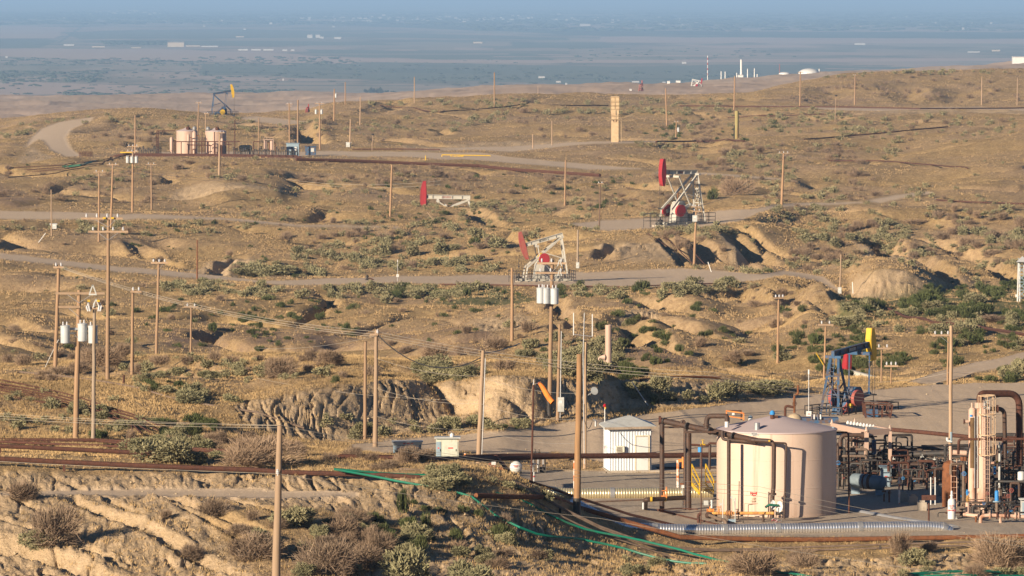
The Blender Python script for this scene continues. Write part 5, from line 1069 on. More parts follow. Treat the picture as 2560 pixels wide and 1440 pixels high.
# turn the shed so that its left wall shows as in the photograph
rot = Matrix.Rotation(math.radians(-19), 3, 'Z'); ex = rot @ ex; ey = rot @ ey; W1 = 2.52; W2 = 2.35
def SH(x, y, z): return A0 + ex * x + ey * y + Vector((0, 0, z))
o = thing('metal_shed', 'small white ribbed metal shed with a wall air conditioner on the gravel yard', 'shed', A0 + ex * 1.2 + ey * 1.2); THINGS.append((1555, 1180, 'the white shed'))
b = MB(); n_ = 30
def ribwall(b, p, q, h, nrm):
    L_ = (q - p).length; d = (q - p) / L_; m_ = int(L_ / .16)
    prof = []
    for k in range(m_ + 1):
        s_ = L_ * k / m_
        for ds, dn in ((-.03, 0), (-.018, .035), (.018, .035), (.03, 0)):
            if 0 <= s_ + ds <= L_: prof.append(p + d * (s_ + ds) + nrm * dn)
    if (prof[0] - p).length > 1e-3: prof = [p] + prof
    if (prof[-1] - q).length > 1e-3: prof.append(q)
    k0 = len(b.v)
    for z in (0, h): b.v += [v + Vector((0, 0, z)) for v in prof]
    m2 = len(prof)
    for i in range(m2 - 1): b.f.append((k0 + i, k0 + i + 1, k0 + m2 + i + 1, k0 + m2 + i))
ribwall(b, SH(0, 0, .1), SH(W1, 0, .1), Hh_, -ey); ribwall(b, SH(0, W2, .1), SH(0, 0, .1), Hh_, -ex); ribwall(b, SH(W1, 0, .1), SH(W1, W2, .1), Hh_, ex); ribwall(b, SH(W1, W2, .1), SH(0, W2, .1), Hh_, ey)
wl = b.build('wall', RIB, o, ang=10); MB().beam(SH(-.15, W2 / 2, .03), SH(W1 + .55, W2 / 2, .03), W2 + .3, .16, (0, 0, 1)).build('slab', CONC, o)
b = MB(); rz = Hh_ + .12
e_ = .34
cs = [SH(-e_, -e_, rz), SH(W1 + e_, -e_, rz + .04), SH(W1 + e_, W2 + e_, rz + .10), SH(-e_, W2 + e_, rz + .06)]; ap = SH(W1 * .55, W2 * .6, rz + .62)
b.add(cs + [ap] + [c - Vector((0, 0, .09)) for c in cs], [(0, 1, 4), (1, 2, 4), (2, 3, 4), (3, 0, 4), (8, 7, 6, 5), (5, 6, 1, 0), (6, 7, 2, 1), (7, 8, 3, 2), (8, 5, 0, 3)]); rf = b.build('roof', GREYP, o, smooth_=False)
MB().beam(SH(-e_, -e_ - .012, rz - .06), SH(W1 + e_, -e_ - .012, rz - .02), .025, .14, (0, 0, 1)).build('fascia', WOODG, rf)
dr = MB().beam(SH(1.62, -.05, 1.13), SH(2.34, -.05, 1.13), .05, 2.02, (0, 0, 1)).build('door', WHITE, o)
b = MB()
for p_, q_ in (((1.56, .1), (1.56, 2.2)), ((2.4, .1), (2.4, 2.2)), ((1.52, 2.2), (2.44, 2.2))): b.beam(SH(p_[0], -.055, p_[1]), SH(q_[0], -.055, q_[1]), .07, .07)
b.build('door_frame', paint('cream trim', (.58, .50, .36)), dr); MB().lathe(SH(1.7, -.09, 1.05), [(.03, 0), (.04, .05)], 10, -ey).build('handle', GALV, dr)
ac = MB().beam(SH(.36, -.16, 1.42), SH(.86, -.16, 1.42), .28, .38, (0, 0, 1)).build('air_conditioner', paint('beige plastic', (.60, .55, .44)), o); b = MB()
for k in range(7): b.beam(SH(.41, -.305, 1.29 + k * .042), SH(.74, -.305, 1.29 + k * .042), .02, .018, (0, 0, 1))
b.build('grille', BLACK, ac)
pb = MB().beam(SH(-.09, .75, 1.35), SH(-.09, 1.05, 1.35), .16, .42, (0, 0, 1)).build('power_box', WHITE, o); MB().beam(SH(-.18, .85, 1.42), SH(-.18, .93, 1.42), .02, .07, (0, 0, 1)).build('red_tag', REDT, pb)
MB().tube(bend([V3(1489, 1066, 346.5), V3(1489, 1051, 346.5), V3(1483, 1049, 346.5)], .15), .06, 8).build('weatherhead', GALV, rf); MB().tube([SH(-.07, W2 - .15, .1), SH(-.07, W2 - .15, 2.7)], .035, 6).build('conduit', GALV, o)
bc = MB().cyl(V3(1512, 1072, 345), V3(1512, 1018, 345), .03, 6).build('beacon_post', WHITE, o); MB().lathe(V3(1512, 1018, 345), [(.07, 0), (.09, .03), (.09, .16), (.05, .2)], 12).build('red_lamp', paint('red glass', (.35, .01, .02), (.3, .01, .02), .2), bc); MB().box(V3(1513, 1020, 344.9), .08, .08, .12).build('junction', YELL, bc)
# ---------------------------------------------------------------- windsock
wb = G(1325, 1215, dmin=296); wb = V3(1327, 1225, 310); o = thing('windsock', 'limp orange windsock hanging from the top of a thin rusty pole', 'windsock', wb); THINGS.append((1330, 1100, 'the windsock'))
MB().cyl(wb - Vector((0, 0, .8)), V3(1334, 962, 310), .055, 8).build('pole', RUST, o); MB().cyl(V3(1334, 962, 310), V3(1334.5, 948, 310), .03, 6).build('pole_tip', GALV, o)
p0 = V3(1347, 957, 309.6); p1 = V3(1382, 1006, 309.2); n_ = 9; pts = [p0.lerp(p1, k / n_) + Vector((0, 0, .05 * math.sin(k * .7))) for k in range(n_ + 1)]
MB().tube(pts, [.07, .10, .125, .14, .15, .16, .155, .165, .15, .16], 14, caps=False).build('sock', paint('orange cloth', (.62, .20, .03), (.55, .14, .02), .8, sc=2), o); MB().ring(p0, .10, .02, (0.5, 0, -.8)).build('mouth_ring', REDF, o); MB().cyl(V3(1334, 960, 310), p0, .012, 4).build('swivel', GALV, o)
o = thing('marker_post', 'short grey stake with two red bands in the shade beside the windsock pole', 'marker post', V3(1335, 1212, 314)); MB().cyl(V3(1335, 1180, 314), V3(1335, 1222, 314), .04, 8).build('post', GREYP, o)
for y in (1191, 1207): MB().cyl(V3(1335, y - 2, 314), V3(1335, y + 2, 314), .05, 8).build('red_band', REDP, o)
# ---------------------------------------------------------------- electrical cabinets
def cabinet(label, x0, y0, x1, y1, D, depth, mat, doors, roof, name='electrical_cabinet', lean=None):
    a = V3(x0, y1, D); c = V3(x1, y1, D); a.z = c.z = min(a.z, ground_z(a.x, a.y)); h = V3(x0, y0, D).z - a.z; w_ = (c - a).length
    o_ = thing(name, label, 'cabinet', (a + c) / 2 + Vector((0, depth / 2, 0))); body = MB().box((a + c) / 2 + Vector((0, depth / 2, h / 2)), w_, depth, h).build('body', mat, o_)
    MB().box((a + c) / 2 + Vector((0, depth / 2 - .05, h + .04)), w_ + .2, depth + .3, .07).build('roof', roof, o_)
    n_ = len(doors)
    for k, (w0, w1, m_) in enumerate(doors):
        q = a + Vector((w_ * (w0 + w1) / 2, -.02, h * .44)); dd = MB().box(q, w_ * (w1 - w0) * .92, .03, h * .78).build('door', m_, o_)
        MB().box(q + Vector((0, -.02, h * .08)), w_ * (w1 - w0) * .32, .012, h * .06).build('red_sign', REDT, dd); MB().box(q + Vector((w_ * (w1 - w0) * .35, -.03, -.03)), .03, .03, .14).build('handle', BLACK, dd)
    return o_, a, w_, h
o, a, w_, h = cabinet('low pale green-grey switch cabinet with three doors, left of the rust-streaked one', 983, 1106, 1053, 1139, 347, .7, BLUEG, ((.03, .36, BLUEG), (.42, .72, GREYP), (.80, .99, BLUEG)), GREYP)
MB().box(a + Vector((w_ / 2, -.06, h * .93)), w_ + .1, .12, h * .22).build('header', GREYP, o); b = MB()
for k in range(3): b.box(a + Vector((w_ * (.4 + k * .14), -.13, h * .93)), .16, .01, .05)
b.build('red_lettering', REDT, o); THINGS.append((1018, 1140, 'the low switch cabinet'))
o, a, w_, h = cabinet('tall pale green cabinet streaked with rust and topped by a white dome', 1090, 1096, 1147, 1141, 345, .9, paint('green grey streaked paint', (.42, .45, .38), (.34, .19, .10), .6, sc=1.8, amt=(.58, .66), stretch=(1, 1, .25)), ((.0, .22, BLUEG), (.30, .98, paint('pale green paint', (.45, .47, .40), (.38, .38, .31), .6))), GREYP)
MB().lathe(a + Vector((w_ * .7, .1, h + .08)), [(.12, 0), (.14, .08), (.12, .18), (.05, .24)], 14).build('white_dome', WHITE, o); MB().ring(a + Vector((w_ * .62, .1, h + .3)), .1, .015, (0, 1, 0)).build('hoop', GALV, o); THINGS.append((1120, 1140, 'the rust-streaked cabinet'))
o = thing('marker_post', 'short post banded orange and white beyond the rusty pipe', 'marker post', V3(1163, 1143, 343)); MB().cyl(V3(1163, 1133, 343), V3(1163, 1150, 343), .055, 8).build('post', WHITE, o); MB().cyl(V3(1163, 1134, 343), V3(1163, 1138, 343), .062, 8).build('orange_band', ORANGE, o)
# tall pink standpipe at the cliff
D_ = 402; o = thing('flare_stack', 'tall plain pink standpipe with a small side burner above the gully', 'stack', V3(1521, 925, D_)); MB().lathe(V3(1521, 928, D_), [(.23, -.3), (.23, hgt(812, 928, D_)), (.2, hgt(812, 928, D_)), (.2, hgt(812, 928, D_) - .3)], 20).build('stack', TANKP, o)
MB().lathe(V3(1513, 893, D_ - .1), [(.2, 0), (.22, .05), (.06, .42)], 16, (-1, -.1, .0)).build('side_cone', TANKP, o); MB().tube(bend([V3(1505, 892, D_ - .1), V3(1497, 894, D_ - .1), V3(1497, 916, D_ - .1)], .15), .06, 8).build('side_pipe', TANKP, o); MB().cyl(V3(1511, 895, D_ - .1), V3(1511, 918, D_ - .1), .05, 8).build('side_leg', TANKP, o); THINGS.append((1521, 925, 'the pink standpipe'))
# ---------------------------------------------------------------- process plant at the right edge
o = thing('stripper_column', 'tall pink rust-stained column with caged ladder and huge brown pipe over its top', 'process column', yard(2458, 1280)); THINGS.append((2458, 1290, 'the tall pink column'))
D1 = 318; b_ = V3(2458, 1283, D1)
MB().lathe(V3(2458, 1283, D1), [(.42, -.2), (.42, .1), (.37, .12), (.37, 3.6), (.39, 3.62), (.39, 3.7), (.37, 3.72), (.37, hgt(1016, 1283, D1)), (.25, hgt(1012, 1283, D1)), (.22, hgt(1008, 1283, D1))], 28).build('column_shell', PINKR, o)
MB().lathe(V3(2450, 1020, D1), [(.3, 0), (.3, .3), (.24, .32)], 20).build('top_ring', TANKP, o)
MB().tube(bend([V3(2450, 1012, D1), V3(2450, 984, D1 + .3), V3(2548, 984, D1 + 1.5), V3(2549, 1165, D1 + 1.5)], .75, 9), .195, 16).build('overhead_pipe', RUST, o)
MB().tube(bend([V3(2476, 1022, D1), V3(2511, 1022, D1 + .3), V3(2513, 1150, D1 + .5)], .45, 7), .12, 12).build('side_pipe', DARK, o); MB().cyl(V3(2491, 1022, D1), V3(2496, 1022, D1), .22, 14).build('flange', RUST, o)
lad = MB()
for x in (2458, 2474): lad.cyl(V3(x, 1000, D1 - .55), V3(x, 1290, D1 - .55), .022, 5)
for k in range(24): lad.cyl(V3(2458, 1010 + k * 11.7, D1 - .55), V3(2474, 1010 + k * 11.7, D1 - .55), .014, 4)
ld = lad.build('ladder', TANKP, o); cg = MB()
for y in (989, 1036, 1087, 1137): cg.ring(V3(2467, y, D1 - .6), .48, .028, (0, 0, 1), 18, 5)
for k in range(8):
    a = k * math.pi / 4; d = Vector((math.cos(a) * .48, math.sin(a) * .48, 0)); cg.cyl(V3(2467, 989, D1 - .6) + d, V3(2467, 1137, D1 - .6) + d, .018, 4)
cg.build('ladder_cage', paint('buff paint', (.55, .40, .26), (.42, .25, .13), .6), ld)
MB().lathe(V3(2430, 1283, D1 + .6), [(.22, 0), (.22, hgt(1022, 1283, D1)), (.12, hgt(1017, 1283, D1))], 20).build('side_vessel', PINKR, o); MB().cyl(V3(2430, 1020, D1 + .6), V3(2430, 1007, D1 + .6), .05, 8).build('vent', PINKR, o)
MB().cyl(V3(2432, 1045, D1 - .2), V3(2432, 1170, D1 - .2), .15, 12).build('insulated_riser', paint('brown insulation', (.12, .07, .03), (.07, .04, .02), .9), o)
for x in (2437, 2444): MB().cyl(V3(x, 1040, D1 - .3), V3(x, 1220, D1 - .3), .03, 5).build('tubing', GALV, o)
MB().cyl(V3(2410, 1054, D1), V3(2422, 1054, D1), .1, 10).build('side_nozzle', TANKP, o); MB().cyl(V3(2409, 1054, D1), V3(2411, 1054, D1), .15, 12).build('nozzle_flange', RUST, o)
MB().cyl(V3(2428, 1042, D1 - .3), V3(2428, 1037, D1 - .3), .09, 10).build('blue_cap', BLUEB, o)
MB().tube(bend([V3(2396, 1135, D1), V3(2397, 1098, D1 - .3), V3(2700, 1097, D1 - .3)], .2), .075, 8).build('crossing_pipe', RUST, o)
b = MB()
for k in range(12): x = 2452 + random.uniform(-4, 34); y = 1000 + random.uniform(0, 40); b.box(V3(x * .35 + 2467 * .65, y, D1 - .3), random.uniform(.08, .2), .15, random.uniform(.08, .2))
b.build('top_valves', GREYP, o)
# rusty drum with ladder
o = thing('rusty_drum', 'squat rusty brown drum with a ladder, left of the tall pink column', 'vessel', yard(2376, 1290)); D2 = 320; q = V3(2374, 1292, D2)
MB().lathe(q, [(.42, .55), (.43, .6), (.43, 2.8), (.36, 3.05), (.2, 3.15), (.05, 3.2)], 24).build('drum_shell', RUSTL, o); MB().lathe(q, [(.3, -.1), (.34, .55)], 16).build('skirt', RUST, o)
lad = MB()
for x in (2378, 2392): lad.cyl(V3(x, 1148, D2 - .5), V3(x, 1268, D2 - .5), .022, 5)
for k in range(8): lad.cyl(V3(2378, 1163 + k * 14, D2 - .5), V3(2392, 1163 + k * 14, D2 - .5), .016, 4)
lad.build('ladder', PINKR, o); MB().cyl(V3(2382, 1131, D2), V3(2416, 1133, D2), .15, 14).build('top_vessel', PINKR, o); MB().cyl(V3(2376, 1115, D2), V3(2376, 1150, D2), .08, 8).build('neck', PINKR, o)
for x in (2406, 2413): MB().cyl(V3(x, 1142, D2), V3(x, 1152, D2), .12, 10).build('hanging_pot', RUSTL, o)
MB().tube(bend([V3(2400, 1165, D2), V3(2418, 1200, D2 - .3), V3(2421, 1240, D2 - .4), V3(2420, 1290, D2 - .4)], .3), .12, 10).build('bent_pipe', RUST, o)
# white out-of-service vessel
o = thing('white_vessel', 'white upright vessel with red writing standing alone at the yard front', 'vessel', V3(2378, 1308, 314.5)); THINGS.append((2378, 1310, 'the white upright vessel')); q = V3(2379, 1308, 312.5)
s_ = MB().lathe(q, [(.16, .1), (.21, .2), (.215, .3), (.215, 1.2), (.18, 1.32), (.07, 1.38), (.07, 1.5), (.1, 1.52), (.1, 1.56), (.06, 1.58), (.06, 1.75), (.03, 1.8)], 24).build('vessel_body', WHITE, o); txt('OUT\nOF\nSERVICE', .13, q + Vector((-.04, -.222, .85)), (1, -.12, 0), (0, 0, 1), REDT, s_)
for a in (0, 2.1, 4.2): MB().beam(q + Vector((math.cos(a) * .16, math.sin(a) * .16, .25)), q + Vector((math.cos(a) * .25, math.sin(a) * .25, -.1)), .05).build('foot', WHITE, o)
valve(q + Vector((.25, -.1, .25)), .06, o, GREYP)
# T-shaped rusty sign back
o = thing('sign_board', 'rusty T-shaped post with a flat board in front of the drum', 'sign', V3(2323, 1318, 309.5)); MB().cyl(V3(2322, 1322, 309.5), V3(2322, 1258, 309.5), .05, 8).build('post', RUST, o); MB().box(V3(2322, 1244, 309.4), .78, .05, .28).build('board', RUST, o)
for x, yb in ((2315, 1237), (2326, 1237)): D_ = 312; o = thing('white_stake', 'left thin white stake behind the rusty board' if x == 2315 else 'right thin white stake behind the rusty board', 'stake', V3(x, 1260, D_ + 3)); MB().cyl(V3(x + 12, 1193, D_ + 3), V3(x + 12, 1262, D_ + 3), .035, 6).build('post', WHITE, o)
for x, y, lab in ((2283, 1262, 'left pale concrete block on the gravel behind the grey duct'), (2258, 1255, 'farther pale concrete block beside the rusty post'), (2305, 1278, 'nearer pale concrete block by the grey duct'), (2345, 1240, 'pale concrete block behind the rusty board')):
    D_ = 29 * FOC / (y + 20); q = V3(x, y - 4, D_); q.z = ZP + .2
    bb = MB().box(q, .5, .45, .5); bb.box(q + Vector((0, 0, .3)), .3, .25, .12); solo(bb, 'concrete_block', CONC, lab, 'block')
def small_valve(lab, x, y, s, mat, wm, h=.5, grp=None, name='valve_stand'):
    D_ = 29 * FOC / (y + 20); q = V3(x, y, D_); q.z = ZP; o_ = thing(name, lab, 'valve', q, grp); MB().cyl(q - Vector((0, 0, .1)), q + Vector((0, 0, h)), s * .4, 8).build('riser', mat, o_); valve(q + Vector((0, 0, h + s)), s, o_, mat, wm, axis=random.choice('xz')); return o_
small_valve('short yellow-rust valve stand left of the concrete blocks', 2210, 1256, .12, RUSTL, RUSTL, .45); small_valve('second yellow-rust valve stand, just right of the first', 2223, 1258, .12, RUSTL, RUSTL, .45)
rstand('tall slim post of peeling rust and white paint left of the concrete blocks', 2248, 1160, 1262, .06)
o = thing('thin_riser', 'slim brown riser pipe standing right beside the pink tank', 'pipe', V3(2123, 1290, 317)); MB().tube(bend([V3(2092, 1081, 318), V3(2121, 1081, 317), V3(2123, 1290, 316)], .2), .055, 8).build('pipe', RUST, o)
# heat exchanger frame
o = thing('cooler_frame', 'pale pink steel frame with a flat slatted top beside the pink tank', 'steel frame', yard(2170, 1215)); THINGS.append((2170, 1200, 'the pink steel frame')); D3 = 338
L_ = [(2080, 1064, 341), (2166, 1082, 335), (2225, 1078, 336), (2137, 1062, 343)]
b = MB()
for i in range(4): b.beam(V3(*L_[i]), V3(*L_[(i + 1) % 4]), .16, .34, (0, 0, 1))
b.build('top_frame', TANKP, o)
c_ = [V3(*p) for p in L_]
b = MB()
for k in range(1, 12): t = k / 12; b.beam(c_[0].lerp(c_[1], t) + Vector((0, 0, .1)), c_[3].lerp(c_[2], t) + Vector((0, 0, .1)), .12, .04)
b.build('slatted_top', GREYP, o)
for i, (x, y, d) in enumerate(L_):
    foot = V3(x, y, d); foot.z = ZP; MB().beam(V3(x, y, d), foot, .26 if i < 2 else .2, .26, (0, 1, 0)).build('column', TANKP, o); MB().cyl(V3(x, y - 4, d), V3(x, y - 16, d), .12, 8, .02).build('corner_cone', TANKP, o)
b = MB()
for k in range(9): b.lathe(V3(2120 + k * 8, 1060 + k * 1.2, 339), [(.1, 0), (.12, .08), (.03, .2)], 7)
b.build('top_fittings', WHITE, o)
MB().lathe(V3(2178, 1190, 336), [(.22, 0), (.22, 2.2), (.12, 2.45)], 16).build('hanging_drum', BLACK, o)
MB().tube(bend([V3(2101, 1185, 334), V3(2101, 1088, 334), V3(2156, 1088, 334)], .35), .13, 10).build('pipe', DARK, o); MB().cyl(V3(2153, 1088, 334), V3(2160, 1088, 334), .2, 12).build('flange', DARK, o)
MB().tube(bend([V3(2116, 1140, 335), V3(2118, 1098, 335), V3(2175, 1110, 335)], .25), .1, 10).build('pipe', DARK, o)
MB().cyl(V3(2185, 1100, 335.5), V3(2185, 1135, 335.5), .14, 10).build('blue_drum', BLUE, o)
o = thing('horizontal_tank', 'grey white horizontal tank with brown bands in the shade right of the pink tank', 'tank', yard(2170, 1235)); D4_ = 328
q0 = V3(2126, 1200, D4_ + .3); q1 = V3(2212, 1208, D4_ - 1); d = (q1 - q0); L4 = d.length
tb = MB().lathe(q0, [(.05, 0), (.25, .04), (.38, .16), (.42, .3), (.42, L4 - .3), (.38, L4 - .16), (.25, L4 - .04), (.05, L4)], 24, d).build('tank_body', paint('grey white toned for shade', (.15, .19, .215), (.11, .14, .16), .6), o)  # grey white tank; its shade is put into this darker, bluer colour
for t in (.45, .58, .62): p_ = q0.lerp(q1, t); MB().cyl(p_ - d.normalized() * .05, p_ + d.normalized() * .05, .435, 24).build('band', RUST, tb)
for t in (.15, .85): p_ = q0.lerp(q1, t); MB().beam(p_, (p_.x, p_.y, ZP), .1, .5).build('saddle', BLUEG, o)
MB().box(q0.lerp(q1, .22) + Vector((0, -.43, .05)), .12, .02, .12).build('decal', BLUEB, tb)
cabinet('blue-grey upright cabinet in deep shade behind the horizontal tank', 2202, 1168, 2228, 1205, 333, .5, BLUEG, ((.1, .9, BLUEG),), BLUEG, name='electrical_cabinet')
# pipe rack
for lab, pts, r in (('broad black pipe at the top of the plant pipe rack', [(2086, 1133, 338), (2280, 1136, 337), (2420, 1131, 336), (2700, 1128, 336)], .2), ('second black pipe close behind the rack, curved down at its left end', [(2243, 1128, 342), (2252, 1120, 342), (2420, 1121, 341), (2700, 1120, 341)], .12),
                    ('rusty pipe running away behind the blue jack shadow to the plant', [(2228, 1074, 352), (2300, 1080, 350), (2420, 1092, 346), (2560, 1102, 343), (2700, 1106, 342)], .13), ('lower rusty rack pipe right of the column', [(2500, 1118, 337), (2700, 1114, 337)], .16), ('dark rack pipe at the far right under the brown pipe', [(2490, 1088, 349), (2700, 1087, 349)], .14)):
    solo(MB().tube([V3(*p) for p in pts], r, 10), 'rack_pipe', BLACK if 'black' in lab or 'dark' in lab else RUST, lab, 'pipe')
rs = random.Random(11); k = 0
def placed(x, y): D_ = 29 * FOC / (y + 20); q = V3(x, y, D_); q.z = ZP; return q
proto = None
for i in range(20):      # the row of valve risers under the rack
    x = 2095 + i * 17 + rs.uniform(-3, 3); y = 1193 + rs.uniform(-6, 16) + i * .9; q = placed(x, y)
    if proto is None:
        o = thing('manifold_riser', '', 'pipe riser', q, 'valve risers in the shade under the pipe rack'); MB().cyl(q, q + Vector((0, 0, 1.5)), .055, 8).build('riser', BLACK, o); valve(q + Vector((0, 0, .9)), .11, o, DARK, REDF, 'z'); valve(q + Vector((.05, -.1, 1.35)), .09, o, GREYP, BLACK); MB().beam(q + Vector((-.2, 0, .1)), q + Vector((.35, 0, .1)), .12).build('foot_pipe', PIPEG, o); proto = o
    else: o = copy_tree(proto); o.location = q; o.rotation_euler.z = rs.uniform(-.6, .6); o.scale = (1, 1, rs.uniform(.8, 1.15))
    o['label'] = 'dark valve riser standing in the shade under the black rack pipe'
# dark clutter of vessels at the far right
def upright(lab, x, yt, yb, D_, r, mat, cap=True, name='process_vessel'):
    q = V3(x, yb, D_); h = hgt(yt, yb, D_); o_ = thing(name, lab, 'vessel', q); MB().lathe(q, [(r, 0), (r, h * .12), (r * 1.15, h * .13), (r * 1.15, h * .16), (r, h * .17), (r, h * .9), (r * .5, h)], 16).build('shell', mat, o_); return o_, q, h
o, q, h = upright('bright blue upright cylinder on a blue disc among the right-hand valves', 2492, 1226, 1252, 313, .115, BLUEB); MB().cyl(V3(2492, 1255, 313), V3(2492, 1252, 313), .22, 18).build('blue_disc', BLUEG, o); MB().cyl(V3(2492, 1255, 313), V3(2492, 1280, 313), .09, 10).build('stem', PIPEG, o); THINGS.append((2492, 1270, 'the bright blue cylinder'))
upright('small blue cylinder high in the dark pipework right of the pink column', 2487, 1166, 1186, 322, .08, BLUEB)
upright('white cylinder among the pipes at the right edge', 2553, 1178, 1200, 318, .2, WHITE)
upright('dark upright vessel behind the blue cylinder', 2515, 1140, 1262, 328, .2, BLACK); upright('second dark upright vessel near the right edge', 2540, 1150, 1262, 330, .24, BLACK); upright('dark slim vessel left of the pink column foot', 2404, 1170, 1275, 327, .16, DARK)
o = thing('sight_glass', 'round metallic instrument with white rings beside the pink column ladder', 'instrument', V3(2498, 1150, 320)); 
for k, x in enumerate((2483, 2489, 2499, 2505, 2509)): MB().cyl(V3(x - 1.3, 1117, 320), V3(x + 1.3, 1117, 320), .24 if k != 2 else .28, 16).build('disc', (TANKP, TANKP, GALV, BLUEG, BLUEG)[k], o)
MB().cyl(V3(2480, 1117, 320), V3(2512, 1117, 320), .1, 10).build('axle', GREYP, o); MB().cyl(V3(2499, 1124, 320), V3(2498, 1240, 320), .06, 8).build('post', GREYP, o); MB().box(V3(2490, 1157, 319.6), .55, .2, .12).build('tray', PINKR, o); MB().box(V3(2493, 1155, 319.4), .12, .1, .14).build('yellow_part', YELL, o)
cabinet('grey control box on a post near the right edge', 2552, 1249, 2580, 1265, 313.5, .25, GREYP, ((.1, .9, BLUEG),), GREYP)
o = thing('front_pipework', 'pale pink flanged pipes lying along the front of the plant at the right', 'pipework', V3(2500, 1312, 309.5)); D5 = 310
MB().tube(bend([V3(2451, 1318, D5), V3(2452, 1290, D5), V3(2474, 1288, D5), V3(2530, 1290, D5), V3(2620, 1296, D5)], .2), .1, 12).build('main_pipe', PINKR, o); MB().cyl(V3(2440, 1318, D5 + .5), V3(2440, 1290, D5 + .5), .06, 8).build('leg', RUSTL, o); MB().cyl(V3(2500, 1292, D5), V3(2502, 1312, D5), .08, 8).build('leg', PINKR, o)
for x in (2474, 2492, 2512, 2520, 2538, 2546): MB().cyl(V3(x - 1.5, 1289.5, D5), V3(x + 1.5, 1289.5, D5), .2, 14).build('flange', PINKR if x % 4 else RUST, o)
MB().cyl(V3(2419, 1286, D5 + 1.6), V3(2419, 1256, D5 + 1.6), .12, 12).build('upright_stub', PINKR, o); MB().tube([V3(2410, 1286, D5 + 1.5), V3(2446, 1290, D5 + .8)], .1, 10).build('low_pipe', PINKR, o); valve(V3(2419, 1246, D5 + 1.6), .16, o, paint('brass', (.45, .26, .08), (.3, .16, .06), .5, .3), None, 'z')
for i in range(26):     # mixed small valves crowding the right side
    x = rs.uniform(2398, 2575); y = rs.uniform(1212, 1292); s_ = rs.uniform(.07, .15); m_ = rs.choice([DARK, PIPEG, BLUEG, PINKR, GREYP, RUST, BLACK, BLUEB, TANKP])
    small_valve('small %s valve stand crowded among the pipes at the foot of the pink column' % ('dark' if m_ in (DARK, BLACK) else 'rusty' if m_ is RUST else 'bright blue' if m_ is BLUEB else 'pale pink' if m_ in (PINKR, TANKP) else 'grey'), x, y, s_, m_, rs.choice([REDF, BLACK, BLUEB, GREYP]), rs.uniform(.2, .9), 'valves crowded at the foot of the pink column')
for i in range(9):
    y = 1145 + i * 13; solo(MB().tube(bend([V3(2480 + rs.uniform(-20, 20), y, 325), V3(2560, y + rs.uniform(-3, 3), 325), V3(2640, y, 325)], .2), rs.uniform(.04, .09), 8), 'rack_pipe', rs.choice([BLACK, DARK, RUST]), 'level dark pipe in the shade behind the right-hand vessels, number %d from the top' % (i + 1) if False else ('uppermost', 'second highest', 'third highest', 'fourth', 'middle', 'fourth lowest', 'third lowest', 'second lowest', 'lowest')[i] + ' of the level dark pipes behind the right-hand vessels', 'pipe')
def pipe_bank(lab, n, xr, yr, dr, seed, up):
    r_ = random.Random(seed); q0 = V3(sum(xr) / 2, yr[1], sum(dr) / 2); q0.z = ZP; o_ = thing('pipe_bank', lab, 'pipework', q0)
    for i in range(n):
        D_ = r_.uniform(*dr); x = r_.uniform(*xr); y = r_.uniform(*yr); a_ = V3(x, y, D_); m_ = r_.choice([BLACK, BLACK, BLACK, BLACK, DARK, RUST, PIPEG]); rr = r_.choice([.03, .04, .05, .08]); h = r_.uniform(*up); kx = r_.choice([-1, 1]) * r_.uniform(.3, 1.8); base_ = Vector((a_.x, a_.y, ZP)); top_ = base_ + Vector((0, 0, h))  # choice weighted to black: the shadow over the plant is put into the pipe colours
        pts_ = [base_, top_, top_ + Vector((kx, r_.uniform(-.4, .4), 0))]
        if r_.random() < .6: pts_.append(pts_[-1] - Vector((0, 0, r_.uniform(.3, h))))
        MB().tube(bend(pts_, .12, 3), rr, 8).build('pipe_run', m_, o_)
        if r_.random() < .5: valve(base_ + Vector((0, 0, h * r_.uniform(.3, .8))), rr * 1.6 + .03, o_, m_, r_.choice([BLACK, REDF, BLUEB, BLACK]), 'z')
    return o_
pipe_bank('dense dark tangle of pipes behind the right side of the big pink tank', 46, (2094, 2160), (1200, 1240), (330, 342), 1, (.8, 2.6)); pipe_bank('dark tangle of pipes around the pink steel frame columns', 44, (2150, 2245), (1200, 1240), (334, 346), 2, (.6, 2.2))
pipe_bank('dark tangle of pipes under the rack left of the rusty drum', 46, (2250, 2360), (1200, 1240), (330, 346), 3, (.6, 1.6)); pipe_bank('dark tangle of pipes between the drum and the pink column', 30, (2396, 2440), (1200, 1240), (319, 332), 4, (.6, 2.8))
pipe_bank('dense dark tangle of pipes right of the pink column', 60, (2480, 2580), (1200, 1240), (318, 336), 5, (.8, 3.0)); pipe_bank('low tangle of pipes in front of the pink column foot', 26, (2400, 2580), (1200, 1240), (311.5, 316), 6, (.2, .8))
# wellhead by the tank roof and instruments on the far side
o = thing('wellhead_valve', 'rusty valve tree with a gooseneck on a beige dome behind the tank roof', 'valve', V3(1986, 1060, 352)); D6 = 352
MB().lathe(V3(1986, 1060, D6), [(.5, 0), (.5, .25), (.46, .4), (.3, .58), (.1, .66)], 20).build('dome', paint('beige dome', (.42, .33, .22)), o); MB().tube(bend([V3(1986, 1032, D6), V3(1986, 988, D6), V3(1995, 985, D6), V3(1995, 963, D6)], .15), .07, 8).build('riser', RUSTL, o); valve(V3(1986, 1008, D6), .17, o, RUSTL, RUST, 'z'); valve(V3(1986, 988, D6), .1, o, PIPEG, PIPEG, 'z'); MB().tube(bend([V3(1984, 1018, D6), V3(1963, 1014, D6), V3(1963, 1045, D6)], .2), .08, 8).build('side_pipe', RUST, o)
o = thing('blue_skid', 'low blue skid with small fittings left of the blue jack', 'equipment', V3(2045, 1062, 368)); MB().box(V3(2045, 1050, 368), 2.6, 1.2, .35).build('skid', BLUE, o); 
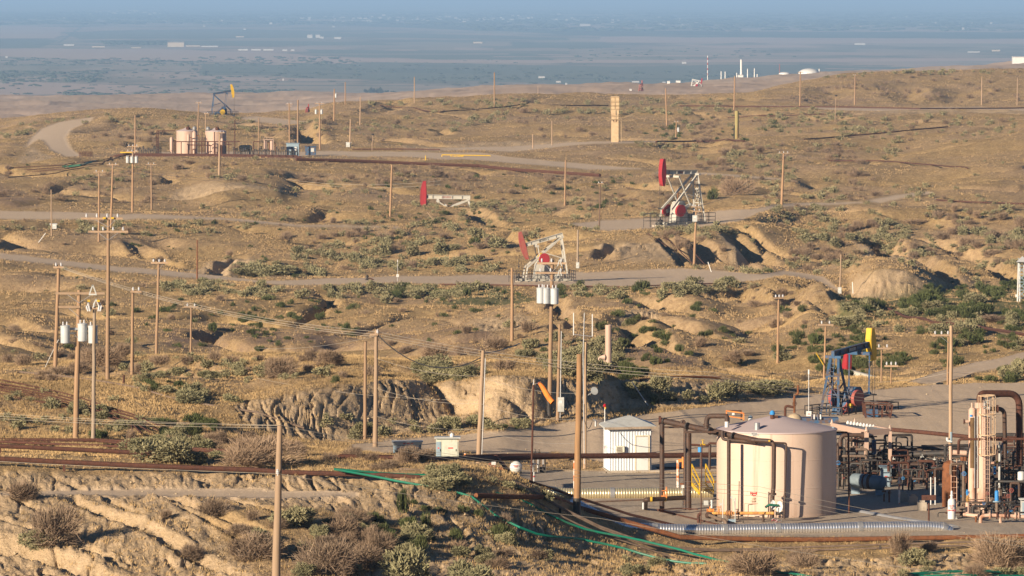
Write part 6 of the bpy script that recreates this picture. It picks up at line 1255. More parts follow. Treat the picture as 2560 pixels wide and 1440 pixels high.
for x in (2030, 2036, 2045, 2052): MB().cyl(V3(x, 1048, 367.3), V3(x, 1036, 367.3), .07, 8).build('fitting', BLUE if x % 4 else GALV, o)
o = thing('wellhead_tree', 'dark wellhead with a bent orange-tipped pipe on the lower road, left of the pale jack', 'wellhead', V3(918, 711, 762)); D_ = 762
MB().lathe(V3(918, 711, D_), [(.3, 0), (.3, .1), (.14, .12), (.14, .5), (.3, .52), (.3, .62), (.14, .64), (.14, 1.0), (.26, 1.02), (.1, 1.3)], 12).build('tree', BLACK, o); MB().tube(bend([V3(918, 696, D_), V3(931, 697, D_), V3(940, 706, D_), V3(962, 709, D_)], .3), .09, 8).build('flow_pipe', RUST, o); MB().cyl(V3(939, 704, D_), V3(943, 707, D_), .16, 8).build('orange_joint', ORANGE, o); wheel(V3(918, 700, D_ - .3), .25, o, BLACK)
# ---------------------------------------------------------------- near pipelines and hoses
pipeline('bright rusty pipe running from the mound to level below the silver pipe', [(1190, 1242), (1300, 1258), (1450, 1302, 298.5), (1600, 1342, 298.6), (1700, 1366, 298.8), (1900, 1357, 300.4), (2200, 1347, 301.4), (2700, 1338, 302.6)], .13, RUSTL, collar=11, step=3, feet=7)
for k in range(2): pipeline(('upper', 'lower')[k] + ' of two thin brown pipes running parallel below the bright rusty pipe', [(1000, 1172 + 2 * k, 293), (1130, 1208 + 2 * k, 292), (1300, 1262 + 6 * k, 294), (1500, 1328 + 8 * k, 295.2), (1690, 1386 + 11 * k, 296.2), (1900, 1372 + 11 * k, 298), (2300, 1358 + 8 * k, 299), (2700, 1349 + 8 * k, 300)], .055, PIPEG, step=2, feet=8, feet_mat=BLACK)
pipeline('third thin brown pipe leaving the pair toward the lower right bend', [(1190, 1232, 292), (1330, 1280, 293.4), (1500, 1332, 294.6), (1690, 1396, 295.6)], .045, PIPEG)
pipeline('long rusty pipe along the lip of the near bank at lower left', [(-400, 1136, 290), (0, 1147, 291), (320, 1163, 291), (640, 1177, 291.5), (700, 1180, 291.5), (960, 1186, 291), (1050, 1194, 291)], .13, RUST, collar=10, step=3, feet=6)
pipeline('rusty pipe second back from the near bank lip at left', [(-400, 1100, 304), (0, 1114, 304), (360, 1132, 304), (520, 1142, 304)], .12, RUST, step=3, feet=5)
for k, (y, d) in enumerate(((1096, 312), (1101, 310), (1106, 308))): pipeline(('farthest', 'middle', 'nearest')[k] + ' of three rusty pipes bundled behind the near bank at left', [(-60, y + 2), (0, y + 4), (240, y + 8), (420, y + 18), (560 + 30 * k, y + 28)], .075, RUST, step=3)
pipeline('rusty pipe emerging right of the dry bushes toward the cabinets', [(825, 1148, 304), (940, 1150, 304), (1060, 1151, 304.3)], .13, RUST, step=3)
for k in range(5):
    pipeline(('uppermost', 'second', 'third', 'fourth', 'lowest')[k] + ' of the rusty pipes fanning down the grassy slope behind the pole pair', [(-60, 948 + k * 5.5), (120, 978 + k * 6.0), (240, 1012 + k * 6.6), (330, 1042 + k * 7.5), (420 - k * 22, 1078 + k * 4)], .045, RUST, step=2, lift=.10)
pipeline('single rusty pipe crossing the slope from the left poles to the eroded bank', [(50, 932), (190, 945), (300, 962), (420, 993), (520, 1012), (640, 1040, 357), (760, 1070, 357)], .075, PIPEG, step=2, feet=4, feet_mat=RUST)
pipeline('thin rusty pipe low on the slope left of the pole pair', [(-40, 975), (60, 1000), (120, 1010), (180, 1022)], .06, RUST)
pipeline('short rusty pipe on the gully edge right of the pink standpipe', [(1600, 960, 393), (1680, 952, 396), (1750, 946, 398), (1800, 944, 399)], .1, RUSTL, step=3)
o = thing('rusty_post', 'short rusty post beside the pipe below the left poles', 'post', G(308, 962)); g_ = G(308, 962); MB().cyl(g_ - Vector((0, 0, .2)), g_ + Vector((.05, 0, .62)), .07, 8).build('post', RUST, o)
def hose(lab, pts, r=.055): pipeline(lab, pts, r, GREENH, name='green_hose', cat='hose', n=8, step=.8, collar=23)
hose('upper green hose arching over the rusty pipes on the near bank', [(835, 1172, 290.6), (930, 1180, 291), (1030, 1194, 291.4), (1100, 1213, 291.6), (1140, 1226, 291.8)])
hose('green hose running straight beside the pipes to the lower right corner of the bank', [(1240, 1266, 291.5), (1330, 1295, 292.8), (1420, 1318, 293.8), (1500, 1331, 294), (1600, 1348, 293.8), (1700, 1376, 293), (1770, 1396, 292), (1842, 1418, 290)], .06)
hose('lower green hose looping down the near bank below the other pipes', [(835, 1173, 290.4), (940, 1190, 290.2), (1040, 1222, 289.4), (1130, 1240, 289), (1180, 1262, 288.6), (1240, 1308, 287), (1300, 1334, 286.2), (1380, 1343, 287), (1460, 1345, 289.4), (1560, 1372, 289.6), (1690, 1410, 288.6), (1800, 1433, 287.5)], .062)
hose('short green hose piece lying at the bottom edge right of centre', [(1895, 1428), (1950, 1437), (2060, 1448)], .06)
for k in range(3): hose(('far', 'middle', 'near')[k] + ' of three green hoses crossing the bottom right corner', [(2270 + 15 * k, 1437 + 3 * k), (2380, 1428 + 5 * k), (2560, 1430 + 6 * k), (2700, 1430 + 6 * k)], .055)
# ---------------------------------------------------------------- far pipelines draped on the hills
def farpipe(lab, pts, r=.14, m=None): pipeline(lab, pts, r, m or RUST, n=6, step=5, lift=.1)
farpipe('dark pipe crossing the right hillside behind the plant and curving down', [(2222, 774), (2250, 793), (2330, 806), (2440, 820), (2560, 838), (2680, 850)], .16)
farpipe('pipe hugging the near edge of the lower road', [(1100, 712), (1240, 714), (1400, 718), (1560, 716), (1800, 710)], .09)
farpipe('rusty pipe running right from the pipe rack down the slope', [(740, 396), (900, 400), (1040, 406), (1200, 414), (1290, 422), (1500, 436)], .34)
farpipe('rusty pipe on the right slope below the shrubs', [(2070, 401), (2200, 402), (2330, 412), (2420, 420)], .13)
farpipe('straight rusty pipe near the upright green-streaked pipe', [(1640, 352), (1740, 352), (1860, 351)], .2)
farpipe('pipe running up the right slope toward the ridge road', [(2010, 347), (2100, 342), (2240, 327), (2370, 316)], .16)
farpipe('dark pipeline following the ridge road at the right', [(1700, 262), (1900, 264), (2100, 265), (2300, 269), (2560, 268), (2700, 268)], .2)
farpipe('dark pipe dropping toward the washed-out road at right', [(2340, 500), (2420, 506), (2500, 508), (2600, 511)], .12)
farpipe('pipe curving along the far slope left of the yellow tower', [(950, 262), (1100, 280), (1300, 262), (1520, 262)], .16)
farpipe('thin pipe on the hillside right of the upright pipe', [(1820, 293), (1950, 288), (2060, 284)], .14)
farpipe('rusty pipe following the far track right of the mound', [(880, 372), (1000, 372), (1100, 373)], .14)
for k in range(4): farpipe(('top', 'second', 'third', 'bottom')[k] + ' of the rusty pipes trailing left from the pipe rack end', [(330 - 12 * k, 385 + k * 3), (270 - 5 * k, 398 + k * 4), (160, 412 + k * 7), (20, 420 + k * 8)], .08)
for k in range(2): hose_ = pipeline(('upper', 'lower')[k] + ' far green hose beside the pipes at the curved road', [(240 - 10 * k, 402 + 4 * k), (200, 410 + 4 * k), (155, 416 + 3 * k)], .09, GREENH, name='green_hose', cat='hose', n=6, step=5, lift=.1)
for i, (a_, b_) in enumerate((((1620, 585), (1700, 650)), ((1640, 582), (1745, 672)), ((1688, 590), (1760, 660)))): farpipe(('left', 'middle', 'right')[i] + ' of three pipes running down the bank below the tall red-headed jack', [a_, ((a_[0] + b_[0]) / 2 + 4, (a_[1] + b_[1]) / 2), b_], .08)
# ---------------------------------------------------------------- distant tank battery
D7 = 1243; s7 = FOC / D7
def T7(x, y, d=0): return V3(x, y, D7 + d)
def btank(lab, x0, x1, yt, yb, d, cap):
    c = T7((x0 + x1) / 2, yb, d); r = (x1 - x0) / 2 / s7; h = (yb - yt) / s7; o_ = thing('storage_tank', lab, 'storage tank', c); MB().lathe(c, [(r, -.3), (r, h)], 40).build('shell', TANKP, o_)
    MB().lathe(c, [(r * 1.02, h - .05), (r * 1.02, h + .02), (r * .5, h + .35), (.2, h + .75)], 40).build('roof', ROOFP, o_, ang=20)
    for k, (x, m_) in enumerate(cap): MB().lathe(T7(x, yt - 1, d - r * .5), [(.3, 0), (.45, .3), (.45, .6), (.2, .9)], 10).build('roof_vent', m_, o_)
    return o_
btank('left pink tank of the distant pair beside the pipe rack', 441, 494, 327, 387, 4, ((486, GALV), (470, RUST))); THINGS.append((467, 387, 'the twin far tanks'))
btank('right pink tank of the distant pair beside the pipe rack', 513, 566, 328, 388, 0, ((520, GALV), (543, RUST)))
for i, (x, w_, yt, yb, d, m_, lab) in enumerate(((429, 9, 342, 386, -4, TANKP, 'slim pink vessel at the left of the far tanks'), (471, 7, 334, 386, -6, TANKP, 'narrow pink vessel in front of the left far tank'), (486, 12, 327, 386, -3, TANKP, 'round-topped pink vessel between the far tanks'), (539, 18, 358, 386, -6, TANKP, 'squat pink vessel in front of the right far tank'), (555, 8, 345, 387, -5, TANKP, 'slim pink vessel at the right edge of the far tanks'), (664, 8, 350, 386, -2, TANKP, 'left of two slim pink vessels under a platform'), (679, 8, 350, 386, -2, TANKP, 'right of two slim pink vessels under a platform'))):
    q = T7(x, yb, d); r = w_ / 2 / s7; h = (yb - yt) / s7; o = thing('pressure_vessel', lab, 'vessel', q); MB().lathe(q, [(r * .7, -.2), (r * .7, h * .2), (r, h * .22), (r, h * .9), (r * .6, h * .97), (.05, h)], 14).build('shell', m_, o); MB().tube(bend([q + Vector((r, -.2, h * .8)), q + Vector((r + .5, -.2, h * .8)), q + Vector((r + .5, -.2, 0))], .2), .09, 6).build('side_pipe', RUSTL, o)
o = thing('platform', 'small pink platform on top of the two slim far vessels', 'platform', T7(671, 386)); b = MB(); b.box(T7(671, 349, -2), 24 / s7, 1.2, .12)
for x in (660, 683): b.beam(T7(x, 349, -2.6), T7(x, 386, -2.6), .12)
for x in (660, 667, 675, 683): b.beam(T7(x, 349, -2.6), T7(x, 343, -2.6), .06)
b.beam(T7(660, 343, -2.6), T7(683, 343, -2.6), .06); b.build('deck', TANKP, o)
o = thing('pipe_gantry', 'thin dark pipe frame around the foot of the far tanks', 'pipework', T7(430, 386, -8)); b = MB()
for p_, q_ in (((392, 327), (392, 386)), ((396, 327), (396, 386)), ((392, 327), (438, 327)), ((432, 354), (600, 354)), ((505, 330), (505, 386)), ((510, 345), (510, 386)), ((536, 330), (536, 386)), ((587, 300), (587, 386)), ((470, 362), (530, 364)), ((560, 360), (580, 362)), ((634, 354), (650, 354)), ((634, 354), (634, 386))): b.cyl(T7(*p_, -8), T7(*q_, -8), .11, 6)
b.build('frame', RUST, o)
for k in range(9): MB().cyl(T7(436 + k * 17, 354, -8), T7(436 + k * 17, 386, -8), .1, 6).build('leg', RUST, o)
o = thing('pipe_rack', 'long dark rusty rack of pipes stretching in front of the far tanks', 'pipe rack', T7(550, 394, -12)); THINGS.append((550, 395, 'the far pipe rack'))
for k, (y, d) in enumerate(((386.5, -10), (388.5, -11), (390.5, -12), (392.5, -13))): MB().tube([T7(334 - 4 * k, y, d), T7(560, y + 1.5, d), T7(744 + k * 8, y + 5, d)], .34, 6).build('rack_pipe', RUST, o)
for k in range(24): x = 340 + k * 17; MB().beam(T7(x, 388, -11), T7(x, 400, -13.5), .2).build('support', RUST, o)
MB().tube([T7(253, 403, -8), T7(290, 390, -9), T7(334, 383, -9)], .3, 6).build('sloping_pipe', RUST, o); MB().box(T7(315, 381, -10), 2.6, .3, .25).build('yellow_beam', YELL, o)
base_proto = None
for i in range(52):      # rows of valve heads behind the rack
    x = 345 + i * 4.4 if i < 14 else 584 + (i - 14) * 4.3; y = 385 + (i % 3) * 1.2 + (x - 345) * .006; q = T7(x, y, -6 - (i % 3) * 1.5)
    if base_proto is None:
        o = thing('rack_valve', '', 'valve', q, 'valves lined up behind the far pipe rack'); MB().cyl(q, q + Vector((0, 0, 1.3)), .1, 6).build('stem', BLACK, o); MB().lathe(q + Vector((0, 0, .9)), [(.24, 0), (.24, .12), (.1, .16), (.1, .3), (.22, .34), (.22, .42)], 8).build('valve_head', BLACK, o); base_proto = o
    else: o = copy_tree(base_proto); o.location = q; o.scale = (1, 1, random.uniform(.7, 1.4))
    o['label'] = 'small black valve in the row left of the far twin tanks' if i < 14 else 'small black valve in the row right of the far twin tanks'
def hut(lab, x0, y0, x1, y1, D_, depth, mat, name='metal_shed', cat='shed', roof=None, yaw=0.0, dark=()):
    a = V3((x0 + x1) / 2, y1, D_); w_ = (x1 - x0) * D_ / FOC; h = (y1 - y0) * D_ / FOC; o_ = thing(name, lab, cat, a); MB().box(a + Vector((0, depth / 2, h / 2 - .2)), w_, depth, h + .4, yaw).build('wall', mat, o_); MB().box(a + Vector((0, depth / 2, h + .06)), w_ + .25, depth + .3, .12, yaw).build('roof', roof or mat, o_)
    for (u, v, uw, vh, m_) in dark: MB().box(a + Vector(((u - .5) * w_, -.03, v * h)), uw * w_, .08, vh * h).build('door' if vh > .4 else 'window', m_, o_)
    return o_
hut('small pale blue shed beside the end of the far pipe rack', 716, 359, 747, 390, 1246, 2.5, BLUEG, dark=((.45, .35, .14, .7, BLACK), (.75, .6, .2, .3, WHITE)))
hut('low blue box building right of the pale blue shed', 763, 367, 789, 383, 1258, 3, BLUE, name='equipment_box', dark=((.7, .5, .3, .6, GREYP),))
o = thing('horizontal_tank', 'pale horizontal tank with a coloured diamond behind the far valve row', 'tank', T7(612, 384, 8)); MB().lathe(T7(597, 371, 8), [(.05, 0), (.6, .15), (.75, .5), (.75, 2.4), (.6, 2.8), (.05, 2.95)], 16, (1, 0, 0)).build('tank_body', CREAM, o); MB().box(T7(612, 371, 7.2), .35, .05, .35).build('diamond_sign', BLUEB, o)
for x in (602, 624): MB().beam(T7(x, 376, 8), T7(x, 386, 8), .3).build('saddle', BLACK, o)
o = thing('rack_end', 'dark openwork steel rack at the left end of the far pipes', 'pipe rack', V3(214, 396, 1236)); b = MB()
for k in range(9): b.beam(V3(198 + k * 4, 379, 1236), V3(198 + k * 4, 398, 1236), .1)
for y in (380, 384, 388, 392): b.beam(V3(197, y, 1235.5), V3(231, y, 1235.5), .14)
b.build('frame', RUST, o); MB().box(V3(221, 395, 1234), .6, .2, .3).build('yellow_cap', YELL, o)
hut('white meter box by the thin pole at far left', 126, 561, 141, 572, 885, .6, WHITE, name='meter_box', cat='box'); hut('small white cabinet near the mound right of the far sheds', 866, 357, 877, 368, 1330, .8, WHITE, name='meter_box', cat='box')
# yellow gate rail
o = thing('gate_rail', 'long yellow pipe gate beside the far track', 'gate', V3(1165, 398, 1235)); b = MB()
for p_, q_ in (((1105, 387), (1105, 398)), ((1105, 387), (1226, 389)), ((1226, 389), (1226, 397)), ((1158, 388), (1158, 397)), ((1105, 397), (1140, 391)), ((1128, 388), (1128, 394)), ((1128, 394), (1158, 390))): b.cyl(V3(*p_, 1235), V3(*q_, 1235), .12, 6)
b.build('rail', YELL, o); solo(MB().cyl(V3(1064, 389, 1200), V3(1064, 404, 1200), .12, 6), 'post', YELL, 'lone yellow post left of the yellow gate', 'post')
# buff tower and upright pipe
D8 = ground_D(1537, 355); s8 = FOC / D8; q = V3(1537, 356, D8)
o = thing('lattice_tower', 'tall cream box tower with balconies standing alone on the far slope', 'tower', q); THINGS.append((1537, 355, 'the cream tower')); w_ = 20 / s8; h = hgt(241, 356, D8)
MB().box(q + Vector((0, 0, h * .31)), w_ * .9, w_ * .9, h * .62 + .6).build('lower_shaft', CREAM, o); MB().box(q + Vector((0, 0, h * .81)), w_ * 1.0, w_ * 1.0, h * .38).build('upper_shaft', CREAM, o)
for f_, e_ in ((.50, 1.25), (.72, 1.1), (.79, 1.1), (.90, 1.08)):
    b = MB(); b.box(q + Vector((0, 0, h * f_)), w_ * e_, w_ * e_, .14)
    for sx in (-1, 0, 1): b.beam(q + Vector((sx * w_ * e_ / 2, -w_ * e_ / 2, h * f_)), q + Vector((sx * w_ * e_ / 2, -w_ * e_ / 2, h * f_ + .9)), .07)
    b.beam(q + Vector((-w_ * e_ / 2, -w_ * e_ / 2, h * f_ + .9)), q + Vector((w_ * e_ / 2, -w_ * e_ / 2, h * f_ + .9)), .07); b.build('balcony', paint('dark cream', (.30, .21, .11)), o)
MB().box(q + Vector((w_ * .15, -w_ * .5, h * .65)), .14, .1, h * .1).build('slot', BLACK, o)
for sx in (-.28, .28): MB().beam(q + Vector((sx * w_, -w_ * .5, h * .5)), q + Vector((sx * w_ * .3, -w_ * .46, h * .44)), .12).build('bracket', RUST, o)
MB().cyl(q + Vector((w_ * .62, -.2, 0)), q + Vector((w_ * .62, -.2, h * .52)), .07, 6).build('corner_pipe', CREAM, o); MB().cyl(q + Vector((w_ * .8, -.2, 0)), q + Vector((w_ * .8, -.2, h * .52)), .06, 6).build('corner_pipe', CREAM, o)
D9_ = ground_D(1842, 347); q = V3(1842, 347, D9_); h = hgt(277, 347, D9_); r = 5 * D9_ / FOC
o = thing('upright_pipe', 'thick upright pipe streaked green and rust on the shrubby flat', 'stack', q); THINGS.append((1842, 347, 'the green-streaked upright pipe'))
MB().cyl(q - Vector((0, 0, .4)), q + Vector((0, 0, h)), r, 16).build('pipe', paint('green and rust streaks', (.26, .22, .09), (.19, .10, .045), .8, sc=1.3, stretch=(1, 1, .15)), o); b = MB(); 
for dx in (-1.5, -1.15): b.cyl(q + Vector((dx * r, -.1, 0)), q + Vector((dx * r, -.1, h * .48)), .07, 5)
for k in range(10): b.cyl(q + Vector((-1.5 * r, -.1, h * .05 * k)), q + Vector((-1.15 * r, -.1, h * .05 * k)), .04, 4)
b.build('ladder', BLACK, o)
# white lattice mast at the right edge
q = V3(2552, 762, 640); o = thing('white_derrick', 'white lattice derrick cut by the right edge', 'derrick', q); sD = FOC / 640
for x0, x1 in ((2543, 2546), (2566, 2560)): MB().beam(V3(x0, 768, 640), V3(x1, 655, 640), .14).build('leg', WHITE, o); MB().beam(V3(x0 + 6, 766, 642), V3(x1 + 3, 655, 642), .12).build('leg', WHITE, o)
b = MB()
for k in range(5): y = 745 - k * 20; b.beam(V3(2544, y, 640), V3(2564, y - 20, 640), .07); b.beam(V3(2564, y, 640), V3(2545, y - 20, 640), .07); b.beam(V3(2544, y, 640), V3(2564, y, 640), .08)
b.build('bracing', BLUEG, o); MB().add([V3(2540, 655, 639), V3(2572, 655, 639), V3(2572, 655, 643), V3(2540, 655, 643), V3(2556, 640, 641)], [(0, 1, 4), (1, 2, 4), (2, 3, 4), (3, 0, 4), (3, 2, 1, 0)]).build('cap', WHITE, o, smooth_=False); MB().box(V3(2541, 739, 639), .22, .2, .28).build('box', WHITE, o)
# ---------------------------------------------------------------- refinery and other far things
PW = paint('far pale walls', (.36, .35, .33), (.31, .30, .28), .7); CREAM2 = paint('far cream walls', (.36, .30, .22), (.32, .26, .19), .7)  # dimmer white and cream for the distant buildings
def far_hut(lab, x0, y0, x1, y1, D_, mat=WHITE, name='white_building', cat='building', group=None):
    a = V3((x0 + x1) / 2, y1, D_); w_ = (x1 - x0) * D_ / FOC; h = (y1 - y0) * D_ / FOC; d = max(w_ * .6, 3)
    b = MB().box(a + Vector((0, d / 2, h / 2 - 1)), w_, d, h + 2); b.add([a + Vector((sx * w_ / 2 * 1.03, dy, h)) for sx in (-1, 1) for dy in (-.2, d + .2)] + [a + Vector((sx * w_ / 2 * 1.03, d / 2, h * 1.22)) for sx in (-1, 1)], [(0, 2, 5, 4), (1, 4, 5, 3), (0, 4, 1), (2, 3, 5), (0, 1, 3, 2)])
    return solo(b, name, mat, lab, cat, group, smooth_=False)
def dome(lab, x0, x1, yt, yb, D_, dm, name='domed_tank'):
    a = V3((x0 + x1) / 2, yb, D_); r = (x1 - x0) / 2 * D_ / FOC; h = (yb - yt) * D_ / FOC; o_ = thing(name, lab, 'tank', a); MB().lathe(a, [(r, -2), (r, h * (1 - dm))], 40).build('shell', WHITE, o_)
    MB().lathe(a, [(r * math.cos(t) , h * (1 - dm) + h * dm * math.sin(t)) for t in [i * math.pi / 16 for i in range(9)]], 40).build('dome', WHITE, o_); return o_, a, r, h
dome('largest white domed tank on the far ridge', 1996, 2049, 171, 195, 3900, .55); dome('small white dome in front of the largest domed tank', 2021, 2040, 181, 194, 3850, .8); dome('low white tank left of the largest domed tank', 1947, 1976, 180, 193, 3900, .35); dome('little white dome right of the largest domed tank', 2050, 2062, 182, 193, 3950, .8)
def far_stack(lab, x, yt, yb, w_, D_, mat=WHITE, grp=None, base=True, bands=False):
    a = V3(x, yb, D_); h = (yb - yt) * D_ / FOC; r = w_ / 2 * D_ / FOC; o_ = thing('refinery_stack', lab, 'stack', a, grp); MB().lathe(a, [(r * 1.2, -3), (r * 1.2, h * .3), (r, h * .32), (r, h)], 12).build('shaft', mat, o_)
    if bands:
        for k in range(4): MB().cyl(a + Vector((0, 0, h * (.15 + k * .22))), a + Vector((0, 0, h * (.25 + k * .22))), r * 1.25, 8).build('red_band', REDP, o_)
    return o_
far_stack('tallest white refinery stack on the far ridge', 1853, 149, 192, 5, 3900); THINGS.append((1853, 192, 'the white refinery stacks')); far_stack('red and white striped radio mast left of the refinery', 1769, 139, 197, 1.6, 3900, bands=True)
for x, yt, yb, lab in ((1803, 178, 199, 'leftmost short refinery stack'), (1813, 179, 193, 'second short refinery stack from the left'), (1869, 172, 192, 'slim refinery stack right of the tallest'), (1886, 171, 195, 'tall slim refinery stack, second right of the tallest'), (1893, 185, 195, 'stubby refinery stack next to the tall slim one'), (1842, 182, 190, 'stubby refinery stack left of the tallest'), (2048, 172, 190, 'thin white pipe beside the largest dome'), (1949, 160, 192, 'thin red mast above the low white tank')):
    far_stack(lab, x, yt, yb, 2.4 if x != 1949 else 1.2, 3900, WHITE if x != 1949 else REDF)
far_hut('white block at the foot of the tallest refinery stack', 1845, 188, 1858, 194, 3880); far_hut('long white shed on the far ridge at the right edge', 2532, 143, 2575, 153, 4100); far_hut('small white block below the striped mast, left', 1668, 203, 1675, 208, 3600); far_hut('small white block below the striped mast, right', 1690, 202, 1701, 208, 3600); far_hut('white block beside the tiny dark jack', 1574, 223, 1579, 229, 2960)
for i, (x0, y0, x1, y1, D_, c) in enumerate(((419, 104, 460, 117, 17500, CREAM), (159, 110, 185, 114, 18000, WHITE), (595, 122, 620, 126, 15200, WHITE), (628, 122, 652, 126, 15200, WHITE), (658, 122, 684, 126, 15200, WHITE), (706, 123, 718, 127, 15200, WHITE), (727, 123, 736, 127, 15200, WHITE), (465, 113, 500, 116, 16900, REDF), (503, 114, 545, 117, 16900, WHITE), (768, 86, 781, 95, 20500, WHITE), (789, 86, 800, 94, 20500, WHITE), (800, 91, 809, 96, 20500, WHITE), (835, 92, 853, 97, 20000, WHITE), (589, 90, 610, 93, 20500, CREAM), (230, 115, 262, 118, 17000, CREAM), (328, 118, 352, 120, 16500, CREAM), (2137, 107, 2163, 112, 18500, WHITE), (1450, 59, 1476, 65, 28000, WHITE), (706, 196, 710, 201, 9800, WHITE), (1183, 104, 1206, 108, 18500, CREAM), (1705, 154, 1716, 159, 12000, WHITE), (14, 140, 19, 144, 13500, WHITE), (1413, 207, 1418, 214, 9000, WHITE), (1346, 190, 1362, 195, 9900, WHITE), (1390, 202, 1402, 206, 9300, WHITE), (1372, 211, 1382, 216, 3300, WHITE), (1580, 202, 1598, 206, 9200, WHITE), (1656, 204, 1664, 207, 9200, WHITE), (2405, 68, 2411, 76, 26000, WHITE), (2300, 60, 2308, 64, 28000, WHITE), (2420, 128, 2450, 131, 15000, WHITE), (2480, 124, 2500, 128, 15500, CREAM))):
    NM = ['largest cream block standing on the far plain', 'long low white shed left of the cream block on the plain', 'first of the row of long white sheds right of the cream block', 'second long white shed in the plain row', 'third long white shed in the plain row', 'short white shed near the end of the plain row', 'last short white shed of the plain row', 'long reddish shed touching the cream block', 'long white shed past the reddish one on the plain', 'left tall white block of a pair on the plain', 'right tall white block of a pair on the plain', 'small white shed leaning on the tall pair', 'low white sheds right of the tall pair', 'pale low shed left of the tall pair on the plain', 'pale low shed at the left of the plain', 'cream shed left of the cream block', 'white farm building far right on the plain', 'bright white hall in the far town', 'tiny white hut above the far dunes', 'pale low house right of centre on the plain', 'white hut near the striped mast base on the plain', 'lone bright white speck of a hut at far left', 'white hut beyond the centre crest', 'low white building beyond the centre crest', 'small low white building right of the centre crest', 'square white hut on the near foothill crest', 'long white building left of the tiny white jack', 'white hut beyond the tiny white jack', 'white tower block at the far right town edge', 'white farmhouse in the far right fields', 'low white houses behind the brown hill', 'cream houses behind the brown hill']
    far_hut(NM[i], x0, y0 + (y1 - y0) * .2, x1, y1, (150 * FOC / (y1 + 20)) if D_ > 8000 else D_, PW if c is WHITE else CREAM2)
rs = random.Random(5); townp = None
for i in range(190):
    band = rs.random()
    if band < .5: x = rs.gauss(1050, 190); y = rs.gauss(49, 3.5)
    elif band < .7: x = rs.gauss(330, 60); y = rs.gauss(33, 3)
    elif band < .85: x = rs.gauss(1560, 120); y = rs.gauss(56, 6)
    else: x = rs.uniform(0, 2560); y = rs.uniform(36, 75)
    y = max(24, min(y, 80)); D_ = 150 * FOC / (y + 20); w_ = rs.uniform(3, 9) * D_ / FOC; h = rs.uniform(1.6, 3.4) * D_ / FOC; a = V3(x, y, D_)
    if townp is None: townp = solo(MB().box((0, 0, .5), 1, .6, 1).add([(-.52, -.32, 1), (.52, -.32, 1), (.52, .32, 1), (-.52, .32, 1), (-.5, 0, 1.3), (.5, 0, 1.3)], [(0, 1, 5, 4), (2, 3, 4, 5), (0, 4, 3), (1, 2, 5), (3, 2, 1, 0)]), 'town_house', PW, 'pale speck of a house in the far town across the plain', 'house', 'houses of the far town', smooth_=False); q = townp
    else: q = townp.copy(); COL.objects.link(q)
    q.location = a; q.scale = (w_, w_ * .7, h); q.rotation_euler.z = rs.uniform(-.3, .3)
# ---------------------------------------------------------------- plants
def leaf_mat(name, cols, rough=0.9, sc=2.2):
    m, t, b = new_mat(name); b.inputs['Roughness'].default_value = rough; b.inputs['Specular IOR Level'].default_value = 0.15
    oi = N(t, 'ShaderNodeObjectInfo'); tc = N(t, 'ShaderNodeTexCoord'); n = noise(t, sc, 3, tc.outputs['Object'])
    c = mixc(t, ramp(t, n, .35, .65), cols[0], cols[1]); c = mixc(t, ramp(t, oi.outputs['Random'], 0, 1), c, mixc(t, .5, c, cols[2])); t.links.new(c, b.inputs['Base Color']); return m
MSALT = leaf_mat('grey green saltbush leaves', ((0.235, 0.215, 0.118), (0.155, 0.150, 0.083), (0.27, 0.235, 0.135)))
MDRY = leaf_mat('dry grey brown twigs', ((0.25, 0.185, 0.13), (0.155, 0.11, 0.08), (0.30, 0.205, 0.13)))
MGRN = leaf_mat('dark green leaves', ((0.080, 0.095, 0.034), (0.050, 0.062, 0.024), (0.12, 0.120, 0.055)))
rg = np.random.default_rng(42)
def bush_geo(kind, n, seed):
    """many small leaf or twig faces through the volume of a lumpy mound 1 m across; flat foot at z=0"""
    g_ = np.random.default_rng(seed)
    nc = 7 if kind != 'green' else 5; cen = np.stack([g_.uniform(-.3, .3, nc), g_.uniform(-.3, .3, nc), g_.uniform(.12, .42, nc)], 1); rad = g_.uniform(.16, .28, nc)
    k = g_.integers(0, nc, n); d = g_.normal(size=(n, 3)); d /= np.linalg.norm(d, axis=1)[:, None]; rr = rad[k] * g_.uniform(.55, 1.08, n); p = cen[k] + d * rr[:, None]; p[:, 2] = np.abs(p[:, 2]) 
    if kind == 'dry':   # arching twigs
        L = g_.uniform(.10, .24, n); w_ = g_.uniform(.003, .008, n); root = np.stack([g_.uniform(-.15, .15, n), g_.uniform(-.15, .15, n), np.zeros(n) - .1], 1); ax = p - root; ax /= np.linalg.norm(ax, axis=1)[:, None]; ax += g_.normal(size=(n, 3)) * .5
    elif kind == 'salt': L = g_.uniform(.04, .10, n); w_ = g_.uniform(.010, .022, n); ax = d + np.array([0, 0, .5]) + g_.normal(size=(n, 3)) * .6
    else: L = g_.uniform(.06, .16, n); w_ = g_.uniform(.006, .014, n); root = np.stack([p[:, 0] * .5, p[:, 1] * .5, np.zeros(n) - .15], 1); ax = p - root; ax /= np.linalg.norm(ax, axis=1)[:, None]; ax += g_.normal(size=(n, 3)) * .25
    ax /= np.linalg.norm(ax, axis=1)[:, None]; sd = np.cross(ax, g_.normal(size=(n, 3))); sd /= np.linalg.norm(sd, axis=1)[:, None]
    a = p - sd * w_[:, None]; b = p + sd * w_[:, None]; c = p + ax * L[:, None] + sd * w_[:, None] * .4; e = p + ax * L[:, None] - sd * w_[:, None] * .4
    v = np.stack([a, b, c, e], 1).reshape(-1, 3); f = np.arange(4 * n).reshape(-1, 4); return v, f
def coarse(kind, n, seed):
    v, f = bush_geo(kind, n, seed); c = v.reshape(-1, 4, 3); m = c.mean(1, keepdims=True); s_ = 1.75 if kind != 'dry' else 1.9
    return (m + (c - m) * s_).reshape(-1, 3), f
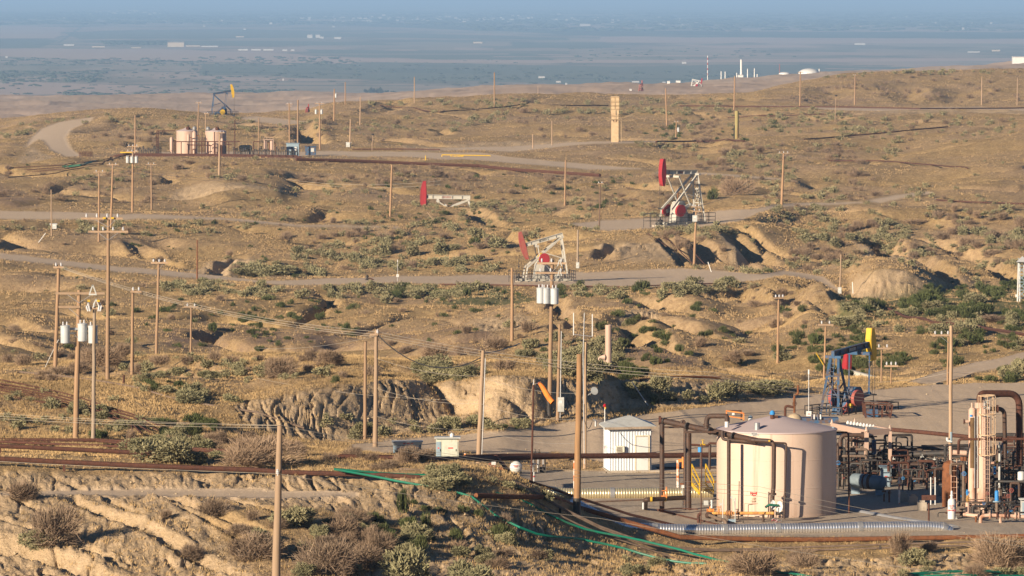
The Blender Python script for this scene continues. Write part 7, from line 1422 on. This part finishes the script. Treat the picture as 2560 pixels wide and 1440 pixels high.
KM = {'salt': MSALT, 'dry': MDRY, 'green': MGRN}; KN = {'salt': 'saltbush', 'dry': 'dry_bush', 'green': 'green_bush'}; BM = {}
for k_ in KM:
    for lod, n_ in (('hi', 2600), ('lo', 560)):
        for j in range(5):
            v, f = (bush_geo if lod == 'hi' else coarse)(k_, n_ if k_ != 'dry' or lod == 'lo' else 2600, 100 + j + 10 * len(BM))
            if lod == 'hi' and k_ != 'dry': c = v.reshape(-1, 4, 3); m_ = c.mean(1, keepdims=True); v = (m_ + (c - m_) * 1.1).reshape(-1, 3)
            me = raw_mesh(KN[k_], v, f, False); me.materials.append(KM[k_]); BM[(k_, lod, j)] = me
# (kind, how many, smallest and largest width in metres, outline in the photograph, spread in height)
VEG = [
 ('dry', 14, .7, 1.7, [(0,1290),(300,1260),(620,1290),(900,1290),(900,1440),(450,1440),(250,1400),(0,1340)]),
 ('dry', 26, .8, 1.7, [(880,1300),(1200,1290),(1330,1330),(1420,1440),(700,1440)]),
 ('salt', 26, .9, 1.7, [(640,1290),(1300,1330),(1420,1400),(1450,1450),(600,1450)]),
 ('green', 14, .6, 1.3, [(860,1225),(1060,1230),(1240,1310),(1240,1400),(960,1400),(870,1330)]),
 ('dry', 34, .7, 1.5, [(280,1080),(480,1085),(700,1120),(900,1120),(1080,1135),(1060,1165),(760,1160),(560,1150),(300,1100)]),
 ('salt', 22, .7, 1.5, [(300,1120),(470,1090),(560,1150),(560,1165),(360,1160)]),
 ('salt', 10, .8, 1.5, [(1050,1175),(1150,1180),(1140,1220),(1060,1215)]),
 ('salt', 12, .5, .9, [(1150,1180),(1400,1260),(1350,1250)]),
 ('dry', 26, .8, 1.8, [(1860,1400),(2100,1405),(2560,1350),(2700,1350),(2700,1450),(1850,1450)]),
 ('salt', 16, .7, 1.3, [(2250,1390),(2560,1400),(2560,1450),(2250,1450)]),
 ('salt', 6, .6, 1.1, [(1540,1400),(1640,1400),(1640,1450),(1540,1450)]), ('salt', 6, .5, .9, [(1300,1330),(1420,1370),(1400,1420),(1320,1400)]),
 ('salt', 46, .7, 1.6, [(780,1040),(1000,1060),(1130,1062),(1310,1052),(1320,1072),(1100,1082),(880,1100),(780,1085)]),
 ('green', 12, .4, .8, [(1150,1055),(1330,1050),(1320,1075),(1180,1075)]),
 ('green', 14, .6, 1.3, [(400,1060),(540,1055),(540,1095),(400,1095)]), ('salt', 20, .8, 1.4, [(340,950),(640,1000),(560,1010),(350,985)]), ('green', 10, .6, 1.1, [(350,945),(480,960),(460,985),(360,975)]),
 ('salt', 18, 1.2, 2.4, [(1050,925),(1200,940),(1130,952),(1050,948)]), ('salt', 30, 1.2, 2.3, [(1380,900),(1530,905),(1520,945),(1390,940)]), ('green', 10, 1.0, 1.8, [(1540,930),(1620,935),(1620,950),(1540,950)]),
 ('salt', 40, .9, 1.8, [(1560,960),(1700,985),(1960,955),(1980,975),(1800,1000),(1640,1010),(1580,1000)]), ('green', 10, .7, 1.2, [(1600,980),(1700,1000),(1640,1012)]),
 ('salt', 46, .6, 1.3, [(0,880),(700,900),(900,930),(600,960),(300,930),(0,930)]), ('dry', 30, .7, 1.4, [(0,840),(500,890),(1200,900),(1300,930),(700,950),(0,920)]), ('salt', 40, .7, 1.3, [(0,960),(300,1000),(420,1080),(300,1090),(0,1085)]),
 ('salt', 150, 1.2, 2.4, [(400,705),(700,716),(900,716),(1240,716),(1240,735),(1000,760),(640,745),(420,735)]), ('salt', 120, 1.2, 2.6, [(550,660),(700,640),(1000,655),(1250,650),(1290,680),(1000,686),(760,694),(560,690)]),
 ('salt', 60, 1.4, 2.6, [(740,630),(900,600),(1130,605),(1150,640),(900,660),(740,650)]), ('salt', 20, 1.2, 2.2, [(560,640),(660,650),(640,690),(560,680)]),
 ('salt', 56, 1.2, 2.4, [(1420,720),(1760,712),(1900,700),(1900,725),(1700,745),(1500,750),(1400,740)]), ('green', 26, 1.0, 2.0, [(1380,715),(1700,705),(1760,745),(1500,760),(1380,740)]),
 ('salt', 40, 1.2, 2.2, [(1730,672),(1900,676),(2010,690),(1900,695),(1740,690)]), ('green', 12, 1.2, 2.0, [(1900,670),(2020,680),(2010,700),(1900,690)]),
 ('salt', 60, 1.2, 2.4, [(1560,580),(1660,575),(1700,560),(1880,550),(1880,590),(1740,600),(1620,592)]), ('dry', 20, 1.2, 2.4, [(1640,575),(1760,600),(1840,640),(1740,650),(1660,610)]),
 ('green', 90, .8, 1.8, [(200,745),(640,750),(1200,745),(1300,800),(1000,880),(500,880),(250,830)]), ('green', 60, .8, 1.7, [(1300,760),(1960,740),(2060,800),(1960,930),(1560,920),(1300,880)]), ('green', 22, 1.2, 2.2, [(900,715),(1240,722),(1330,745),(1000,752)]),
 ('green', 120, .8, 1.8, [(2000,800),(2560,810),(2560,880),(2260,940),(2080,940),(1980,900)]), ('green', 170, .9, 2.4, [(2120,745),(2300,722),(2560,706),(2700,710),(2700,800),(2560,806),(2300,790),(2130,775)]), ('salt', 30, 1.4, 2.8, [(2100,770),(2560,780),(2560,840),(2160,830)]),
 ('salt', 60, 1.2, 2.4, [(0,545),(300,555),(560,560),(700,580),(400,590),(0,580)]), ('salt', 90, 1.1, 2.3, [(700,545),(1300,545),(1560,580),(1300,600),(700,590)]), ('green', 24, 1.0, 2.0, [(500,540),(700,550),(1250,540),(1250,560),(520,562)]),
 ('salt', 90, 1.2, 2.4, [(1000,515),(1300,500),(1640,480),(1650,545),(1400,552),(1100,545)]), ('salt', 70, 1.4, 2.8, [(1780,420),(2000,400),(2050,480),(2000,560),(1900,520),(1780,490)]), ('dry', 40, 1.4, 2.8, [(1800,440),(2200,430),(2200,520),(1900,520)]),
 ('salt', 230, 1.3, 3.0, [(1900,440),(2400,470),(2560,520),(2560,620),(2200,640),(1960,600),(1900,540)]), ('dry', 90, 1.3, 2.8, [(1900,540),(2560,520),(2560,660),(2000,660)]), ('dry', 60, 1.2, 2.4, [(1000,440),(1700,440),(1700,540),(1100,530)]),
 ('green', 60, 1.0, 2.0, [(950,430),(1700,440),(1600,540),(950,540)]), ('salt', 120, 1.2, 2.6, [(300,410),(1100,430),(1000,560),(600,560),(400,520),(100,440)]), ('dry', 120, 1.4, 2.8, [(400,400),(1500,430),(1400,470),(800,470),(300,440)]), ('dry', 60, 1.2, 2.6, [(0,420),(400,430),(380,520),(0,500)]),
 ('salt', 260, 1.6, 3.2, [(1350,275),(1900,270),(2560,285),(2560,340),(2200,400),(1800,410),(1500,350)]), ('dry', 150, 1.5, 3.2, [(1500,280),(2400,300),(2300,440),(1600,430)]), ('green', 50, 1.4, 2.6, [(1600,280),(2100,280),(2000,360),(1600,340)]),
 ('salt', 150, 1.6, 3.2, [(200,285),(600,295),(900,300),(1300,290),(1200,330),(760,335),(350,330)]), ('dry', 110, 1.6, 3.0, [(200,300),(900,280),(1500,260),(1500,350),(900,360),(250,370)]), ('salt', 130, 2.0, 4.0, [(850,262),(1280,243),(1680,246),(1900,246),(1900,280),(1400,290),(900,285)]),
 ('dry', 80, 2.0, 3.6, [(1950,215),(2200,182),(2560,178),(2560,260),(1900,262)]), ('salt', 44, 2.0, 4.0, [(2050,197),(2200,181),(2560,177),(2560,186),(2200,190)]), ('salt', 40, 1.6, 3.0, [(0,315),(120,300),(300,285),(300,300),(100,330),(0,350)]),
 ('salt', 70, 1.0, 2.2, [(1900,640),(2560,620),(2560,700),(2200,660),(1960,700)]), ('dry', 50, 1.0, 2.2, [(700,570),(1300,600),(1250,660),(700,640)]), ('salt', 60, .9, 1.9, [(1300,850),(1540,835),(1560,920),(1300,930)]), ('salt', 40, .9, 2.0, [(2000,560),(2560,560),(2560,640),(2000,640)]),
 ('green', 40, .6, 1.4, [(200,560),(1300,560),(1300,640),(200,620)]), ('salt', 30, 1.2, 2.2, [(2540,860),(2640,840),(2640,960),(2520,950)]), ('green', 10, .8, 1.4, [(2440,945),(2600,950),(2600,965),(2440,958)]),
 ('dry', 330, .8, 2.2, [(0,300),(2560,290),(2560,960),(0,960)]), ('salt', 200, .8, 2.2, [(0,300),(2560,290),(2560,960),(0,960)]), ('green', 130, .6, 1.5, [(0,400),(2560,400),(2560,960),(0,960)]),
]
# single bushes that matter: kind, column, row of the foot, width and height in pixels
ONE = [('green',1005,1285,40,70),('green',1330,0,0,0),('green',896,1335,30,30),('green',1065,1325,34,45),('green',965,1372,50,40),('green',1045,1390,45,45),('green',1252,1352,60,44),('green',1145,1355,36,40),('green',950,1310,32,26),('green',1100,1285,24,18),('green',1062,1278,26,18),
 ('salt',1100,1222,84,50),('dry',650,1168,150,66),('dry',600,1175,120,60),('dry',960,1175,60,26),('salt',430,1160,130,60),('salt',360,1140,80,40),('green',480,1095,56,40),('dry',130,1360,110,90),('salt',85,1370,90,66),('dry',45,1252,100,70),('dry',530,1290,70,46),('salt',740,1318,80,60),('dry',840,1345,90,50),
 ('dry',820,1440,130,80),('salt',1010,1460,110,80),('salt',1180,1470,100,66),('dry',640,1400,100,80),('dry',900,1420,130,70),('salt',1590,1438,60,36),('dry',2500,1420,120,70),('dry',1900,1440,110,60),('dry',480,1400,80,50),('salt',1100,955,76,40),('salt',1075,948,60,34),('salt',1430,945,80,46),('salt',1490,960,56,50),('green',1580,950,66,24),
 ('green',1632,1012,30,44),('salt',1790,1000,44,44),('salt',1820,990,60,50),('salt',1900,985,100,40),('green',842,960,24,26),('salt',500,905,30,20),('salt',400,950,60,30),('salt',470,1010,60,36),('green',250,1100,60,22),('green',1185,612,26,24),('green',1602,725,40,28),('salt',1725,735,70,34),('salt',1100,635,44,34),('salt',960,640,44,30),
 ('green',2430,1040,0,0),('salt',2115,820,60,30),('salt',2240,790,40,22),('salt',2330,780,60,28),('salt',2440,760,50,24),('salt',1850,860,40,18),('dry',1840,490,60,40),('green',1780,500,24,40),('green',2320,770,90,34),('green',2440,790,80,34),('salt',2420,835,70,26),('dry',2490,805,90,24),('salt',1190,600,40,28),('salt',1240,620,44,30),('salt',1030,640,36,26),('salt',640,690,70,28),('salt',700,690,90,34),('salt',600,690,60,24)]
plants = []      # kind, x, y, z, width, height, px, py, size in pixels
def try_plant(kind, px, py, w_, h_, strict=True):
    D = ground_D(px, py); r = min(np.searchsorted(DR, D), NR2 - 1); c = int(np.clip((px - XX[0]) / (XX[1] - XX[0]), 0, NC - 1))
    if D > 2250: return
    if strict and (M_road[r, c] > .5 or M_pad[r, c] > .5): return
    if strict and M_bare[r, c] > .5 and rg.random() < .55: return
    x, y, z = unproj(px, py, D); plants.append((kind, x, y, ground_z(x, y), w_, h_, px, py, w_ * FOC / D))
for k_, px, py, pw, ph in ONE:
    if pw == 0: continue
    D = ground_D(px, py - 2); try_plant(k_, px, py - 2, pw * D / FOC, ph * D / FOC, False)
for k_, n_, w0, w1, poly in VEG:
    P_ = np.array(poly, float); lo = P_.min(0); hi = P_.max(0); c_ = 0; tries = 0; n_ = int(n_ * (.78 if hi[1] < 660 else .6 if hi[1] - lo[1] > 500 else 1))
    clx = rg.uniform(lo[0], hi[0], 26); cly = rg.uniform(lo[1], hi[1], 26)
    while c_ < n_ and tries < n_ * 12:
        tries += 1
        if rg.random() < .72: i = rg.integers(26); x = clx[i] + rg.normal() * (hi[0] - lo[0]) * .035; y = cly[i] + rg.normal() * (hi[1] - lo[1]) * .07
        else: x = rg.uniform(lo[0], hi[0]); y = rg.uniform(lo[1], hi[1])
        if not inpoly(np.array([x]), np.array([y]), poly)[0]: continue
        s_ = (w0 + (w1 - w0) * rg.random() ** 2.2) * (.92 if y > 900 else .80 if y > 560 else .72); hh = s_ * {'salt': rg.uniform(.5, .75), 'dry': rg.uniform(.5, .8), 'green': rg.uniform(.4, .8)}[k_]; try_plant(k_, x, y, s_, hh); c_ += 1
plants.sort(key=lambda p: -p[8] * p[5] / p[4])
DESC = {'salt': 'grey-green saltbush', 'dry': 'dry brown-grey bush', 'green': 'dark green bush'}
def side(px, py, t):
    dx = px - t[0]; dy = py - t[1]; dist = math.hypot(dx, dy * 2.2)
    if abs(dy) * 2.2 > abs(dx) * 1.2: return ('just ' if dist < 60 and dy > 0 else '') + ('below' if dy > 0 else 'up the slope behind')
    return ('close ' if dist < 60 else '') + ('right of' if dx > 0 else 'left of')
def where(px, py, lvl):
    ts = sorted(THINGS, key=lambda t: math.hypot((t[0] - px), (t[1] - py) * 2.2)); a = side(px, py, ts[0]) + ' ' + ts[0][2]
    if lvl == 0: return a
    s1 = side(px, py, ts[1]).split()[-2:]; return side(px, py, ts[0]) + ' ' + ts[0][2] + ', toward ' + ts[1][2]
cnt = {'salt': 0, 'dry': 0, 'green': 0}; rest = {'salt': [], 'dry': [], 'green': []}; seen = {}; made = []
for p in plants:
    k_ = p[0]
    if cnt[k_] >= 296 or p[6] < -5 or p[6] > 2565 or p[7] > 1475: rest[k_].append(p); continue
    cnt[k_] += 1; j = cnt[k_] % 5; me = BM[(k_, 'hi' if p[8] > 44 else 'lo', j)]; o = bpy.data.objects.new(KN[k_], me); COL.objects.link(o); o.location = (p[1], p[2], p[3] - .04 * p[5]); o.scale = (p[4] * rg.uniform(.85, 1.5), p[4] * rg.uniform(.85, 1.3), p[5] * rg.uniform(1.1, 1.8)); o.rotation_euler.z = rg.uniform(0, 6.28)
    lp = p[4] / 1.3; sz = 'big ' if p[8] > 70 else 'wide low ' if p[5] / p[4] < .5 else 'small ' if p[4] < 1.1 else ''
    made.append((o, (sz + DESC[k_], p[6], p[7]), k_))
    o['category'] = 'bush'; o['group'] = {'salt': 'saltbushes scattered over the hills', 'dry': 'dry bushes scattered over the hills', 'green': 'green bushes scattered over the hills'}[k_]
from collections import Counter
lab0 = [a[0] + ' ' + where(a[1], a[2], 0) for o, a, k_ in made]; c0 = Counter(lab0)
for (o, a, k_), l0 in zip(made, lab0):
    l1 = a[0] + ' ' + where(a[1], a[2], 1); o['label'] = l0 if c0[l0] == 1 or len(l1.split()) > 16 else l1
for k_, ps in rest.items():
    if not ps: continue
    tv, tf = [], []; base = [coarse(k_, 150, 900 + j) for j in range(4)]; off = 0
    for i, p in enumerate(ps):
        v, f = base[i % 4]; v = v.copy(); c = v.reshape(-1, 4, 3); m_ = c.mean(1, keepdims=True); v = (m_ + (c - m_) * 1.35).reshape(-1, 3); a = rg.uniform(0, 6.28); R_ = np.array([[math.cos(a), -math.sin(a), 0], [math.sin(a), math.cos(a), 0], [0, 0, 1]])
        v = (v * [p[4] * 1.15, p[4] * 1.15, p[5] * 1.5]) @ R_.T + [p[1], p[2], p[3] - .04 * p[5]]; tv.append(v); tf.append(f + off); off += len(v)
    me = raw_mesh('brush', np.concatenate(tv), np.concatenate(tf), False); me.materials.append(KM[k_]); o = bpy.data.objects.new({'salt': 'distant_saltbush', 'dry': 'distant_dry_brush', 'green': 'distant_green_brush'}[k_], me); COL.objects.link(o); o['kind'] = 'stuff'
    o['label'] = {'salt': 'smaller grey-green saltbushes dotted over the hills', 'dry': 'smaller dry brown bushes dotted over the hills', 'green': 'low dark green weeds dotted over the hills'}[k_]
# ---------------------------------------------------------------- dry grass
def tufts(name, label, n, dmin, dmax, blades, size, cols, tri=False, dens=None):
    g_ = np.random.default_rng(hash(name) % 1000 if False else len(name)); uu = g_.uniform(-.094, .094, n * 3); dd = np.sqrt(g_.uniform(dmin ** 2, dmax ** 2, n * 3)); r = np.clip(np.searchsorted(DR, dd), 1, NR2 - 1); c = np.clip(((uu + UMAX) / (2 * UMAX) * (NC - 1)).astype(int), 0, NC - 1)
    wgt = (1 - np.clip(M_road[r, c] * 1.0 + M_pad[r, c], 0, 1)) * (1 - np.where(dd < 300, .2, .8) * M_bare[r, c]) * (.2 + .8 * smooth(-.2, .3, fbm(uu * dd / 9, dd / 12, 7, 4)))
    if dens is not None: wgt = wgt * dens(uu, dd, r, c)
    wgt = wgt * np.where((dd < 291) & (uu < -.028), .30, 1.0)
    keep = g_.random(n * 3) < wgt; uu, dd, r, c = uu[keep][:n], dd[keep][:n], r[keep][:n], c[keep][:n]; m = len(uu); x = uu * dd
    fr = ((dd - DR[r - 1]) / (DR[r] - DR[r - 1])); z = ZT[r - 1, c] * (1 - fr) + ZT[r, c] * fr
    s_ = size * g_.uniform(.6, 1.35, m) * np.clip(dd / 400, 1, 1.7); B = blades
    ang = g_.uniform(0, 2 * math.pi, (m, B)); lean = g_.uniform(.1, .75, (m, B)); hb = s_[:, None] * g_.uniform(.55, 1.1, (m, B)); wb = s_[:, None] * g_.uniform(.05, .11, (m, B)) * (1.6 if B < 8 else 1)
    rx = x[:, None] + g_.normal(size=(m, B)) * .35 * s_[:, None]; ry = dd[:, None] + g_.normal(size=(m, B)) * .35 * s_[:, None]; rz = z[:, None] - .03 + 0 * rx
    fa = g_.uniform(0, math.pi, (m, B)); sx = np.cos(fa) * wb; sy = np.sin(fa) * wb; tx = rx + np.cos(ang) * lean * hb; ty = ry + np.sin(ang) * lean * hb; tz = rz + hb * (1 - .25 * lean)
    v = np.stack([np.stack([rx - sx, ry - sy, rz], -1), np.stack([rx + sx, ry + sy, rz], -1), np.stack([tx, ty, tz], -1)], 2).reshape(-1, 3); f = np.arange(len(v)).reshape(-1, 3)
    me = raw_mesh(name, v, f, False); at = me.attributes.new('tone', 'FLOAT', 'POINT'); tone = np.repeat(np.clip(.5 + .9 * fbm(x / 6, dd / 8, 91, 2) + g_.normal(size=m) * .2, 0, 1), B * 3).astype(np.float32); at.data.foreach_set('value', tone)
    mm, t, b = new_mat(name + ' straw'); b.inputs['Roughness'].default_value = .9; b.inputs['Specular IOR Level'].default_value = .15; an = N(t, 'ShaderNodeAttribute', attribute_name='tone'); t.links.new(mixc(t, an.outputs['Fac'], cols[0], cols[1]), b.inputs['Base Color'])
    me.materials.append(mm); o = bpy.data.objects.new(name, me); COL.objects.link(o); o['kind'] = 'stuff'; o['label'] = label; return m
STR = ((0.27, 0.188, 0.098), (0.40, 0.278, 0.145))
tufts('dry_grass', 'dry straw-coloured grass tufts covering the nearer banks', 95000, 232, 432, 8, .19, ((0.25, 0.175, 0.09), (0.47, 0.325, 0.16)))
tufts('slope_grass', 'dry grass mottling the middle slopes', 70000, 432, 950, 5, .17, STR)
tufts('hill_grass', 'sparse dry grass on the far hills', 60000, 950, 2100, 4, .20, STR)
# pebbles and clods near the banks
def clods(n):
    g_ = np.random.default_rng(77); uu = g_.uniform(-.094, .094, n * 4); dd = g_.uniform(245, 420, n * 4); r = np.clip(np.searchsorted(DR, dd), 1, NR2 - 1); c = np.clip(((uu + UMAX) / (2 * UMAX) * (NC - 1)).astype(int), 0, NC - 1)
    keep = g_.random(n * 4) < (M_bare[r, c] * .8 + .06); uu, dd, r, c = uu[keep][:n], dd[keep][:n], r[keep][:n], c[keep][:n]; m = len(uu); ctr = np.stack([uu * dd, dd, ZT[r, c]], 1); s_ = g_.uniform(.02, .06, m) * g_.choice([1, 1, 1, 2.0], m)
    oc = np.array([(1, 0, 0), (-1, 0, 0), (0, 1, 0), (0, -1, 0), (0, 0, .8), (0, 0, -.8)], float); of = np.array([(0, 2, 4), (2, 1, 4), (1, 3, 4), (3, 0, 4), (2, 0, 5), (1, 2, 5), (3, 1, 5), (0, 3, 5)]); a = g_.uniform(0, 6.28, m)
    v = oc[None] * s_[:, None, None] * g_.uniform(.6, 1.3, (m, 6, 1)); x = v[..., 0] * np.cos(a)[:, None] - v[..., 1] * np.sin(a)[:, None]; y = v[..., 0] * np.sin(a)[:, None] + v[..., 1] * np.cos(a)[:, None]; v = np.stack([x, y, v[..., 2]], -1) + ctr[:, None]
    f = (of[None] + np.arange(m)[:, None, None] * 6).reshape(-1, 3); me = raw_mesh('pebbles', v.reshape(-1, 3), f, False); me.materials.append(paint('pale clods', (.40, .31, .2), (.30, .23, .15), .95)); o = bpy.data.objects.new('pebbles', me); COL.objects.link(o); o['kind'] = 'stuff'; o['label'] = 'pale clods and stones on the bare banks'
clods(1500)
# ---------------------------------------------------------------- scrub and trees of the valley
def blobs(name, label, pts, mat):
    oc = []; 
    g_ = np.random.default_rng(8); tv = []; tf = []; off = 0
    ico = np.array([(0, 0, 1), (.894, 0, .447), (.276, .851, .447), (-.724, .526, .447), (-.724, -.526, .447), (.276, -.851, .447), (.724, .526, -.447), (-.276, .851, -.447), (-.894, 0, -.447), (-.276, -.851, -.447), (.724, -.526, -.447)]); fi = np.array([(0, 1, 2), (0, 2, 3), (0, 3, 4), (0, 4, 5), (0, 5, 1), (1, 6, 2), (2, 7, 3), (3, 8, 4), (4, 9, 5), (5, 10, 1), (6, 7, 2), (7, 8, 3), (8, 9, 4), (9, 10, 5), (10, 6, 1)])
    for (x, y, z, w_, h) in pts:
        for _ in range(5):
            v = ico * g_.uniform(.75, 1.25, (11, 1)) * [w_ * .34, w_ * .34, h * .5] + [x + g_.normal() * w_ * .3, y + g_.normal() * w_ * .3, z + h * g_.uniform(.2, .45)]; tv.append(v); tf.append(fi + off); off += 11
    me = raw_mesh(name, np.concatenate(tv), np.concatenate(tf)); me.materials.append(mat); o = bpy.data.objects.new(name, me); COL.objects.link(o); o['kind'] = 'stuff'; o['label'] = label
MT = leaf_mat('valley scrub', ((0.05, 0.058, 0.034), (0.032, 0.042, 0.025), (0.05, 0.055, 0.03)), sc=.05); g_ = np.random.default_rng(12); pts = []
for (n_, x0, x1, y0, y1, s0, s1) in ((170, 0, 260, 178, 205, 8, 20), (150, 0, 700, 170, 236, 7, 18), (120, 0, 500, 145, 165, 8, 22), (150, 400, 1500, 150, 215, 6, 16), (90, 150, 560, 232, 242, 8, 18), (70, 560, 740, 226, 234, 10, 22), (60, 1400, 2000, 120, 150, 8, 18), (120, 500, 900, 143, 160, 8, 20), (90, 1280, 1900, 180, 205, 8, 18), (60, 700, 1300, 160, 200, 8, 18)):
    for i in range(n_):
        x = g_.uniform(x0, x1); y = g_.uniform(y0, y1); D = 150 * FOC / (y + 20); w_ = g_.uniform(s0, s1) * g_.uniform(.5, 1) * 1.0; 
        if D < 4600: continue
        pts.append((*unproj(x, y, D)[:2], CAMZ - Hp, w_ * .8, w_ * .2))
blobs('scrub', 'dark scrub dotted over the valley floor', pts, MT); pts = []
for (n_, x0, x1, y0, y1, s0, s1) in ((900, -50, 2610, 33, 62, 20, 60), (200, 0, 420, 30, 48, 20, 60), (260, 430, 640, 41, 52, 20, 50), (120, 270, 420, 104, 112, 10, 24), (300, 1100, 2560, 50, 78, 20, 46)):
    for i in range(n_):
        x = g_.uniform(x0, x1); y = g_.uniform(y0, y1); D = 150 * FOC / (y + 20); w_ = g_.uniform(s0, s1); pts.append((*unproj(x, y, D)[:2], CAMZ - Hp, w_ * 1.5, min(9, w_ * .25)))
blobs('far_woods', 'dark belts of trees around the far towns', pts, MT)
# the cluster of round trees beyond the centre crest
for i, (x, y, w_, h_) in enumerate(((915, 234, 18, 12), (930, 234, 20, 15), (948, 234, 22, 16), (967, 234, 14, 10), (985, 234, 22, 9))):
    D = 150 * FOC / (y + 20); q = V3(x, y, D); q.z = CAMZ - Hp; s_ = D / FOC; o = thing('valley_tree', ('leftmost', 'second', 'tallest middle', 'fourth', 'low rightmost')[i] + ' of the round dark trees in a clump on the valley floor', 'tree', q, 'clump of valley trees')
    MB().cyl(q - Vector((0, 0, .5)), q + Vector((0, 0, h_ * s_ * .5)), .5, 6).build('trunk', WOODG, o); v, f = coarse('green', 500, 300 + i); v = v * [w_ * s_, w_ * s_, h_ * s_ * 1.5]; me = raw_mesh('crown', v, f, False); me.materials.append(MT); cr = bpy.data.objects.new('crown', me); COL.objects.link(cr); cr.parent = o
# ---------------------------------------------------------------- haze
x0, x1, y0, y1, z0, z1 = -59000, 59000, -3000, 136000, CAMZ - Hp - 1.6, CAMZ + 12.0
hv = [(x, y, z) for z in (z0, z1) for y in (y0, y1) for x in (x0, x1)]
hf = [(0, 2, 3, 1), (4, 5, 7, 6), (0, 1, 5, 4), (2, 6, 7, 3), (0, 4, 6, 2), (1, 3, 7, 5)]
me = bpy.data.meshes.new('haze'); me.from_pydata(hv, [], hf); me.update()
m = bpy.data.materials.new('haze'); m.use_nodes = True; t = m.node_tree; t.nodes.remove(t.nodes['Principled BSDF'])
pv = N(t, 'ShaderNodeVolumePrincipled'); pv.inputs['Color'].default_value = (0.38, 0.62, 0.96, 1); pv.inputs['Density'].default_value = HAZE
pv.inputs['Anisotropy'].default_value = 0.0
t.links.new(pv.outputs[0], t.nodes['Material Output'].inputs['Volume'])
me.materials.append(m); o = bpy.data.objects.new('haze', me); COL.objects.link(o); o['kind'] = 'stuff'
o['label'] = 'thin blue haze filling the air over the valley'
